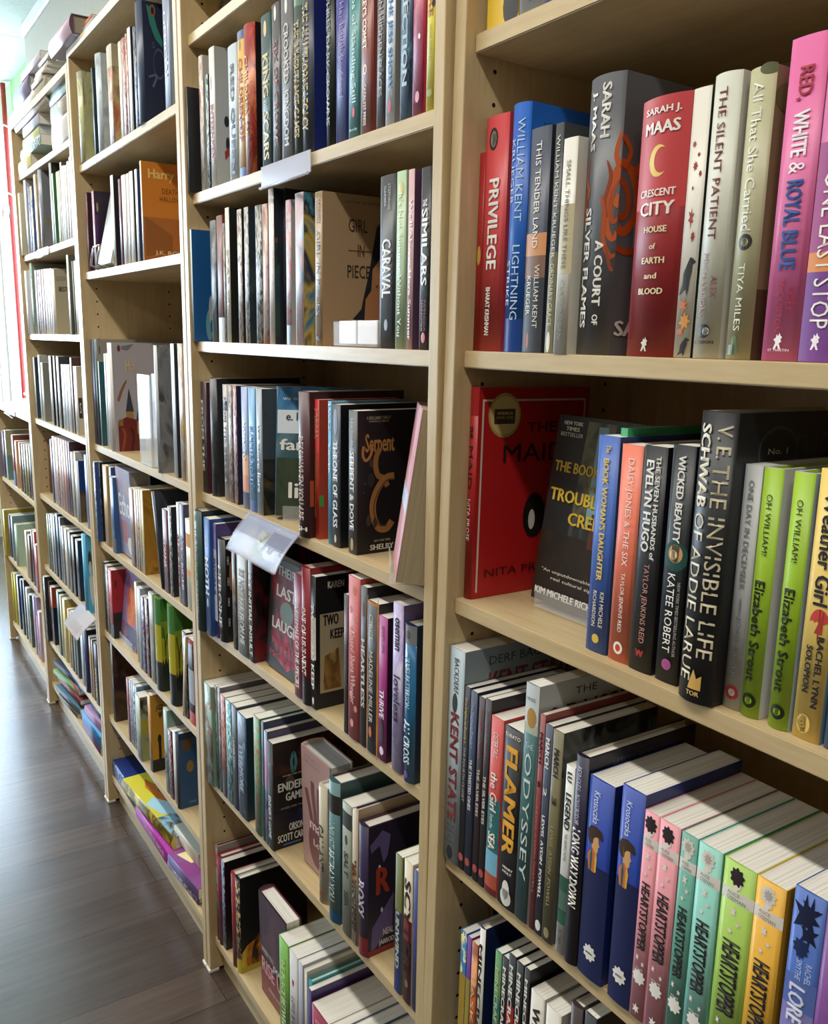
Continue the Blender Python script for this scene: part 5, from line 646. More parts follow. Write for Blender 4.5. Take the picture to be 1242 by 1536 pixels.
book('p',-0.5005,0.01,0.452,0.022,0.1998,0.145,(.0,.0,.0),'#3a3c42',dict(fc='#1c1816',tx=[("ENDER'S GAME*",.5,.9,'#c9cdd2',.5,.5)],bands=[(0,.2,'#6a6c70')],fr=[('r',.0,1,0,.3,['#2c1a14','#4a2a1c','#1c1412']),('c',[(.235,.2),(.267,.12),(.298,.22),(.259,.3),(.235,.2)],.005,'#4a8a8c'),('e',.216,.4,.063,.08,'#54483c'),('t','THE NEW YORK TIMES',.118,.392,.32,.016,'#cfd0cc'),('t','ENDER*',.059,.392,.42,.075,'#e3e3de'),('t','GAME*',.157,.392,.52,.075,'#e3e3de'),('t','BASED FOR THE',.098,.392,.62,.02,'#a9a9a6'),('r',.0,1,.65,.8,['#26305a','#1c1a2a']),('t','ORSON*',.196,.392,.81,.07,'#e3e3de'),('t','SCOTT CARD*',.047,.431,.9,.07,'#e3e3de'),('r',.118,.353,.955,.97,'#3a70b0')]),'black paperback with white techno lettering cover, eleventh from left, sixth shelf of second bookcase','books on the sixth shelf of second bookcase')
book('h',-0.4239,0.082,0.4582,0.042,0.212,0.1,(.0,.0175,-1.5708),'#a8827a',dict(pg='#b9b7b2',fr=[('c',[(.4,.85),(.35,.6),(.22,.42),(.15,.34)],.012,'#6a2f2c'),('c',[(.5,.85),(.48,.55),(.4,.36),(.38,.24)],.012,'#6a2f2c'),('c',[(.6,.85),(.62,.55),(.6,.38),(.62,.26)],.012,'#6a2f2c'),('c',[(.68,.85),(.76,.6),(.84,.46),(.92,.4)],.012,'#6a2f2c'),('e',.52,.75,.3,.2,'#6a2f2c'),('t','malo*',.28,.95,.6,.09,'#d8c2b8'),('t','Lopez*',.4,.95,.75,.07,'#d8c2b8'),('t','JANDY',.1,.7,.06,.02,'#8a5a52'),('t','NELSON',.1,.7,.1,.02,'#8a5a52')]),'dusty pink hardcover facing out with maroon hand motif, twelfth book, sixth shelf of second bookcase','books on the sixth shelf of second bookcase')
book('h',-0.3228,0.018,0.4542,0.0269,0.1977,0.152,(.0,.0,.0),'#bdb49c',dict(tx=[('GALLANT*',.32,.72,'#4a3a28',.5,.55)],em=[(.93,.5,.005,.005,'#8a4a30')]),'cream hardcover with brown capitals, thirteenth from left, sixth shelf of second bookcase','books on the sixth shelf of second bookcase')
book('h',-0.2775,0.012,0.4547,0.0333,0.2315,0.16,(.0,.0,.0),'#5c8082',dict(bc='#5a1f24',tx=[('I MUST BETRAY YOU',.28,.85,'#c9d8d4',.5,.5)],bands=[(.09,.22,'#33302c'),(.92,1,'#1f4a6a')],fc='#3a5254'),'teal hardcover with dark red lining, fourteenth from left, sixth shelf of second bookcase','books on the sixth shelf of second bookcase')
book('p',-0.234,0.01,0.4553,0.028,0.2126,0.134,(.0,.0,.0),'#8e9384',dict(tx=[('SALT*',.36,.55,'#3f4238',.5,.42),('SEA*',.66,.78,'#3f4238',.5,.42)],em=[(.27,.5,.004,.008,'#4a4c40')],bands=[(.06,.18,'#3f423c')]),'grey green paperback with dark capitals, fifteenth from left, sixth shelf of second bookcase','books on the sixth shelf of second bookcase')
book('p',-0.2042,0.01,0.4556,0.0068,0.2125,0.134,(.0,.0,.0),'#c2b8a4',dict(tx=[('SURVIVE*',.4,.9,'#2a241f',.5,.6)],bands=[(.4,.55,'#b3703c')]),'cream paperback with black lettering, sixteenth from left, sixth shelf of second bookcase','books on the sixth shelf of second bookcase')
book('h',-0.197,0.01,0.4557,0.0094,0.2177,0.155,(.0,.0,.0),'#b8a184',dict(bc='#2a2c58',tx=[('THE NIGHTMARE*',.36,.9,'#2a2420',.5,.5)]),'cream hardcover with black lettering, seventeenth from left, sixth shelf of second bookcase','books on the sixth shelf of second bookcase')
book('h',-0.1838,0.01,0.4559,0.0251,0.2044,0.155,(.0,.0,.0),'#33274a',dict(bc='#5a1f22',bands=[(.85,1,'#7a2c34')],tx=[('ROXY*',.42,.7,'#c9c2d0',.5,.6)],fc='#2a2238',fr=[('p',[(.015,.14),(.145,.05),(.233,.1),(.204,.25),(.16,.3),(.116,.16),(.029,.2)],'#6a5a90'),('p',[(.029,.98),(.044,.78),(.145,.68),(.276,.55),(.262,.8),(.087,.94)],'#6a5a90'),('t','R*',.081,.233,.43,.2,'#b23c28'),('e',.116,.33,.015,.025,'#d8d2da'),('e',.145,.66,.012,.02,'#d8d2da'),('t','NEAL*',.16,.276,.84,.05,'#d8d0d6'),('t','JARROD*',.116,.285,.92,.05,'#d8d0d6'),('r',.0,1,.95,1,'#8a2c34')]),'dark purple hardcover with lilac splashes and red letter, eighteenth book, sixth shelf of second bookcase','books on the sixth shelf of second bookcase')
book('p',-0.0879,0.01,0.457,0.0167,0.205,0.134,(.0,.0,.0),'#66683c',dict(bands=[(.4,1,'#2c3468')],tx=[('UNWIND*',.4,.82,'#b9bfa0',.5,.5)]),'olive and navy paperback with pale italic title, nineteenth from left, sixth shelf of second bookcase','books on the sixth shelf of second bookcase')
book('p',-0.0664,0.01,0.4573,0.0198,0.208,0.134,(.0,.0,.0),'#cfc2a9',dict(bands=[(.55,1,'#3a1c1c'),(.4,.55,'#7a2c28')],tx=[('SCYTHE*',.12,.78,'#3a1a1c',.5,.7)],em=[(.86,.5,.004,.006,'#8a6a5c')]),'cream and maroon paperback with angular lettering, twentieth from left, sixth shelf of second bookcase','books on the sixth shelf of second bookcase')
book('p',-0.0435,0.01,0.4576,0.0099,0.205,0.134,(.0,.0,.0),'#39427a',dict(),'blue paperback, twentyfirst from left, sixth shelf of second bookcase','books on the sixth shelf of second bookcase')
book('h',-0.7859,0.016,0.085,0.0121,0.2158,0.152,(.0,.0,.0),'#8a847c',dict(bc='#8a2a28',scr='#a93a34'),'grey hardcover, first from left, bottom shelf of second bookcase','books on the bottom shelf of second bookcase')
book('h',-0.7734,0.016,0.085,0.0189,0.2022,0.152,(.0,.0,.0),'#7c2430',dict(bc='#a3262a',scr='#3a2a4a'),'red hardcover, second from left, bottom shelf of second bookcase','books on the bottom shelf of second bookcase')
book('p',-0.7541,0.016,0.085,0.0162,0.2,0.134,(.0,.0,.0),'#8f9bb0',dict(scr='#2c3448',fc='#141518'),'pale blue paperback with black side, third from left, bottom shelf of second bookcase','books on the bottom shelf of second bookcase')
book('h',-0.6992,0.016,0.085,0.0222,0.205,0.152,(.0,.0,.0),'#8a2c30',dict(bc='#cfc8bb'),'dark red hardcover, fourth from left, bottom shelf of second bookcase','books on the bottom shelf of second bookcase')
book('h',-0.6767,0.016,0.085,0.0193,0.208,0.145,(.0,.0,.0),'#3a3330',dict(fc='#16171a',scr='#c9b08a',bands=[(.85,1,'#c8b23c')],fr=[('p',[(.0,.8),(.089,.72),(.207,.68),(.296,.6),(.296,1),(.0,1)],['#2c1c12','#c8741e','#d8c23a','#5a2c14']),('r',.0,1,.94,1,'#b8a832')]),'black hardcover with flames along the bottom, fifth from left, bottom shelf of second bookcase','books on the bottom shelf of second bookcase')
book('h',-0.594,0.064,0.0901,0.032,0.215,0.117,(.0,.0175,-1.5708),'#33202a',dict(bc='#8a2030',fr=[('r',0,1,0,.6,['#2c2430','#4a3040','#5a3a44']),('r',0,1,.68,1,['#7a2c34','#5a2228']),('t','WHEN YOU*',.05,.5,.55,.05,'#d8b8b4'),('t','DOWN*',.5,.95,.6,.05,'#e8d8d0'),('t','RISE UP*',.05,.95,.7,.14,'#e0a8a8'),('t','RENEE WATSON*',.3,.95,.88,.03,'#d8b8b4')]),'dark hardcover facing out with large pink title, sixth from left, bottom shelf of second bookcase','books on the bottom shelf of second bookcase')
book('p',-0.4762,0.016,0.085,0.0396,0.205,0.134,(.0,.0,.0),'#6fa23f',dict(tx=[('THE PLACE BETWEEN*',.15,.9,'#cfe0a8',.5,.4)]),'grass green paperback with pale capitals, seventh from left, bottom shelf of second bookcase','books on the bottom shelf of second bookcase')
book('p',-0.4338,0.016,0.085,0.0328,0.205,0.134,(.0,.0,.0),'#c7c3c0',dict(tx=[('LOVE & GELATO',.42,.9,'#5a5458',.5,.4)],ep=[(.28,.5,.004,.008,'heart','#a3262c')]),'white paperback with red heart, eighth from left, bottom shelf of second bookcase','books on the bottom shelf of second bookcase')
book('p',-0.3991,0.016,0.085,0.0171,0.205,0.134,(.0,.0,.0),'#a9a9b4',dict(),'pale grey paperback, ninth from left, bottom shelf of second bookcase','books on the bottom shelf of second bookcase')
book('p',-0.3815,0.018,0.085,0.0108,0.2,0.134,(.0,.0,.0),'#cfcac0',dict(),'white paperback, tenth from left, bottom shelf of second bookcase','books on the bottom shelf of second bookcase')
book('h',-0.3661,0.02,0.085,0.0102,0.19,0.152,(.0,.0,.0),'#23a0a8',dict(bc='#2a9aa0'),'teal hardcover, eleventh from left, bottom shelf of second bookcase','books on the bottom shelf of second bookcase')
book('p',-0.3555,0.012,0.085,0.0128,0.185,0.134,(.0,.0,.0),'#4a3c72',dict(bands=[(.4,.75,'#c9b23c')]),'purple and yellow paperback, twelfth from left, bottom shelf of second bookcase','books on the bottom shelf of second bookcase')
book('p',-0.3373,0.01,0.085,0.0579,0.17,0.134,(.0,.0,.0),'#8c1f3d',dict(tx=[('BAND*',.1,.4,'#d89aa8',.5,.4)]),'crimson paperback with thick page block, thirteenth from left, bottom shelf of second bookcase','books on the bottom shelf of second bookcase')
book('p',-0.2791,0.016,0.085,0.0171,0.17,0.134,(.0,.0,.0),'#b9b0a0',dict(),'cream paperback, fourteenth from left, bottom shelf of second bookcase','books on the bottom shelf of second bookcase')
book('p',-0.2592,0.016,0.085,0.025,0.17,0.134,(.0,.0,.0),'#7a90b4',dict(),'blue paperback, fifteenth from left, bottom shelf of second bookcase','books on the bottom shelf of second bookcase')
book('p',-0.2315,0.016,0.085,0.0307,0.168,0.134,(.0,.0,.0),'#c9c2b4',dict(),'pale grey paperback, sixteenth from left, bottom shelf of second bookcase','books on the bottom shelf of second bookcase')
book('p',-0.1983,0.016,0.085,0.0295,0.165,0.134,(.0,.0,.0),'#a83c3c',dict(),'red paperback, seventeenth from left, bottom shelf of second bookcase','books on the bottom shelf of second bookcase')
book('p',-0.1665,0.016,0.085,0.0343,0.165,0.134,(.0,.0,.0),'#d0c8ba',dict(),'white paperback, eighteenth from left, bottom shelf of second bookcase','books on the bottom shelf of second bookcase')
book('h',-1.4841,-0.015,2.0062,0.0433,0.2318,0.16,(.0,-1.5708,.0),'#b9a3b4',dict(pg='#a39a86',sp='#b8a2b2',fc='#5a4058',bc='#4a3450'),'thick mauve hardcover lying across the corner, on top of third bookcase','books on top of third bookcase')
book('p',-1.3944,0.01,2.0062,0.0172,0.1961,0.13,(.0,-1.5708,.0),'#a9b4b8',dict(),'grey blue paperback at bottom of the small stack, on top of third bookcase','books on top of third bookcase')
book('p',-1.4139,0.012,2.024,0.0108,0.1581,0.12,(.0,-1.5708,.0),'#c27a48',dict(),'orange paperback on top of the small stack, on top of third bookcase','books on top of third bookcase')
book('p',-1.2894,0.01,2.0062,0.008,0.1208,0.13,(.0,-1.5708,.0),'#9a8a94',dict(),'mauve grey paperback lying alone, on top of third bookcase','books on top of third bookcase')
book('h',-1.0403,0.01,2.0062,0.008,0.2377,0.14,(.0,-1.5708,.0),'#4a5058',dict(),'slate hardcover lying nearest the second bookcase, on top of third bookcase','books on top of third bookcase')
book('h',-1.5792,0.014,1.7382,0.0414,0.2056,0.17,(.0,.0,.0),'#a8a684',dict(sart=['#a8a68a','#b9b878','#8f8a7a'],fc='#a8a684',fart=['#a8a68a','#b9b878','#8f8a7a'],fr=[]),'thick olive grey hardcover in clear jacket at left end, first shelf of third bookcase','books on the first shelf of third bookcase')
book('p',-1.4762,0.02,1.7383,0.0132,0.1973,0.134,(.0,.0,.0),'#16282a',dict(),'black paperback, second from left, first shelf of third bookcase','books on the first shelf of third bookcase')
book('h',-1.4285,0.02,1.7384,0.0414,0.2112,0.17,(.0,.0,.0),'#a3b2b8',dict(sart=['#a3b2b8','#b9c2c4','#8fa0a4'],fc='#a3b2b8',fart=['#a3b2b8','#b9c2c4','#8fa0a4'],fr=[]),'pale blue grey hardcover with rounded spine, third from left, first shelf of third bookcase','books on the first shelf of third bookcase')
book('p',-1.3378,0.02,1.7385,0.0414,0.2079,0.134,(.0,.0,.0),'#a8583a',dict(sart=['#a4492c','#b39a70','#8a6a48'],bands=[(0,.22,'#a89a78')],fc='#a8583a',fart=['#a4492c','#b39a70','#8a6a48'],fr=[('r',.0,1,0,.22,'#a89a78')]),'rust and tan paperback, fourth from left, first shelf of third bookcase','books on the first shelf of third bookcase')
book('p',-1.2456,0.02,1.7387,0.0216,0.1946,0.134,(.0,.0,.0),'#d0ccb9',dict(),'white paperback, fifth from left, first shelf of third bookcase','books on the first shelf of third bookcase')
book('p',-1.2216,0.02,1.7387,0.0258,0.1947,0.134,(.0,.0,.0),'#b9a89a',dict(scr='#a33c3a'),'cream paperback, sixth from left, first shelf of third bookcase','books on the first shelf of third bookcase')
book('p',-1.193,0.02,1.7388,0.0138,0.1974,0.134,(.0,.0,.0),'#c9b8a8',dict(scr='#a8504a'),'cream paperback, seventh from left, first shelf of third bookcase','books on the first shelf of third bookcase')
book('p',-1.176,0.02,1.7388,0.0225,0.2034,0.134,(.0,.0,.0),'#d8d6cf',dict(fc='#2c2e38'),'white paperback, eighth from left, first shelf of third bookcase','books on the first shelf of third bookcase')
book('p',-1.1369,0.02,1.7388,0.0196,0.1956,0.134,(.0,.0,.0),'#1f2438',dict(scr='#8a8a9a'),'dark navy paperback, ninth from left, first shelf of third bookcase','books on the first shelf of third bookcase')
book('h',-1.0824,0.012,1.7389,0.0403,0.2204,0.165,(.0,.0,.0),'#2a3348',dict(sp='#333c54',fc='#1c2036',fr=[('p',[(.048,.03),(.12,.05),(.168,.2),(.227,.3),(.227,.36),(.144,.3),(.084,.18)],'#2f7a66'),('e',.12,.07,.034,.05,'#8a5a2c'),('e',.12,.07,.019,.03,'#1c2036'),('e',.18,.5,.072,.13,'#4a4a68'),('e',.18,.5,.065,.11,'#1c2036'),('c',[(.048,.62),(.144,.6),(.096,.7)],.004,'#5a5a7a'),('t','S',.096,.144,.35,.05,'#4a5a58')]),'tall navy hardcover with teal dragon swirl, tenth from left, first shelf of third bookcase','books on the first shelf of third bookcase')
book('p',-0.945,0.02,1.7391,0.0385,0.2441,0.134,(.0,.0,.0),'#8892a6',dict(tx=[('OFFICIAL*',.3,.8,'#c9ced8',.4,.4)]),'tall grey blue paperback against the upright, eleventh from left, first shelf of third bookcase','books on the first shelf of third bookcase')
book('p',-1.5905,0.018,1.4797,0.0224,0.1913,0.15,(.0,.0,.0),'#6a3a40',dict(fc='#3a2028'),'dark red paperback, first from left, second shelf of third bookcase','books on the second shelf of third bookcase')
book('p',-1.5209,0.018,1.4794,0.0197,0.1868,0.15,(.0,.0,.0),'#b9889a',dict(fc='#2c1830',fr=[('e',.048,.2,.016,.06,'#9a8a5a'),('r',.0,.048,.3,.7,['#3a1a44','#5a2466'])]),'dark purple paperback with pale edge behind the leaning book, second shelf of third bookcase','books on the second shelf of third bookcase')
book('p',-1.4663,0.0295,1.4837,0.02,0.19,0.118,(.0,-.2269,-1.5708),'#b9b9b6',dict(),'plain silver grey paperback tilted on a wire stand, third book, second shelf of third bookcase','books on the second shelf of third bookcase')
book('p',-1.3483,0.018,1.4788,0.0238,0.2002,0.15,(.0,.0,.0),'#dcdad3',dict(fc='#1f2224'),'tall white spined paperback with black side, fourth from left, second shelf of third bookcase','books on the second shelf of third bookcase')
book('p',-1.2849,0.018,1.4785,0.0163,0.1846,0.134,(.0,.0,.0),'#6a3038',dict(),'dark red paperback, fifth from left, second shelf of third bookcase','books on the second shelf of third bookcase')
book('p',-1.2592,0.018,1.4784,0.0318,0.1885,0.134,(.0,.0,.0),'#e2ded6',dict(),'white paperback beside thin dark red one, sixth from left, second shelf of third bookcase','books on the second shelf of third bookcase')
book('p',-1.2216,0.018,1.4783,0.0179,0.1874,0.134,(.0,.0,.0),'#dcd9d2',dict(),'white paperback, seventh from left, second shelf of third bookcase','books on the second shelf of third bookcase')
book('p',-1.2001,0.018,1.4782,0.0279,0.1883,0.134,(.0,.0,.0),'#dedbd6',dict(fc='#2a3428'),'white paperback, eighth from left, second shelf of third bookcase','books on the second shelf of third bookcase')
book('p',-1.1586,0.018,1.4781,0.0169,0.1877,0.15,(.0,.0,.0),'#dfe2e6',dict(fc='#1c3c70'),'white paperback, ninth from left, second shelf of third bookcase','books on the second shelf of third bookcase')
book('p',-1.12,0.018,1.4779,0.0098,0.1997,0.165,(.0,.0,.0),'#e0cfae',dict(fc='#c47726',fr=[('r',.0,1,.55,1,'#a4612a'),('p',[(.023,.55),(.139,.6),(.37,.72),(.37,.9),(.023,.95)],'#8a5224'),('t','Harry*',.083,.417,.13,.12,'#e3c078'),('t','DEATHLY',.255,.555,.28,.055,'#6a3416'),('t','HALLOWS',.222,.532,.36,.05,'#6a3416'),('t','J.K. ROWLING*',.139,.741,.91,.05,'#d8b88a')]),'orange paperback with storybook lettering on its cover, tenth from left, second shelf of third bookcase','books on the second shelf of third bookcase')
book('p',-1.601,0.015,1.0409,0.0334,0.27,0.134,(.0,.0,.0),'#33344e',dict(),'dark blue paperback, first from left, third shelf of third bookcase','books on the third shelf of third bookcase')
book('h',-1.5672,0.018,1.0409,0.0202,0.272,0.255,(.0,.0,.0),'#33484a',dict(fc='#8f887c',fr=[('e',.024,.1,.008,.04,'#5a554c'),('e',.052,.07,.001,.008,'#5a554c'),('e',.068,.07,.001,.008,'#5a554c')]),'large flat hardcover with grey parchment cover, second from left, third shelf of third bookcase','books on the third shelf of third bookcase')
book('p',-1.5466,0.018,1.0409,0.0098,0.216,0.15,(.0,.0,.0),'#d6d3c4',dict(fc='#0f4f58'),'cream spined paperback with teal side, third from left, third shelf of third bookcase','books on the third shelf of third bookcase')
book('p',-1.4851,0.018,1.0408,0.0154,0.2376,0.134,(.0,.0,.0),'#d8d4cc',dict(),'white paperback, fourth from left, third shelf of third bookcase','books on the third shelf of third bookcase')
book('p',-1.4649,0.018,1.0408,0.0182,0.2389,0.134,(.0,.0,.0),'#dcd8d2',dict(),'white paperback, fifth from left, third shelf of third bookcase','books on the third shelf of third bookcase')
book('h',-1.4373,0.018,1.0407,0.0295,0.265,0.245,(.0,.0,.0),'#e3e0da',dict(fc='#aaa4aa',fr=[('e',.069,.05,.016,.03,'#6a2c22'),('p',[(.094,.03),(.218,.01),(.156,.07),(.094,.06)],'#77707c'),('p',[(.031,.52),(.062,.44),(.094,.38),(.131,.33),(.131,.36),(.094,.43),(.05,.54)],'#8a5a3c'),('p',[(.15,.41),(.193,.63),(.112,.63)],'#363c4c'),('r',.115,.187,.63,.74,'#9a7a48'),('p',[(.031,.72),(.112,.68),(.193,.7),(.296,.75),(.296,1),(.031,1)],'#6a2018'),('r',.038,.081,.7,.76,'#8a6a34'),('r',.218,.296,.72,.84,'#a87a3c'),('p',[(.243,.56),(.287,.72),(.212,.72)],'#363c4c'),('c',[(.062,1),(.094,.85),(.069,.78)],.006,'#98402c'),('c',[(.156,1),(.181,.86),(.156,.78)],.006,'#42120f'),('t','H*',.125,.172,.2,.12,'#c9b48a'),('t','a*',.187,.225,.22,.06,'#c9b48a'),('t','B*',.206,.237,.34,.04,'#b9a88a')]),'large white hardcover with castle tower on grey cover, sixth book, third shelf of third bookcase','books on the third shelf of third bookcase')
book('h',-1.0386,0.008,1.0403,0.0183,0.265,0.22,(.0,.0,.0),'#b9bdc2',dict(fc='#77797c',fart=['#6f7276','#8e8f8f','#4f4a48']),'large grey hardcover with stormy cover at shelf edge, seventh book, third shelf of third bookcase','books on the third shelf of third bookcase')
book('p',-0.965,0.018,1.0402,0.0218,0.2697,0.134,(.0,.0,.0),'#cfd8de',dict(fc='#1c2436'),'pale blue paperback with dark side, eighth from left, third shelf of third bookcase','books on the third shelf of third bookcase')
book('p',-0.9217,0.018,1.0401,0.0266,0.2706,0.134,(.0,.0,.0),'#c2b4a2',dict(sart=['#c9c2b4','#b08a6a','#c9a24a']),'beige paperback with gold pattern, ninth from left, third shelf of third bookcase','books on the third shelf of third bookcase')
book('p',-1.6014,0.005,0.7778,0.0194,0.2158,0.134,(.0,.0,.0),'#c3cbd8',dict(fc='#2a4c86',scr='#4a6a9a'),'white paperback, first from left, fourth shelf of third bookcase','books on the fourth shelf of third bookcase')
book('p',-1.5817,0.016,0.7775,0.0042,0.2145,0.134,(.0,.0,.0),'#bfc6d2',dict(fc='#15171f',scr='#2c3c64'),'white paperback, second from left, fourth shelf of third bookcase','books on the fourth shelf of third bookcase')
book('p',-1.548,0.016,0.7772,0.0414,0.2144,0.134,(.0,.0,.0),'#c4a06a',dict(fc='#c4a06a',fr=[]),'tan paperback with dark side, third from left, fourth shelf of third bookcase','books on the fourth shelf of third bookcase')
book('p',-1.4817,0.016,0.7769,0.0175,0.2172,0.134,(.0,.0,.0),'#b9c6d8',dict(fc='#23407a'),'pale blue paperback, fourth from left, fourth shelf of third bookcase','books on the fourth shelf of third bookcase')
book('p',-1.4638,0.012,0.7769,0.0329,0.1961,0.134,(.0,.0,.0),'#3a6096',dict(sart=['#3a6096','#2c4a78'],bands=[(.8,1,'#44403c')]),'blue paperback, fifth from left, fourth shelf of third bookcase','books on the fourth shelf of third bookcase')
book('h',-1.4299,0.076,0.7831,0.05,0.222,0.122,(.0,.0349,-1.5708),'#8a8aa4',dict(pg='#98928a',fr=[('r',0,1,0,.3,['#7f86a8','#a88f98']),('r',0,1,.6,.85,['#7c7c9c','#b05a4c']),('t','Echo*',.08,.85,.42,.24,'#e9e6ea'),('e',.72,.86,.2,.1,'#d8d4cc')]),'lilac grey hardcover facing out with white script and round seal, fourth shelf of third bookcase','books on the fourth shelf of third bookcase')
book('p',-1.3074,0.016,0.776,0.0361,0.1917,0.134,(.0,.0,.0),'#8a6a5a',dict(),'taupe paperback, seventh from left, fourth shelf of third bookcase','books on the fourth shelf of third bookcase')
book('p',-1.2669,0.016,0.7758,0.0176,0.194,0.134,(.0,.0,.0),'#c2b49c',dict(),'cream paperback, eighth from left, fourth shelf of third bookcase','books on the fourth shelf of third bookcase')
book('p',-1.2476,0.016,0.7757,0.0173,0.1962,0.134,(.0,.0,.0),'#b9a890',dict(scr='#8a3c34'),'cream paperback, ninth from left, fourth shelf of third bookcase','books on the fourth shelf of third bookcase')
book('p',-1.2286,0.016,0.7756,0.0132,0.1984,0.134,(.0,.0,.0),'#c9b88f',dict(),'cream paperback, tenth from left, fourth shelf of third bookcase','books on the fourth shelf of third bookcase')
book('p',-1.2126,0.016,0.7755,0.0181,0.2006,0.14,(.0,.0,.0),'#d2c292',dict(fc='#9a6a24',fart=['#9a6a24','#b8862c','#7a4c1c']),'cream spined paperback with amber side, eleventh from left, fourth shelf of third bookcase','books on the fourth shelf of third bookcase')
book('h',-1.0738,0.016,0.7748,0.0175,0.215,0.15,(.0,-.2269,.0),'#2c3138',dict(fart=['#1d222a','#39424c','#2c343c'],fc='#22272e',bc='#23262a'),'dark hardcover leaning to the left over amber book, twelfth book, fourth shelf of third bookcase','books on the fourth shelf of third bookcase')
book('p',-1.0546,0.016,0.7747,0.0338,0.1849,0.134,(.0,.0,.0),'#6a3038',dict(tx=[('DIANA*',.4,.7,'#d8b8b4',.5,.5)]),'maroon paperback beside leaning hardcover, thirteenth from left, fourth shelf of third bookcase','books on the fourth shelf of third bookcase')
book('p',-1.015,0.016,0.7745,0.0219,0.1969,0.134,(.0,.0,.0),'#2a2a2a',dict(fc='#141414',scr='#a8a8a2'),'black paperback with grey marks, fourteenth from left, fourth shelf of third bookcase','books on the fourth shelf of third bookcase')
book('p',-0.957,0.016,0.7742,0.0166,0.2147,0.134,(.0,.0,.0),'#c2bcc0',dict(tx=[('ALEX RIDER*',.3,.85,'#7a2430',.5,.6)]),'pale grey paperback with red lettering, fifteenth from left, fourth shelf of third bookcase','books on the fourth shelf of third bookcase')
book('p',-0.9382,0.016,0.7741,0.0245,0.2158,0.134,(.0,.0,.0),'#5a5878',dict(tx=[('ALEX RIDER*',.3,.85,'#c2bcc0',.5,.5)],fc='#4a4868'),'dull blue paperback with pale grey lettering, sixteenth from left, fourth shelf of third bookcase','books on the fourth shelf of third bookcase')
book('p',-0.9042,0.016,0.774,0.0393,0.1908,0.134,(.0,.0,.0),'#d6cba8',dict(bands=[(.15,.3,'#d8904a'),(.55,.62,'#d8904a')]),'cream and orange paperback at right end, seventeenth from left, fourth shelf of third bookcase','books on the fourth shelf of third bookcase')
book('p',-1.5974,0.016,0.523,0.0191,0.1968,0.134,(.0,.0,.0),'#2c3a38',dict(),'dark green paperback, first from left, fifth shelf of third bookcase','books on the fifth shelf of third bookcase')
book('p',-1.5755,0.016,0.5229,0.0256,0.1934,0.134,(.0,.0,.0),'#8c8488',dict(scr='#c9c0bc'),'grey paperback, second from left, fifth shelf of third bookcase','books on the fifth shelf of third bookcase')
book('p',-1.5472,0.016,0.5229,0.0351,0.1898,0.14,(.0,.0,.0),'#b03a40',dict(fc='#a4242c',bands=[(.8,1,'#2c2a2a')],fr=[('r',.0,1,.62,1,'#2a2626'),('t','BE*',.053,.088,.2,.1,'#3a1216'),('t','T*',.082,.099,.45,.1,'#3a1216')]),'red paperback with dark lower band, third from left, fifth shelf of third bookcase','books on the fifth shelf of third bookcase')
book('h',-1.51,0.0538,0.5273,0.022,0.2,0.145,(.0,-.1222,-1.5708),'#8a7aa8',dict(fr=[('r',0,1,0,.45,['#8f80b4','#6a5a90','#c2646a']),('e',.55,.5,.3,.3,['#c8542c','#d87a3a','#a83c2c']),('r',0,1,.75,1,['#4a4468','#8a5a78'])]),'violet and orange hardcover facing out on a clear stand, fifth shelf of third bookcase','books on the fifth shelf of third bookcase')
book('p',-1.3182,0.022,0.5223,0.0169,0.2085,0.134,(.0,.0,.0),'#cfc6a8',dict(),'cream paperback, fifth from left, fifth shelf of third bookcase','books on the fifth shelf of third bookcase')
book('p',-1.278,0.016,0.5222,0.0302,0.2068,0.134,(.0,.0,.0),'#9aa4b4',dict(),'pale blue paperback, sixth from left, fifth shelf of third bookcase','books on the fifth shelf of third bookcase')
book('p',-1.2474,0.016,0.5221,0.023,0.1924,0.134,(.0,.0,.0),'#4a3454',dict(scr='#a89ab0'),'dark purple paperback, seventh from left, fifth shelf of third bookcase','books on the fifth shelf of third bookcase')
book('p',-1.2173,0.016,0.5221,0.0236,0.1959,0.134,(.0,.0,.0),'#5a2228',dict(scr='#a8a0a0'),'dark red paperback, eighth from left, fifth shelf of third bookcase','books on the fifth shelf of third bookcase')
book('p',-1.1841,0.016,0.522,0.0368,0.2183,0.134,(.0,.0,.0),'#8a8a5c',dict(sart=['#a8a244','#77756a','#8c8a80']),'olive grey paperback, ninth from left, fifth shelf of third bookcase','books on the fifth shelf of third bookcase')
book('h',-1.1371,0.016,0.5219,0.0414,0.2209,0.14,(.0,.0,.0),'#5f8f34',dict(fr=[('r',.0,1,0,.32,['#2f6a2c','#3f7a34','#5f8a30']),('r',.0,1,.24,.42,['#4a8030','#8a9a2c','#a8a428']),('r',.0,1,.42,.72,['#b5a826','#a89a24','#c2b434']),('p',[(.0,.72),(.015,.64),(.037,.71),(.062,.62),(.087,.7),(.105,.63),(.124,.7),(.124,1),(.0,1)],'#1c1e22'),('c',[(.062,.62),(.056,.45),(.025,.3)],.0025,'#4a4a1c'),('c',[(.062,.55),(.087,.42),(.118,.36)],.0022,'#4a4a1c')],bands=[(.0,.28,'#3f7a34'),(.28,.68,'#b5a826'),(.68,1,'#1c1e22')],em=[(.4,.5,.001,.03,'#5a5a20')],fc='#5f8f34'),'green to yellow hardcover with black base, left twin, tenth book, fifth shelf of third bookcase','books on the fifth shelf of third bookcase')
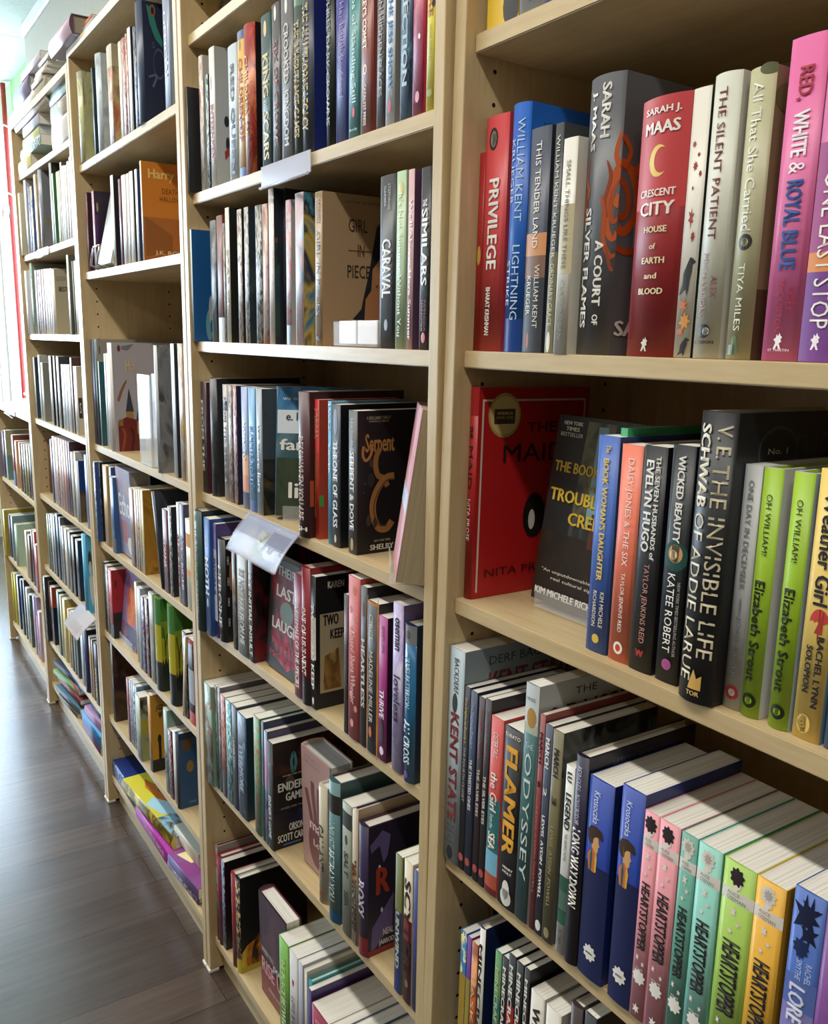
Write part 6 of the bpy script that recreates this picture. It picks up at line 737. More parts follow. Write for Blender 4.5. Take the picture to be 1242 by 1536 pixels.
book('h',-1.0401,0.016,0.5216,0.0414,0.2305,0.14,(.0,.0,.0),'#5f8f34',dict(fr=[('r',.0,1,0,.32,['#2f6a2c','#3f7a34','#5f8a30']),('r',.0,1,.24,.42,['#4a8030','#8a9a2c','#a8a428']),('r',.0,1,.42,.72,['#b5a826','#a89a24','#c2b434']),('p',[(.0,.72),(.014,.64),(.034,.71),(.057,.62),(.079,.7),(.096,.63),(.113,.7),(.113,1),(.0,1)],'#1c1e22'),('c',[(.057,.62),(.051,.45),(.023,.3)],.0025,'#4a4a1c'),('c',[(.057,.55),(.079,.42),(.108,.36)],.0022,'#4a4a1c')],bands=[(.0,.28,'#3f7a34'),(.28,.68,'#b5a826'),(.68,1,'#1c1e22')],em=[(.4,.5,.001,.03,'#5a5a20')],fc='#5f8f34'),'green to yellow hardcover with black base, right twin, eleventh book, fifth shelf of third bookcase','books on the fifth shelf of third bookcase')
book('p',-0.9531,0.012,0.5227,0.0085,0.19,0.13,(.0,.1571,.0),'#d8d0b8',dict(),'thin cream paperback leaning right between darker books, twelfth from left, fifth shelf of third bookcase','books on the fifth shelf of third bookcase')
book('p',-0.9502,0.016,0.5214,0.0251,0.1927,0.134,(.0,.0,.0),'#2c2e30',dict(scr='#8c8c84',fc='#1a1a1c'),'black paperback, thirteenth from left, fifth shelf of third bookcase','books on the fifth shelf of third bookcase')
book('p',-0.9173,0.016,0.5213,0.0344,0.1879,0.134,(.0,.0,.0),'#1f2024',dict(bands=[(0,.05,'#a82c2c'),(.35,.75,'#9aa0a8'),(.85,1,'#a82c2c')],fc='#a32a2c'),'black paperback with red and grey bands, fourteenth from left, fifth shelf of third bookcase','books on the fifth shelf of third bookcase')
book('p',-1.5643,0.016,0.2718,0.0224,0.2286,0.15,(.0,.0,.0),'#3a2c26',dict(fart=['#33261f','#54402f','#1f1a1a'],fc='#33261f'),'tall dark brown paperback at left end, first from left, sixth shelf of third bookcase','books on the sixth shelf of third bookcase')
book('p',-1.4155,0.016,0.272,0.0202,0.1763,0.134,(.0,.0,.0),'#8a3c3c',dict(pg='#c9bba8'),'red paperback, second from left, sixth shelf of third bookcase','books on the sixth shelf of third bookcase')
book('p',-1.3914,0.016,0.2721,0.0166,0.1795,0.134,(.0,.0,.0),'#b9b4ac',dict(scr='#3a4a8a'),'pale grey paperback, third from left, sixth shelf of third bookcase','books on the sixth shelf of third bookcase')
book('p',-1.3728,0.016,0.2721,0.0147,0.182,0.134,(.0,.0,.0),'#8a98b4',dict(),'pale blue paperback, fourth from left, sixth shelf of third bookcase','books on the sixth shelf of third bookcase')
book('p',-1.3563,0.016,0.2721,0.0146,0.1828,0.134,(.0,.0,.0),'#c9c6be',dict(scr='#4a3a6a'),'pale grey paperback, fifth from left, sixth shelf of third bookcase','books on the sixth shelf of third bookcase')
book('p',-1.3403,0.016,0.2722,0.0207,0.1814,0.134,(.0,.0,.0),'#6a90b4',dict(),'blue paperback, sixth from left, sixth shelf of third bookcase','books on the sixth shelf of third bookcase')
book('p',-1.3146,0.01,0.2722,0.0414,0.1713,0.12,(.0,.0,.0),'#a8ac98',dict(fc='#b5a82c',fart=['#a8a838','#8aa08a','#2c2420']),'grey green paperback with yellow green cover, seventh from left, sixth shelf of third bookcase','books on the sixth shelf of third bookcase')
book('p',-1.2281,0.016,0.2723,0.0234,0.2001,0.14,(.0,.0,.0),'#b5782c',dict(fc='#c98a1e',bands=[(.82,1,'#1f1a18')],fr=[('t','JAZZ*',.086,.215,.18,.08,'#3a2414'),('t','W*',.129,.194,.27,.08,'#3a2414'),('r',.0,1,.84,1,'#1f1a18'),('e',.134,.58,.034,.06,'#1d1512'),('r',.112,.159,.6,.85,'#1d1512')]),'orange paperback with dark figure on cover, eighth from left, sixth shelf of third bookcase','books on the sixth shelf of third bookcase')
book('p',-1.1045,0.016,0.2725,0.0278,0.2096,0.134,(.0,.0,.0),'#8aa49a',dict(tx=[('AXEL*',.5,.8,'#2c302c',.5,.5)]),'pale green paperback with black lettering, ninth from left, sixth shelf of third bookcase','books on the sixth shelf of third bookcase')
book('p',-1.0763,0.016,0.2726,0.026,0.1691,0.134,(.0,.0,.0),'#5c2236',dict(scr='#b99aa4'),'dark pink paperback, tenth from left, sixth shelf of third bookcase','books on the sixth shelf of third bookcase')
book('p',-1.0415,0.016,0.2726,0.0177,0.1786,0.134,(.0,.0,.0),'#dcd8d0',dict(fc='#1f1d20'),'white paperback, eleventh from left, sixth shelf of third bookcase','books on the sixth shelf of third bookcase')
book('h',-1.0197,0.016,0.2727,0.0186,0.1821,0.14,(.0,.0,.0),'#3c3f4c',dict(fc='#1c4a78',fr=[('e',.132,.15,.088,.1,'#5a4030'),('e',.176,.45,.059,.08,'#8a6a3a'),('t','CHASE',.147,.264,.93,.03,'#8ab0c8'),('r',.0,1,0,.08,'#16304c')]),'blue hardcover with brown turtle shape, twelfth from left, sixth shelf of third bookcase','books on the sixth shelf of third bookcase')
book('p',-1.4042,0.016,0.085,0.008,0.2001,0.2,(.0,-1.5708,.0),'#3a5490',dict(scr='#9ab0d8'),'blue paperback at bottom of the pair, bottom shelf of third bookcase','books on the bottom shelf of third bookcase')
book('p',-1.3823,0.016,0.0936,0.0388,0.222,0.2,(.0,-1.5708,.0),'#2c4684',dict(fc='#1c3478',scr='#9ab0d8',fr=[('t','HEXED*',.5,.8,.3,.35,'#a83c2c')]),'blue paperback with red lettering lying on its twin, bottom shelf of third bookcase','books on the bottom shelf of third bookcase')
book('p',-1.0683,0.008,0.085,0.036,0.2794,0.15,(.0,-1.5708,.0),'#b03aa0',dict(tx=[('THE TWELVE SINGLES*',.25,.85,'#e8a4d8',.5,.4)]),'bright magenta paperback lying near the floor, bottom shelf of third bookcase','books on the bottom shelf of third bookcase')
book('h',-1.0891,0.024,0.1216,0.034,0.3456,0.16,(.0,-1.5708,.0698),'#c9b02c',dict(scr='#4a3a1c',sart=['#c9b02c','#4a3c1c','#8a7a28'],fc='#d2c238',fr=[('r',0,1,.35,1,['#3a2c1c','#8fc0d8','#5a4a2c']),('r',0,.5,.0,.7,'#d8cc3a'),('p',[(.197,.225),(.29,.1),(.364,.225),(.476,.075),(.55,.263),(.513,.475),(.389,.6),(.29,.575),(.216,.425)],'#c2722a'),('p',[(.321,.325),(.414,.25),(.426,.375),(.352,.425)],'#8a4a1c'),('e',.389,.363,.025,.014,'#2a1610'),('p',[(.011,.475),(.166,.4),(.321,.525),(.445,.6),(.352,.725),(.104,.675)],'#a9d4e4'),('p',[(.321,.7),(.414,.637),(.476,.7),(.426,.8),(.352,.8)],'#a8862c')]),'yellow hardcover with orange fox cover lying on magenta one, bottom shelf of third bookcase','books on the bottom shelf of third bookcase')
book('h',-0.9092,0.018,0.085,0.022,0.1751,0.14,(.0,-1.5708,.0524),'#5a4a78',dict(scr='#b9b0cc'),'dark violet hardcover at bottom of right pile, bottom shelf of third bookcase','books on the bottom shelf of third bookcase')
book('p',-0.895,0.014,0.1076,0.026,0.1706,0.14,(.0,-1.5708,.0698),'#6a5a8a',dict(fc='#8a4a8a',fr=[('r',0,1,.3,.7,'#8a3a80'),('p',[(.1,.1),(.8,.1),(.6,.45),(.2,.4)],'#e8d8a0'),('r',.2,.8,.7,.9,'#d8602c')]),'purple paperback with sunset cover in right pile, bottom shelf of third bookcase','books on the bottom shelf of third bookcase')
book('p',-0.9672,0.042,0.1342,0.034,0.1523,0.14,(.0,-1.5708,.0349),'#cfcbbb',dict(fc='#c9cdc4',fr=[('t','T*',.3,.7,.15,.14,'#2c2c2c'),('p',[(.2,.5),(.9,.45),(.6,.6)],'#26282a')]),'white paperback with black bird on top of right pile, bottom shelf of third bookcase','books on the bottom shelf of third bookcase')
book('h',-2.1022,0.004,2.0062,0.0528,0.242,0.15,(.0,-1.5708,.0),'#7f7a94',dict(),'lavender grey hardcover lying at far left end, on top of fourth bookcase','books on top of fourth bookcase')
book('p',-1.9265,0.002,2.0596,0.0221,0.2823,0.15,(.0,-1.5708,.0),'#c9c6d0',dict(),'pale lilac paperback on top of far left pile, on top of fourth bookcase','books on top of fourth bookcase')
book('p',-1.9148,0.0,2.0062,0.0123,0.143,0.16,(.0,-1.5708,.0),'#d8d0bc',dict(),'white paperback at bottom of right hand pile, on top of fourth bookcase','books on top of fourth bookcase')
book('p',-1.8674,0.0,2.0191,0.008,0.1427,0.16,(.0,-1.5708,.0),'#e2ddd2',dict(),'second white paperback up in right hand pile, on top of fourth bookcase','books on top of fourth bookcase')
book('p',-1.8462,0.004,2.0277,0.0111,0.1685,0.16,(.0,-1.5708,.0),'#d8d6d0',dict(),'third white paperback up in right hand pile, on top of fourth bookcase','books on top of fourth bookcase')
book('h',-1.7483,0.0,2.0394,0.0107,0.1894,0.16,(.0,-1.5708,.0),'#c2bcb4',dict(pg='#8c826a'),'grey white hardcover crowning the pile, on top of fourth bookcase','books on top of fourth bookcase')
book('p',-1.645,0.0,2.0062,0.008,0.0819,0.12,(.0,-1.5708,.0),'#9aa694',dict(),'small sage paperback beside the mauve hardcover, on top of fourth bookcase','books on top of fourth bookcase')
book('p',-2.1908,0.012,1.8212,0.0372,0.2087,0.2,(.0,-1.5708,.0),'#d8d29a',dict(),'pale yellow paperback at bottom of left stack, first shelf of fourth bookcase','books on the first shelf of fourth bookcase')
book('p',-2.0367,0.012,1.859,0.0289,0.3111,0.2,(.0,-1.5708,.0),'#7fa0a8',dict(scr='#dfe6e6'),'blue green paperback second from bottom in left stack, first shelf of fourth bookcase','books on the first shelf of fourth bookcase')
book('p',-2.0671,0.016,1.8885,0.0278,0.2565,0.2,(.0,-1.5708,.0),'#c8cc9a',dict(),'pale green paperback in left stack, first shelf of fourth bookcase','books on the first shelf of fourth bookcase')
book('p',-2.0425,0.012,1.9168,0.0293,0.2464,0.2,(.0,-1.5708,.0),'#b9bcd0',dict(),'pale violet paperback in left stack, first shelf of fourth bookcase','books on the first shelf of fourth bookcase')
book('h',-1.9018,0.008,1.9467,0.0696,0.483,0.2,(.0,-1.5708,.0),'#b5ab9a',dict(sart=['#b5ab9a','#a89e90','#c2b8a8']),'grey mottled hardcover overhanging the left stack, first shelf of fourth bookcase','books on the first shelf of fourth bookcase')
book('p',-2.1186,0.008,2.0169,0.008,0.1751,0.18,(.0,-1.5708,.0),'#4a62a0',dict(),'blue paperback high in left stack, first shelf of fourth bookcase','books on the first shelf of fourth bookcase')
book('p',-2.0991,0.006,2.0255,0.008,0.2268,0.18,(.0,-1.5708,.0),'#dad5c4',dict(),'cream paperback topping the left stack, first shelf of fourth bookcase','books on the first shelf of fourth bookcase')
book('p',-1.7079,0.016,1.8212,0.0643,0.1986,0.2,(.0,-1.5708,.0),'#d9d8d8',dict(),'white paperback at bottom of right stack, first shelf of fourth bookcase','books on the first shelf of fourth bookcase')
book('p',-1.7072,0.018,1.886,0.0467,0.2081,0.2,(.0,-1.5708,.0),'#aaa094',dict(sart=['#aaa094','#8c8478','#b9b0a4']),'mottled grey paperback in right stack, first shelf of fourth bookcase','books on the first shelf of fourth bookcase')
book('p',-1.6878,0.016,1.9334,0.0302,0.222,0.2,(.0,-1.5708,.0),'#a9c8d2',dict(),'pale aqua paperback in right stack, first shelf of fourth bookcase','books on the first shelf of fourth bookcase')
book('p',-1.6648,0.012,1.9642,0.0202,0.2542,0.2,(.0,-1.5708,.0),'#e6e8e6',dict(),'white paperback topping the right stack, first shelf of fourth bookcase','books on the first shelf of fourth bookcase')
book('p',-2.4157,0.006,1.5735,0.0335,0.1932,0.134,(.0,.0,.0),'#c9c0a0',dict(),'cream paperback, first from left, second shelf of fourth bookcase','books on the second shelf of fourth bookcase')
book('p',-2.3818,0.018,1.5735,0.0042,0.2009,0.134,(.0,.0,.0),'#b9a488',dict(),'cream paperback, second from left, second shelf of fourth bookcase','books on the second shelf of fourth bookcase')
book('p',-2.3733,0.018,1.5735,0.036,0.2289,0.15,(.0,.0,.0),'#c2c4cc',dict(fc='#c2c4cc',fr=[]),'pale grey paperback, third from left, second shelf of fourth bookcase','books on the second shelf of fourth bookcase')
book('p',-2.3094,0.018,1.5735,0.0258,0.2017,0.134,(.0,.0,.0),'#33406a',dict(scr='#9aa0b8'),'dark blue paperback, fourth from left, second shelf of fourth bookcase','books on the second shelf of fourth bookcase')
book('p',-2.2798,0.018,1.5735,0.036,0.198,0.134,(.0,.0,.0),'#4a5a84',dict(scr='#c9b060',fc='#4a5a84',fr=[]),'blue paperback, fifth from left, second shelf of fourth bookcase','books on the second shelf of fourth bookcase')
book('p',-2.2106,0.018,1.5735,0.036,0.2237,0.134,(.0,.0,.0),'#c0a684',dict(sart=['#c0a684','#d2c0a4','#a88a68'],fc='#c0a684',fart=['#c0a684','#d2c0a4','#a88a68'],fr=[]),'tan paperback with soft pattern, sixth from left, second shelf of fourth bookcase','books on the second shelf of fourth bookcase')
book('h',-2.1266,0.018,1.5735,0.036,0.2246,0.15,(.0,.0,.0),'#7d7f84',dict(fc='#7d7f84',fr=[('e',.074,.65,.029,.06,'#8a7a44')]),'grey spined hardcover with black cover, seventh from left, second shelf of fourth bookcase','books on the second shelf of fourth bookcase')
book('p',-1.9834,0.018,1.5735,0.0316,0.2246,0.15,(.0,.0,.0),'#8a8a80',dict(fc='#22231f'),'grey paperback, eighth from left, second shelf of fourth bookcase','books on the second shelf of fourth bookcase')
book('p',-1.9515,0.018,1.5736,0.0143,0.1927,0.134,(.0,.0,.0),'#d6d6c4',dict(fc='#2c6a34'),'white spined paperback with green side, ninth from left, second shelf of fourth bookcase','books on the second shelf of fourth bookcase')
book('p',-1.8978,0.018,1.5736,0.0318,0.1886,0.134,(.0,.0,.0),'#cfc9a8',dict(),'cream paperback, tenth from left, second shelf of fourth bookcase','books on the second shelf of fourth bookcase')
book('p',-1.862,0.018,1.5736,0.0098,0.1889,0.134,(.0,.0,.0),'#d8d0bc',dict(),'white paperback, eleventh from left, second shelf of fourth bookcase','books on the second shelf of fourth bookcase')
book('p',-1.8453,0.018,1.5736,0.0192,0.2066,0.134,(.0,.0,.0),'#dedad2',dict(fc='#4a4248'),'white paperback, twelfth from left, second shelf of fourth bookcase','books on the second shelf of fourth bookcase')
book('p',-1.8257,0.018,1.5736,0.0301,0.1938,0.134,(.0,.0,.0),'#e0dcd6',dict(),'white paperback, thirteenth from left, second shelf of fourth bookcase','books on the second shelf of fourth bookcase')
book('p',-1.7926,0.018,1.5736,0.0222,0.191,0.134,(.0,.0,.0),'#d8d4cc',dict(scr='#a89c94'),'white paperback, fourteenth from left, second shelf of fourth bookcase','books on the second shelf of fourth bookcase')
book('p',-1.7651,0.018,1.5736,0.0218,0.1968,0.134,(.0,.0,.0),'#e2ded6',dict(),'white paperback, fifteenth from left, second shelf of fourth bookcase','books on the second shelf of fourth bookcase')
book('p',-1.738,0.018,1.5736,0.036,0.2036,0.134,(.0,.0,.0),'#e2d4cc',dict(fc='#e2d4cc',fr=[]),'pinkish white paperback at right end, sixteenth from left, second shelf of fourth bookcase','books on the second shelf of fourth bookcase')
book('p',-2.4174,0.01,1.3214,0.0357,0.2036,0.134,(.0,.0,.0),'#dcdce0',dict(),'white paperback, first from left, third shelf of fourth bookcase','books on the third shelf of fourth bookcase')
book('p',-2.3813,0.02,1.3214,0.0042,0.2073,0.134,(.0,.0,.0),'#e2e2e4',dict(),'white paperback, second from left, third shelf of fourth bookcase','books on the third shelf of fourth bookcase')
book('p',-2.3767,0.02,1.3215,0.036,0.2254,0.15,(.0,.0,.0),'#a4b0a0',dict(fc='#a4b0a0',scr='#5a7a5a',fr=[]),'pale grey paperback, third from left, third shelf of fourth bookcase','books on the third shelf of fourth bookcase')
book('p',-2.2969,0.02,1.3217,0.0254,0.1994,0.134,(.0,.0,.0),'#e3dfe4',dict(fc='#3a2a4a'),'white paperback, fourth from left, third shelf of fourth bookcase','books on the third shelf of fourth bookcase')
book('p',-2.2619,0.02,1.3218,0.0298,0.198,0.134,(.0,.0,.0),'#d8d0d4',dict(scr='#5a3a6a'),'white paperback, fifth from left, third shelf of fourth bookcase','books on the third shelf of fourth bookcase')
book('p',-2.2274,0.02,1.3218,0.0243,0.1975,0.134,(.0,.0,.0),'#c9b4bc',dict(),'pale grey paperback, sixth from left, third shelf of fourth bookcase','books on the third shelf of fourth bookcase')
book('p',-2.1937,0.02,1.3219,0.0333,0.1966,0.134,(.0,.0,.0),'#b99c90',dict(fc='#6a5a54'),'cream paperback, seventh from left, third shelf of fourth bookcase','books on the third shelf of fourth bookcase')
book('p',-2.156,0.02,1.322,0.0325,0.1955,0.134,(.0,.0,.0),'#dcd8d0',dict(),'white paperback, eighth from left, third shelf of fourth bookcase','books on the third shelf of fourth bookcase')
book('p',-2.1192,0.02,1.3221,0.0273,0.1943,0.134,(.0,.0,.0),'#e3e0da',dict(),'white paperback, ninth from left, third shelf of fourth bookcase','books on the third shelf of fourth bookcase')
book('p',-2.0878,0.02,1.3221,0.0224,0.193,0.134,(.0,.0,.0),'#d8d2c6',dict(),'white paperback, tenth from left, third shelf of fourth bookcase','books on the third shelf of fourth bookcase')
book('p',-2.061,0.02,1.3222,0.0154,0.1929,0.134,(.0,.0,.0),'#e0dcd4',dict(),'white paperback, eleventh from left, third shelf of fourth bookcase','books on the third shelf of fourth bookcase')
book('h',-2.0405,0.02,1.3222,0.0324,0.1881,0.15,(.0,.0,.0),'#e8e5de',dict(fc='#b3a98f',fr=[('t','LOUISA',.037,.22,.14,.07,'#6a6250'),('t','BEST*',.073,.232,.3,.07,'#33302a')]),'white spined hardcover with parchment cover and dark capitals, twelfth book, third shelf of fourth bookcase','books on the third shelf of fourth bookcase')
book('p',-1.8035,0.012,1.3227,0.0225,0.2124,0.134,(.0,.0,.0),'#cfd2c0',dict(fc='#4a4c40'),'white paperback, thirteenth from left, third shelf of fourth bookcase','books on the third shelf of fourth bookcase')
book('p',-1.7806,0.02,1.3227,0.0103,0.1956,0.134,(.0,.0,.0),'#e0ddd8',dict(fc='#2c4a34'),'white paperback, fourteenth from left, third shelf of fourth bookcase','books on the third shelf of fourth bookcase')
book('p',-1.7597,0.02,1.3228,0.0323,0.1945,0.134,(.0,.0,.0),'#e4e2de',dict(fc='#1f2430'),'white paperback, fifteenth from left, third shelf of fourth bookcase','books on the third shelf of fourth bookcase')
book('p',-2.413,0.018,1.0414,0.0278,0.2041,0.134,(.0,.0,.0),'#d8dcd6',dict(fc='#22364a'),'white paperback, first from left, fourth shelf of fourth bookcase','books on the fourth shelf of fourth bookcase')
book('p',-2.3248,0.018,1.0416,0.0265,0.2135,0.15,(.0,.0,.0),'#dfe2e2',dict(fc='#a9aaa4'),'white paperback, second from left, fourth shelf of fourth bookcase','books on the fourth shelf of fourth bookcase')
book('p',-2.2848,0.018,1.0417,0.031,0.1906,0.134,(.0,.0,.0),'#cfd6c4',dict(fc='#8e8e88'),'white paperback, third from left, fourth shelf of fourth bookcase','books on the fourth shelf of fourth bookcase')
book('p',-2.1517,0.018,1.042,0.0335,0.2143,0.134,(.0,.0,.0),'#d8d8d2',dict(fc='#1d2028'),'white paperback, fourth from left, fourth shelf of fourth bookcase','books on the fourth shelf of fourth bookcase')
book('p',-2.0896,0.018,1.0421,0.0231,0.2157,0.134,(.0,.0,.0),'#e3e3e0',dict(fc='#22262c'),'white paperback, fifth from left, fourth shelf of fourth bookcase','books on the fourth shelf of fourth bookcase')
book('p',-2.0438,0.018,1.0422,0.0314,0.2153,0.134,(.0,.0,.0),'#dcdcd6',dict(fc='#3a3c44'),'white paperback, sixth from left, fourth shelf of fourth bookcase','books on the fourth shelf of fourth bookcase')
book('p',-1.9835,0.018,1.0424,0.0345,0.1931,0.134,(.0,.0,.0),'#e6e8ea',dict(fc='#9aa4b0'),'paperback coloured white for glare, seventh from left, fourth shelf of fourth bookcase','books on the fourth shelf of fourth bookcase')  # glare on this and the next cover is put into their white
book('p',-1.9445,0.018,1.0425,0.0336,0.1943,0.134,(.0,.0,.0),'#e0e4e8',dict(),'glare-white paperback, eighth from left, fourth shelf of fourth bookcase','books on the fourth shelf of fourth bookcase')
book('p',-1.9065,0.018,1.0426,0.0369,0.195,0.134,(.0,.0,.0),'#dfe2e4',dict(fc='#23342c'),'white paperback, ninth from left, fourth shelf of fourth bookcase','books on the fourth shelf of fourth bookcase')
book('p',-1.862,0.018,1.0427,0.02,0.2163,0.134,(.0,.0,.0),'#d0c4b8',dict(fc='#4a2c2c'),'white paperback, tenth from left, fourth shelf of fourth bookcase','books on the fourth shelf of fourth bookcase')
book('p',-1.8262,0.018,1.0427,0.0388,0.193,0.14,(.0,.0,.0),'#e3e0d8',dict(fc='#c2baa9',fr=[('r',.01,.08,.45,.75,'#1d1d1d'),('t','S*',.03,.06,.6,.15,'#d8d4c8')]),'white paperback with square black emblem cover, eleventh from left, fourth shelf of fourth bookcase','books on the fourth shelf of fourth bookcase')
book('p',-2.4177,0.048,0.7812,0.0332,0.182,0.134,(.0,.0,.0),'#7a5230',dict(sart=['#7a5230','#5a3a28']),'brown paperback, first from left, fifth shelf of fourth bookcase','books on the fifth shelf of fourth bookcase')
book('p',-2.216,0.018,0.782,0.0281,0.208,0.134,(.0,.0,.0),'#4a3a5c',dict(fc='#3a2c48'),'dark purple paperback, second from left, fifth shelf of fourth bookcase','books on the fifth shelf of fourth bookcase')
book('p',-2.1791,0.018,0.7821,0.03,0.2203,0.134,(.0,.0,.0),'#dfdcd8',dict(),'white paperback, third from left, fifth shelf of fourth bookcase','books on the fifth shelf of fourth bookcase')
book('p',-2.139,0.018,0.7822,0.039,0.2211,0.134,(.0,.0,.0),'#c2aaa4',dict(scr='#a04a44'),'pale red paperback, fourth from left, fifth shelf of fourth bookcase','books on the fifth shelf of fourth bookcase')
book('p',-2.092,0.018,0.7823,0.0309,0.2236,0.134,(.0,.0,.0),'#d0c4bc',dict(scr='#a86a60'),'white paperback, fifth from left, fifth shelf of fourth bookcase','books on the fifth shelf of fourth bookcase')
book('p',-2.0563,0.018,0.7824,0.0279,0.2241,0.134,(.0,.0,.0),'#b9a09a',dict(),'pale red paperback, sixth from left, fifth shelf of fourth bookcase','books on the fifth shelf of fourth bookcase')
book('p',-2.0236,0.018,0.7825,0.0319,0.2243,0.134,(.0,.0,.0),'#c27a66',dict(),'orange paperback, seventh from left, fifth shelf of fourth bookcase','books on the fifth shelf of fourth bookcase')
book('p',-1.9868,0.018,0.7825,0.0268,0.226,0.134,(.0,.0,.0),'#4a4260',dict(),'dull purple paperback, eighth from left, fifth shelf of fourth bookcase','books on the fifth shelf of fourth bookcase')
book('p',-1.9555,0.018,0.7826,0.0219,0.2262,0.134,(.0,.0,.0),'#5a3438',dict(),'dark red paperback, ninth from left, fifth shelf of fourth bookcase','books on the fifth shelf of fourth bookcase')
book('h',-1.9332,0.022,0.7827,0.0219,0.1995,0.14,(.0,.0,.0),'#d8d6d0',dict(fc='#16171c'),'white hardcover, tenth from left, fifth shelf of fourth bookcase','books on the fifth shelf of fourth bookcase')
book('p',-1.8835,0.018,0.7828,0.0209,0.2043,0.134,(.0,.0,.0),'#c9c6c0',dict(),'pale grey paperback, eleventh from left, fifth shelf of fourth bookcase','books on the fifth shelf of fourth bookcase')
book('h',-1.8556,0.018,0.7829,0.0246,0.1821,0.13,(.0,.0,.0),'#c6ccd4',dict(fc='#1c3c70',fr=[('r',.0,1,.5,1,['#3a3424','#6a5a38'])]),'blue hardcover with brown lower scene, twelfth from left, fifth shelf of fourth bookcase','books on the fifth shelf of fourth bookcase')
book('p',-1.7547,0.018,0.7831,0.0326,0.2103,0.134,(.0,.0,.0),'#6a70a8',dict(fc='#4a4c84'),'lilac blue paperback against the upright, thirteenth from left, fifth shelf of fourth bookcase','books on the fifth shelf of fourth bookcase')
book('p',-2.3558,0.018,0.5257,0.0275,0.1932,0.134,(.0,.0,.0),'#6a7454',dict(),'dull green paperback, first from left, sixth shelf of fourth bookcase','books on the sixth shelf of fourth bookcase')
book('p',-2.3209,0.018,0.5257,0.027,0.1993,0.134,(.0,.0,.0),'#2c3230',dict(scr='#8a8a78'),'black paperback, second from left, sixth shelf of fourth bookcase','books on the sixth shelf of fourth bookcase')
book('p',-2.2874,0.018,0.5257,0.0318,0.2029,0.134,(.0,.0,.0),'#b9bab2',dict(fc='#3a3c40'),'pale grey paperback, third from left, sixth shelf of fourth bookcase','books on the sixth shelf of fourth bookcase')
book('p',-2.2491,0.018,0.5257,0.0311,0.2075,0.134,(.0,.0,.0),'#7a8088',dict(fc='#1c1e24'),'grey paperback, fourth from left, sixth shelf of fourth bookcase','books on the sixth shelf of fourth bookcase')
book('p',-2.2034,0.018,0.5257,0.036,0.2222,0.134,(.0,.0,.0),'#23344a',dict(fc='#23344a',fr=[]),'dark navy paperback, fifth from left, sixth shelf of fourth bookcase','books on the sixth shelf of fourth bookcase')
book('p',-2.1545,0.018,0.5257,0.0246,0.2176,0.134,(.0,.0,.0),'#5a6068',dict(),'dull blue paperback, sixth from left, sixth shelf of fourth bookcase','books on the sixth shelf of fourth bookcase')
book('p',-2.1295,0.018,0.5257,0.036,0.1932,0.134,(.0,.0,.0),'#8c7c78',dict(scr='#4a3c3c',pg='#c9c0b0',fc='#8c7c78',fr=[]),'dull red paperback, seventh from left, sixth shelf of fourth bookcase','books on the sixth shelf of fourth bookcase')
book('p',-2.0832,0.018,0.5257,0.0376,0.1948,0.134,(.0,.0,.0),'#b9b2a4',dict(),'pale grey paperback, eighth from left, sixth shelf of fourth bookcase','books on the sixth shelf of fourth bookcase')
book('p',-2.0313,0.018,0.5257,0.0365,0.1961,0.13,(.0,.0,.0),'#33302c',dict(fc='#2c231c'),'dark maroon paperback, ninth from left, sixth shelf of fourth bookcase','books on the sixth shelf of fourth bookcase')
book('p',-1.9872,0.018,0.5257,0.0355,0.1909,0.134,(.0,.0,.0),'#4a3424',dict(fc='#1c1512'),'dark maroon paperback, tenth from left, sixth shelf of fourth bookcase','books on the sixth shelf of fourth bookcase')
book('p',-1.9302,0.018,0.5257,0.036,0.1897,0.134,(.0,.0,.0),'#1d222c',dict(fc='#1d222c',fr=[]),'black paperback beside bright blue cover, eleventh from left, sixth shelf of fourth bookcase','books on the sixth shelf of fourth bookcase')
book('h',-1.7906,0.01,0.5257,0.0317,0.2348,0.13,(.0,.0,.0),'#4aa0c8',dict(fc='#4aa8d4',fr=[('e',.072,.32,.036,.12,'#2c2420'),('e',.072,.42,.026,.09,'#d8cfc4'),('p',[(.036,.55),(.084,.48),(.119,.55),(.113,.85),(.084,.92),(.048,.8)],'#c9ccd0')]),'tall sky blue hardcover with white cartoon figure, twelfth from left, sixth shelf of fourth bookcase','books on the sixth shelf of fourth bookcase')
book('p',-2.4131,0.004,0.2503,0.0287,0.2364,0.134,(.0,.0,.0),'#26282c',dict(scr='#8a8a88'),'black paperback, first from left, seventh shelf of fourth bookcase','books on the seventh shelf of fourth bookcase')
book('h',-2.384,0.016,0.2503,0.0065,0.221,0.152,(.0,.0,.0),'#8c8678',dict(sart=['#8c8678','#77725c','#2c2c28'],fc='#22242a'),'mottled grey hardcover, second from left, seventh shelf of fourth bookcase','books on the seventh shelf of fourth bookcase')
book('p',-2.367,0.016,0.2503,0.036,0.2096,0.134,(.0,.0,.0),'#a3482c',dict(bands=[(.35,1,'#221a26')],fc='#a3482c',fr=[('r',.0,1,.35,1,'#221a26')]),'rust and black paperback, third from left, seventh shelf of fourth bookcase','books on the seventh shelf of fourth bookcase')
book('p',-2.2471,0.014,0.2503,0.036,0.2257,0.134,(.0,.0,.0),'#1f5450',dict(fc='#1f5450',fr=[]),'dark teal paperback, fourth from left, seventh shelf of fourth bookcase','books on the seventh shelf of fourth bookcase')
book('p',-2.2107,0.016,0.2503,0.0236,0.2179,0.134,(.0,.0,.0),'#c8bf9a',dict(),'cream paperback, fifth from left, seventh shelf of fourth bookcase','books on the seventh shelf of fourth bookcase')
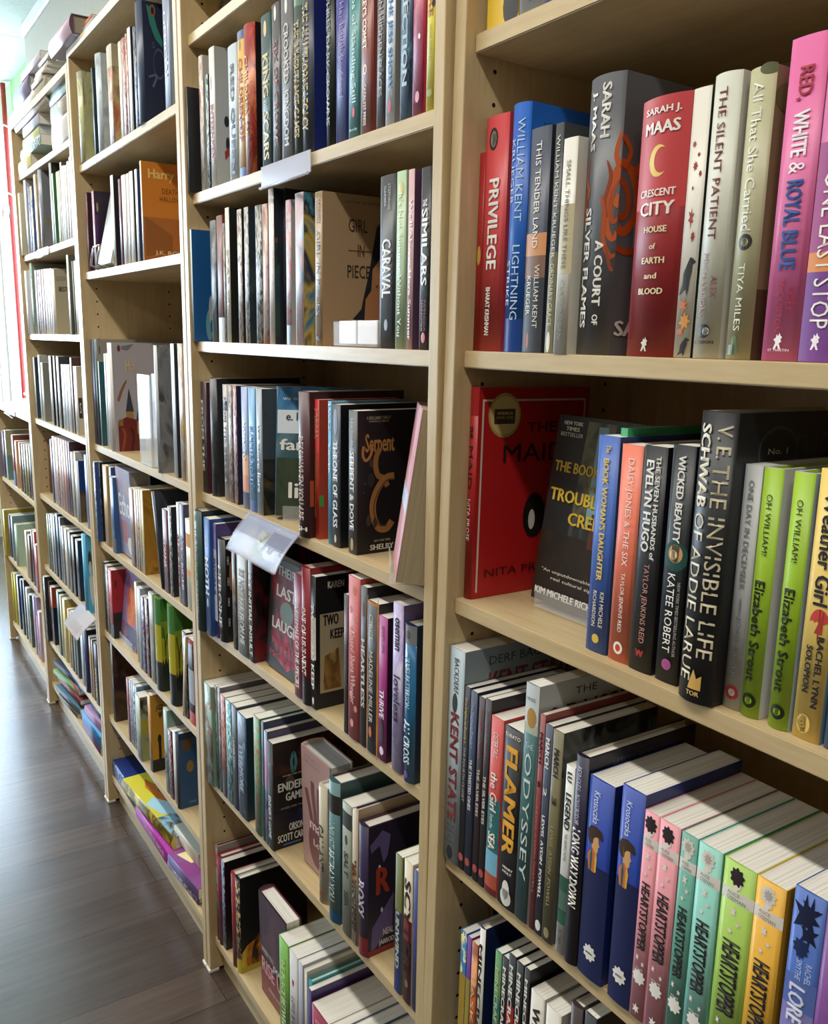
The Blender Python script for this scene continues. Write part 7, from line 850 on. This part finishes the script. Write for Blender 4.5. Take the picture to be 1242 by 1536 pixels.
book('p',-2.167,0.016,0.2503,0.036,0.2182,0.13,(.0,.0,.0),'#c9b874',dict(fc='#c9b874',fr=[]),'yellow paperback, sixth from left, seventh shelf of fourth bookcase','books on the seventh shelf of fourth bookcase')
book('p',-2.0966,0.016,0.2503,0.0191,0.2,0.134,(.0,.0,.0),'#c9a848',dict(),'yellow paperback, seventh from left, seventh shelf of fourth bookcase','books on the seventh shelf of fourth bookcase')
book('p',-2.0685,0.016,0.2503,0.0281,0.2,0.134,(.0,.0,.0),'#6a5030',dict(fc='#241c18'),'dark brown paperback, eighth from left, seventh shelf of fourth bookcase','books on the seventh shelf of fourth bookcase')
book('p',-2.0321,0.016,0.2503,0.0275,0.19,0.134,(.0,.0,.0),'#8a8478',dict(),'taupe paperback, ninth from left, seventh shelf of fourth bookcase','books on the seventh shelf of fourth bookcase')
book('p',-1.9953,0.016,0.2503,0.0269,0.19,0.134,(.0,.0,.0),'#3c4a44',dict(),'dark green paperback, tenth from left, seventh shelf of fourth bookcase','books on the seventh shelf of fourth bookcase')
book('p',-1.9297,0.016,0.2503,0.036,0.19,0.134,(.0,.0,.0),'#c2c6d2',dict(fc='#c2c6d2',fr=[]),'pale blue white paperback, eleventh from left, seventh shelf of fourth bookcase','books on the seventh shelf of fourth bookcase')
book('h',-1.873,0.016,0.2503,0.036,0.2,0.152,(.0,.0,.0),'#23386c',dict(fc='#23386c',fr=[]),'blue hardcover, twelfth from left, seventh shelf of fourth bookcase','books on the seventh shelf of fourth bookcase')
book('p',-1.8188,0.016,0.2503,0.0241,0.19,0.134,(.0,.0,.0),'#b98a48',dict(),'tan paperback, thirteenth from left, seventh shelf of fourth bookcase','books on the seventh shelf of fourth bookcase')
book('p',-1.7894,0.016,0.2503,0.0198,0.19,0.134,(.0,.0,.0),'#8a5a34',dict(),'brown paperback, fourteenth from left, seventh shelf of fourth bookcase','books on the seventh shelf of fourth bookcase')
book('p',-1.7598,0.016,0.2503,0.036,0.19,0.134,(.0,.0,.0),'#262a4c',dict(tx=[('POWER*',.4,.9,'#c9a83c',.5,.5)],fc='#262a4c',fr=[]),'navy paperback with yellow capitals, fifteenth from left, seventh shelf of fourth bookcase','books on the seventh shelf of fourth bookcase')
book('p',-2.0482,0.018,0.085,0.0152,0.2089,0.2,(.0,-1.5708,.0698),'#6a5a50',dict(),'brown paperback at bottom of messy pile, bottom shelf of fourth bookcase','books on the bottom shelf of fourth bookcase')
book('p',-2.0516,0.024,0.1008,0.0152,0.2366,0.2,(.0,-1.5708,-.0524),'#c9c2a8',dict(),'cream paperback low in messy pile, bottom shelf of fourth bookcase','books on the bottom shelf of fourth bookcase')
book('p',-2.008,0.018,0.1166,0.0152,0.2556,0.2,(.0,-1.5708,.0873),'#4a6a78',dict(),'teal paperback in messy pile, bottom shelf of fourth bookcase','books on the bottom shelf of fourth bookcase')
book('h',-2.0215,0.024,0.1324,0.0152,0.2638,0.2,(.0,-1.5708,-.0698),'#33363c',dict(),'charcoal hardcover in messy pile, bottom shelf of fourth bookcase','books on the bottom shelf of fourth bookcase')
book('p',-2.003,0.02,0.1482,0.0152,0.2673,0.2,(.0,-1.5708,.0524),'#8a3a44',dict(),'crimson paperback in messy pile, bottom shelf of fourth bookcase','books on the bottom shelf of fourth bookcase')
book('p',-2.0376,0.024,0.164,0.0152,0.2558,0.2,(.0,-1.5708,.1047),'#7fa070',dict(),'pale green paperback in messy pile, bottom shelf of fourth bookcase','books on the bottom shelf of fourth bookcase')
book('p',-2.0104,0.018,0.1798,0.0152,0.2534,0.2,(.0,-1.5708,-.0349),'#c27a6a',dict(),'salmon paperback high in messy pile, bottom shelf of fourth bookcase','books on the bottom shelf of fourth bookcase')
book('p',-2.0415,0.024,0.1956,0.0152,0.2564,0.2,(.0,-1.5708,.0873),'#2c3040',dict(),'navy paperback high in messy pile, bottom shelf of fourth bookcase','books on the bottom shelf of fourth bookcase')
book('p',-1.9437,0.012,0.2114,0.014,0.2991,0.2,(.0,-1.5708,-.0524),'#5a80b8',dict(fart=['#6a90c0','#a9c0d8','#4a6aa0']),'pale blue paperback topping messy pile, bottom shelf of fourth bookcase','books on the bottom shelf of fourth bookcase')
book('p',-1.7411,0.016,0.085,0.03,0.2282,0.2,(.0,-1.5708,.0),'#6a4a80',dict(),'violet paperback at bottom of right pile, bottom shelf of fourth bookcase','books on the bottom shelf of fourth bookcase')
book('p',-1.7245,0.014,0.1156,0.036,0.2307,0.2,(.0,-1.5708,.0),'#3c80b4',dict(fc='#5aa0d0'),'bright blue paperback in right pile, bottom shelf of fourth bookcase','books on the bottom shelf of fourth bookcase')
book('p',-1.7326,0.024,0.1522,0.03,0.1816,0.2,(.0,-1.5708,.0524),'#a880a8',dict(),'mauve paperback above blue one in right pile, bottom shelf of fourth bookcase','books on the bottom shelf of fourth bookcase')
book('p',-1.7494,0.028,0.1828,0.024,0.1827,0.2,(.0,-1.5708,-.0524),'#4a8a8c',dict(),'teal paperback topping right pile, bottom shelf of fourth bookcase','books on the bottom shelf of fourth bookcase')
book('p',-3.2307,0.004,0.7285,0.009,0.1862,0.134,(.0,.0,.0),'#8a8a94',dict(),'grey paperback, first from left, first shelf of low bookcase','books on the first shelf of low bookcase')
book('p',-3.2213,0.018,0.7285,0.0042,0.184,0.134,(.0,.0,.0),'#4a4a6a',dict(),'dull blue paperback, second from left, first shelf of low bookcase','books on the first shelf of low bookcase')
book('p',-3.2167,0.018,0.7285,0.0129,0.1942,0.134,(.0,.0,.0),'#a8808c',dict(),'pale pink paperback, third from left, first shelf of low bookcase','books on the first shelf of low bookcase')
book('p',-3.194,0.018,0.7285,0.0335,0.1969,0.134,(.0,.0,.0),'#5a3a54',dict(),'dark pink paperback, fourth from left, first shelf of low bookcase','books on the first shelf of low bookcase')
book('p',-3.1325,0.018,0.7285,0.036,0.2041,0.14,(.0,.0,.0),'#a3a684',dict(fc='#a3a684',bands=[(.5,1,'#6a8a84')],fr=[('r',0,1,.5,1,'#6a8a84')]),'olive green paperback, fifth from left, first shelf of low bookcase','books on the first shelf of low bookcase')
book('p',-2.9597,0.018,0.7285,0.036,0.202,0.15,(.0,.0,.0),'#8a4a48',dict(fc='#8a4a48',bands=[(.7,1,'#3a5a8a')],fr=[('r',0,1,.7,1,'#3a5a8a')]),'red paperback, sixth from left, first shelf of low bookcase','books on the first shelf of low bookcase')
book('p',-2.8958,0.018,0.7285,0.036,0.185,0.134,(.0,.0,.0),'#d8a878',dict(fc='#d8a878',fr=[]),'peach orange paperback, seventh from left, first shelf of low bookcase','books on the first shelf of low bookcase')
book('p',-2.812,0.018,0.7285,0.036,0.1874,0.134,(.0,.0,.0),'#8a5a4a',dict(fc='#8a5a4a',fr=[]),'rust paperback, eighth from left, first shelf of low bookcase','books on the first shelf of low bookcase')
book('p',-2.7559,0.018,0.7285,0.034,0.1883,0.134,(.0,.0,.0),'#2c2a2a',dict(scr='#a89a70'),'black paperback, ninth from left, first shelf of low bookcase','books on the first shelf of low bookcase')
book('p',-2.7104,0.018,0.7285,0.036,0.192,0.134,(.0,.0,.0),'#8a8458',dict(fc='#8a8458',fr=[]),'olive paperback, tenth from left, first shelf of low bookcase','books on the first shelf of low bookcase')
book('p',-2.6561,0.018,0.7285,0.036,0.1954,0.134,(.0,.0,.0),'#54482c',dict(scr='#b9a870',fc='#54482c',fr=[]),'dark brown paperback, eleventh from left, first shelf of low bookcase','books on the first shelf of low bookcase')
book('p',-2.6067,0.018,0.7285,0.036,0.1983,0.134,(.0,.0,.0),'#3a2c48',dict(fc='#3a2c48',fr=[]),'dark purple paperback, twelfth from left, first shelf of low bookcase','books on the first shelf of low bookcase')
book('p',-3.2307,0.004,0.3856,0.036,0.2,0.134,(.0,.0,.0),'#b9a83c',dict(fc='#a8982c'),'yellow paperback, first from left, second shelf of low bookcase','books on the second shelf of low bookcase')
book('p',-3.1943,0.018,0.3856,0.0042,0.18,0.134,(.0,.0,.0),'#8a2c34',dict(pg='#d0cad0'),'red paperback, second from left, second shelf of low bookcase','books on the second shelf of low bookcase')
book('p',-3.1897,0.018,0.3856,0.036,0.185,0.15,(.0,.0,.0),'#5a4a6a',dict(fc='#5a4a6a',fr=[]),'dull purple paperback, third from left, second shelf of low bookcase','books on the second shelf of low bookcase')
book('p',-3.1229,0.018,0.3856,0.036,0.1914,0.134,(.0,.0,.0),'#7a8a8c',dict(pg='#c9cfc9',fc='#7a8a8c',fr=[]),'grey paperback, fourth from left, second shelf of low bookcase','books on the second shelf of low bookcase')
book('h',-3.0195,0.018,0.3856,0.036,0.175,0.14,(.0,.0,.0),'#a9c0a8',dict(fc='#a9c0a8',fr=[]),'grey blue hardcover with pale green spine, fifth from left, second shelf of low bookcase','books on the second shelf of low bookcase')
book('p',-2.8098,0.018,0.3856,0.0345,0.1875,0.134,(.0,.0,.0),'#c9c2b0',dict(),'pale grey paperback, sixth from left, second shelf of low bookcase','books on the second shelf of low bookcase')
book('p',-2.7497,0.018,0.3856,0.036,0.1827,0.134,(.0,.0,.0),'#7a5a44',dict(fc='#7a5a44',fr=[]),'brown paperback, seventh from left, second shelf of low bookcase','books on the second shelf of low bookcase')
book('p',-2.6779,0.018,0.3856,0.026,0.2161,0.134,(.0,.0,.0),'#2c2c30',dict(),'black paperback, eighth from left, second shelf of low bookcase','books on the second shelf of low bookcase')
book('p',-2.6414,0.018,0.3856,0.036,0.2186,0.134,(.0,.0,.0),'#a83c34',dict(fc='#a83c34',fr=[]),'red paperback, ninth from left, second shelf of low bookcase','books on the second shelf of low bookcase')
book('p',-2.5868,0.012,0.3856,0.036,0.1797,0.134,(.0,.0,.0),'#b06070',dict(fc='#b06070',fr=[]),'rose red paperback at right end, tenth from left, second shelf of low bookcase','books on the second shelf of low bookcase')
book('p',-3.2275,0.018,0.085,0.036,0.2221,0.134,(.0,.0,.0),'#b5ae3c',dict(fc='#b5ae3c',fr=[]),'yellow paperback, first from left, bottom shelf of low bookcase','books on the bottom shelf of low bookcase')
book('p',-3.1911,0.022,0.085,0.036,0.2285,0.134,(.0,.0,.0),'#c2b82c',dict(fc='#c2b82c',fr=[]),'yellow paperback, second from left, bottom shelf of low bookcase','books on the bottom shelf of low bookcase')
book('p',-3.1209,0.022,0.085,0.0354,0.2349,0.134,(.0,.0,.0),'#dcdcd8',dict(fc='#22306a'),'white paperback, third from left, bottom shelf of low bookcase','books on the bottom shelf of low bookcase')
book('p',-3.0382,0.022,0.085,0.036,0.2374,0.134,(.0,.0,.0),'#33406a',dict(bands=[(.6,1,'#2c4a2c')],fc='#33406a',fr=[('r',0,1,.6,1,'#2c4a2c')]),'dark blue paperback, fourth from left, bottom shelf of low bookcase','books on the bottom shelf of low bookcase')
book('p',-2.961,0.022,0.085,0.0184,0.2525,0.134,(.0,.0,.0),'#dedee0',dict(fc='#2c2430'),'white paperback, fifth from left, bottom shelf of low bookcase','books on the bottom shelf of low bookcase')
book('p',-2.9136,0.022,0.085,0.0358,0.2326,0.134,(.0,.0,.0),'#c6c6be',dict(),'pale grey paperback, sixth from left, bottom shelf of low bookcase','books on the bottom shelf of low bookcase')
book('p',-2.8619,0.022,0.085,0.036,0.2179,0.134,(.0,.0,.0),'#5a7060',dict(sart=['#5a7060','#44584a','#7a8a78'],fc='#5a7060',fart=['#5a7060','#44584a','#7a8a78'],fr=[]),'grey green paperback, seventh from left, bottom shelf of low bookcase','books on the bottom shelf of low bookcase')
book('p',-2.7647,0.022,0.085,0.036,0.2395,0.134,(.0,.0,.0),'#a4849c',dict(fc='#a4849c',fr=[]),'pale pink paperback, eighth from left, bottom shelf of low bookcase','books on the bottom shelf of low bookcase')
book('p',-2.7153,0.022,0.085,0.0391,0.2476,0.134,(.0,.0,.0),'#b48ca8',dict(bands=[(0,.3,'#5a6aa0')]),'pale pink paperback, ninth from left, bottom shelf of low bookcase','books on the bottom shelf of low bookcase')
book('p',-2.6722,0.022,0.085,0.036,0.2,0.134,(.0,.0,.0),'#c2a0b4',dict(fc='#c2a0b4',fr=[]),'mauve pink paperback, tenth from left, bottom shelf of low bookcase','books on the bottom shelf of low bookcase')
# ------------------------------------------------------------------ stands that hold books facing out
CLEAR = clear_plastic('#f2f5f8', 0.05, 0.16)
def acrylic_stand(x, y, z, w, label, yaw=0.0, dep=0.05, lip=0.024, back=0.10):
    e = empty('book_stand', (x, y, z), (0, 0, yaw)); th = 0.0025
    bm = bmesh.new(); box(bm, 0, w, 0, dep, 0, th, bev=0.0008); mesh_obj('base_plate', bm, [CLEAR], e)
    bm = bmesh.new(); box(bm, 0, w, -th, 0, 0, lip, bev=0.0008); mesh_obj('front_lip', bm, [CLEAR], e)
    return tag(e, label, 'book stand', 'clear book stands')
def wire_stand(x, y, z, w, label, h=0.05, r=0.0026):
    e = empty('wire_book_stand', (x, y, z))
    for s in (0.0, w):
        bm = bmesh.new()
        tube(bm, [(s, 0.10, r), (s, 0.03, r), (s, -0.012, r), (s, -0.02, 0.008), (s, -0.016, h * 0.7), (s, -0.012, h)], r)
        mesh_obj('side_wire', bm, [STEEL], e)
    bm = bmesh.new(); tube(bm, [(0, -0.012, h), (w, -0.012, h)], r); mesh_obj('cross_wire', bm, [STEEL], e)
    return tag(e, label, 'book stand', 'wire book stands')
def card_holder(x, y, z):
    acrylic_stand(x, y, z, 0.112, 'clear card holder at foot of tan cover on second bookcase', 0.0, 0.035, 0.032)
    for i, (a, b, c) in enumerate(((0.006, 0.052, '#e8dcdc'), (0.056, 0.106, '#efe6e2'))):
        bm = bmesh.new(); box(bm, 0, b - a, 0, 0.026, 0, 0.030, bev=0.001)  # pinkish white of the cards stands for bright reflections in the acrylic
        o = mesh_obj('reflection_card', bm, [plain(c, 0.3)]); o.location = (x + a, y + 0.003, z + 0.0028)
        tag(o, 'pinkish white card block for bright reflections in clear holder, %s' % ('nearer the tan spine' if i == 0 else 'nearer the black capital title'), 'card pack', 'cards for bright reflections in the clear holder')
acrylic_stand(0.0923, 0.0726, 1.0394, 0.1070, 'clear stand under the dark book with yellow title', -0.000, 0.036)
acrylic_stand(-0.4721, 0.0310, 1.0370, 0.1100, 'clear stand under the blue and green facing book', 0.908, 0.036)
acrylic_stand(-0.1502, 0.0344, 1.0371, 0.1000, 'clear stand under the angled pink book', -0.541, 0.046)
acrylic_stand(-1.4980, 0.0280, 0.5230, 0.1150, 'clear stand under the violet and orange facing book', -0.000, 0.034)
wire_stand(-1.4463, 0.0100, 1.4797, 0.0580, 'bent steel wire stand holding the tilted silver grey book')
card_holder(-.268, .016, 1.3164)
# clear upright box on the third bookcase, mirror bright from the window
e = empty('acrylic_display_box', (-1.185, 0.012, SHELF['C3'][0] + 0.0005))
PL = clear_plastic('#eef3f6', 0.03, 0.35)
for nm, q in (('front_panel', (0, 0.085, 0, 0.003, 0.003, 0.20)), ('back_panel', (0, 0.085, 0.032, 0.035, 0.003, 0.20)), ('base_plate', (0, 0.085, 0, 0.035, 0, 0.003)), ('side_panel', (0.082, 0.085, 0.003, 0.032, 0.003, 0.20))):
    bm = bmesh.new(); box(bm, *q, bev=0.0006); mesh_obj(nm, bm, [PL], e)
tag(e, 'clear acrylic box reflecting the window beside castle cover book', 'display box')

# ------------------------------------------------------------------ shelf label holders and card flaps
SLEEVE = clear_plastic('#dfe0ee', 0.12, 0.55)
def edge_holder(x0, x1, y, z1, z0, label, strip='#c9c8d6'):
    e = empty('label_holder', (x0, y, z0)); w = x1 - x0; h = z1 - z0
    bm = bmesh.new(); box(bm, 0, w, -0.004, -0.0025, 0, h, bev=0.0004); mesh_obj('plastic_sleeve', bm, [SLEEVE], e)
    bm = bmesh.new(); box(bm, 0.003, w - 0.02, -0.0022, -0.0015, 0.004, h - 0.004); mesh_obj('paper_strip', bm, [art([strip, '#dcdbe6', '#b9b9cc'], 30)], e)
    bm = bmesh.new(); tube(bm, [(0, -0.006, -0.002), (w * 0.5, -0.008, -0.003), (w + 0.012, -0.014, -0.004)], 0.0022); mesh_obj('curled_edge', bm, [SLEEVE], e)
    return tag(e, label, 'label holder', 'clip-on label holders')
edge_holder(-0.4835, -0.3215, 0.0115, 1.5735, 1.545, 'clear label holder clipped on second shelf edge of second bookcase')
edge_holder(-2.168, -2.008, 0.0115, 1.574, 1.552, 'clear label holder on second shelf edge of fourth bookcase')
edge_holder(-2.912, -2.706, -0.0005, 1.041, 1.0215, 'clear label holder on top edge of low bookcase')
def card_flap(x0, x1, y0, z0, y1, z1, card, label, ops):
    e = empty('card_flap', (x0, y0, z0)); w = x1 - x0
    dy, dz = y1 - y0, z1 - z0; L = math.hypot(dy, dz); ang = math.atan2(-dz, -dy)   # slope below the shelf edge
    n = Vector((0, dz / L, -dy / L)) * -1                                            # outward normal
    if n.y > 0: n = -n
    def P(a, b, k): return Vector((a * w, dy * b, dz * b)) + n * (k + 0.004 * math.sin(math.pi * b))
    def sheet(bm, a0, a1, b0, b1, k0, k1, mi=0, N=8):
        g = [[[bm.verts.new(P(a, b0 + (b1 - b0) * i / N, k)) for i in range(N + 1)] for a in (a0, a1)] for k in (k0, k1)]
        for kk, rev in ((0, True), (1, False)):
            for i in range(N):
                q = (g[kk][0][i], g[kk][1][i], g[kk][1][i + 1], g[kk][0][i + 1])
                f = bm.faces.new(tuple(reversed(q)) if rev else q); f.material_index = mi; f.smooth = True
        for j in (0, 1):
            for i in range(N):
                f = bm.faces.new((g[0][j][i], g[0][j][i + 1], g[1][j][i + 1], g[1][j][i])); f.material_index = mi
        for i in (0, N):
            f = bm.faces.new((g[0][0][i], g[0][1][i], g[1][1][i], g[1][0][i])); f.material_index = mi
    bm = bmesh.new(); sheet(bm, 0.01, 0.99, 0.02, 0.97, 0, 0.0006); mats = [card]
    for k, (a0, a1, b0, b1, hx) in enumerate(ops):
        mats.append(plain(hx, 0.4) if isinstance(hx, str) else art(hx, 40)); sheet(bm, a0, a1, b0, b1, 0.0007 + 0.0002 * k, 0.0008 + 0.0002 * k, k + 1)
    mesh_obj('printed_card', bm, mats, e)
    bm = bmesh.new(); sheet(bm, 0, 1, 0, 1, 0.0028, 0.0034); mesh_obj('plastic_sleeve', bm, [clear_plastic('#e6e6f2', 0.08, 0.22)], e)
    return tag(e, label, 'card flap', 'hanging card flaps')
card_flap(-0.5539, -0.363, 0.010, 1.0375, -0.033, 0.979, art(['#a3b8de', '#cfd4e6', '#e0bdb6'], 7), 'plastic sleeved card hanging from third shelf edge of second bookcase', [(0.42, 0.70, 0.25, 0.85, ['#b9c4a0', '#7a9460', '#d8dcd0']), (0.62, 0.95, 0.18, 0.62, '#4a5a9a'), (0.66, 0.90, 0.55, 0.78, '#dfe4ea'), (0.70, 0.80, 0.50, 0.66, '#3c4a6a')])
card_flap(-1.844, -1.668, 0.010, 0.536, -0.047, 0.4795, art(['#f0f0f6', '#f2e6e2', '#e4e6f2'], 9), 'pale sleeved card hanging from fourth bookcase shelf, bright against dark books', [(0.25, 0.8, 0.55, 0.9, ['#e0d0c8', '#e8e0dc'])])

# ------------------------------------------------------------------ far end by the window
bm = bmesh.new(); tube(bm, [(-4.66, 0.362, 0.02), (-4.66, 0.362, 1.2), (-4.665, 0.362, 2.64)], 0.013, 12)
tag(mesh_obj('red_pole', bm, [plain('#a8322a', 0.5)]), 'thin red vertical pole in front of the bright window', 'pole')
for z, nm in ((2.12, 'upper'), (1.865, 'lower')):
    bm = bmesh.new(); tube(bm, [(-3.42, 0.10, z + 0.03), (-3.30, 0.095, z + 0.032), (-3.18, 0.10, z + 0.01), (-3.02, 0.16, z - 0.045)], 0.0035)
    tag(mesh_obj('wire_hook', bm, [STEEL]), 'curved steel wire arm by the window, %s of two' % nm, 'wire hook', 'wire arms by the window')
bm = bmesh.new(); R_ = 0.032
tube(bm, [(-3.22 + 0.09 * math.cos(t * 0.5), 0.10, 1.80 + R_ * math.sin(t * 0.5)) for t in range(0, 14)] + [(-3.36, 0.10, 1.75)], 0.003)
tag(mesh_obj('wire_loop', bm, [STEEL]), 'small coiled loop of dark wire in front of the window', 'wire')
e0 = SHELF['E0'][0]
yel = ['#d8cf6a', '#e3dc8c', '#cfc45a', '#e0d87a', '#d2c860']
for i in range(5):
    bm = bmesh.new(); box(bm, 0, 0.16, 0, 0.11, 0, 0.010, bev=0.002)
    o = mesh_obj('booklet', bm, [plain(yel[i], 0.6), paper()]); o.location = (-3.13 + 0.012 * (i % 2), 0.10 + 0.01 * (i % 3), e0 + 0.001 + 0.0108 * i); o.rotation_euler = (0, 0, 0.08 * (i % 3))
    tag(o, 'thin yellow booklet, %s from bottom of pile on low bookcase' % ['first', 'second', 'third', 'fourth', 'fifth'][i], 'booklet', 'yellow booklets on the low bookcase')
e = empty('leaflet_tray', (-2.98, 0.02, e0 + 0.0005))
bm = bmesh.new(); box(bm, 0, 0.46, 0, 0.2, 0, 0.004, bev=0.001); mesh_obj('tray_base', bm, [WHITE], e)
bm = bmesh.new(); box(bm, 0, 0.46, 0.196, 0.2, 0.004, 0.12, bev=0.001); mesh_obj('tray_back', bm, [WHITE], e)
bm = bmesh.new(); box(bm, 0.02, 0.44, 0.02, 0.19, 0.0045, 0.03, bev=0.002); mesh_obj('paper_pile', bm, [plain('#efefec', 0.7)], e)
tag(e, 'white leaflet tray with loose paper on the low bookcase', 'tray')
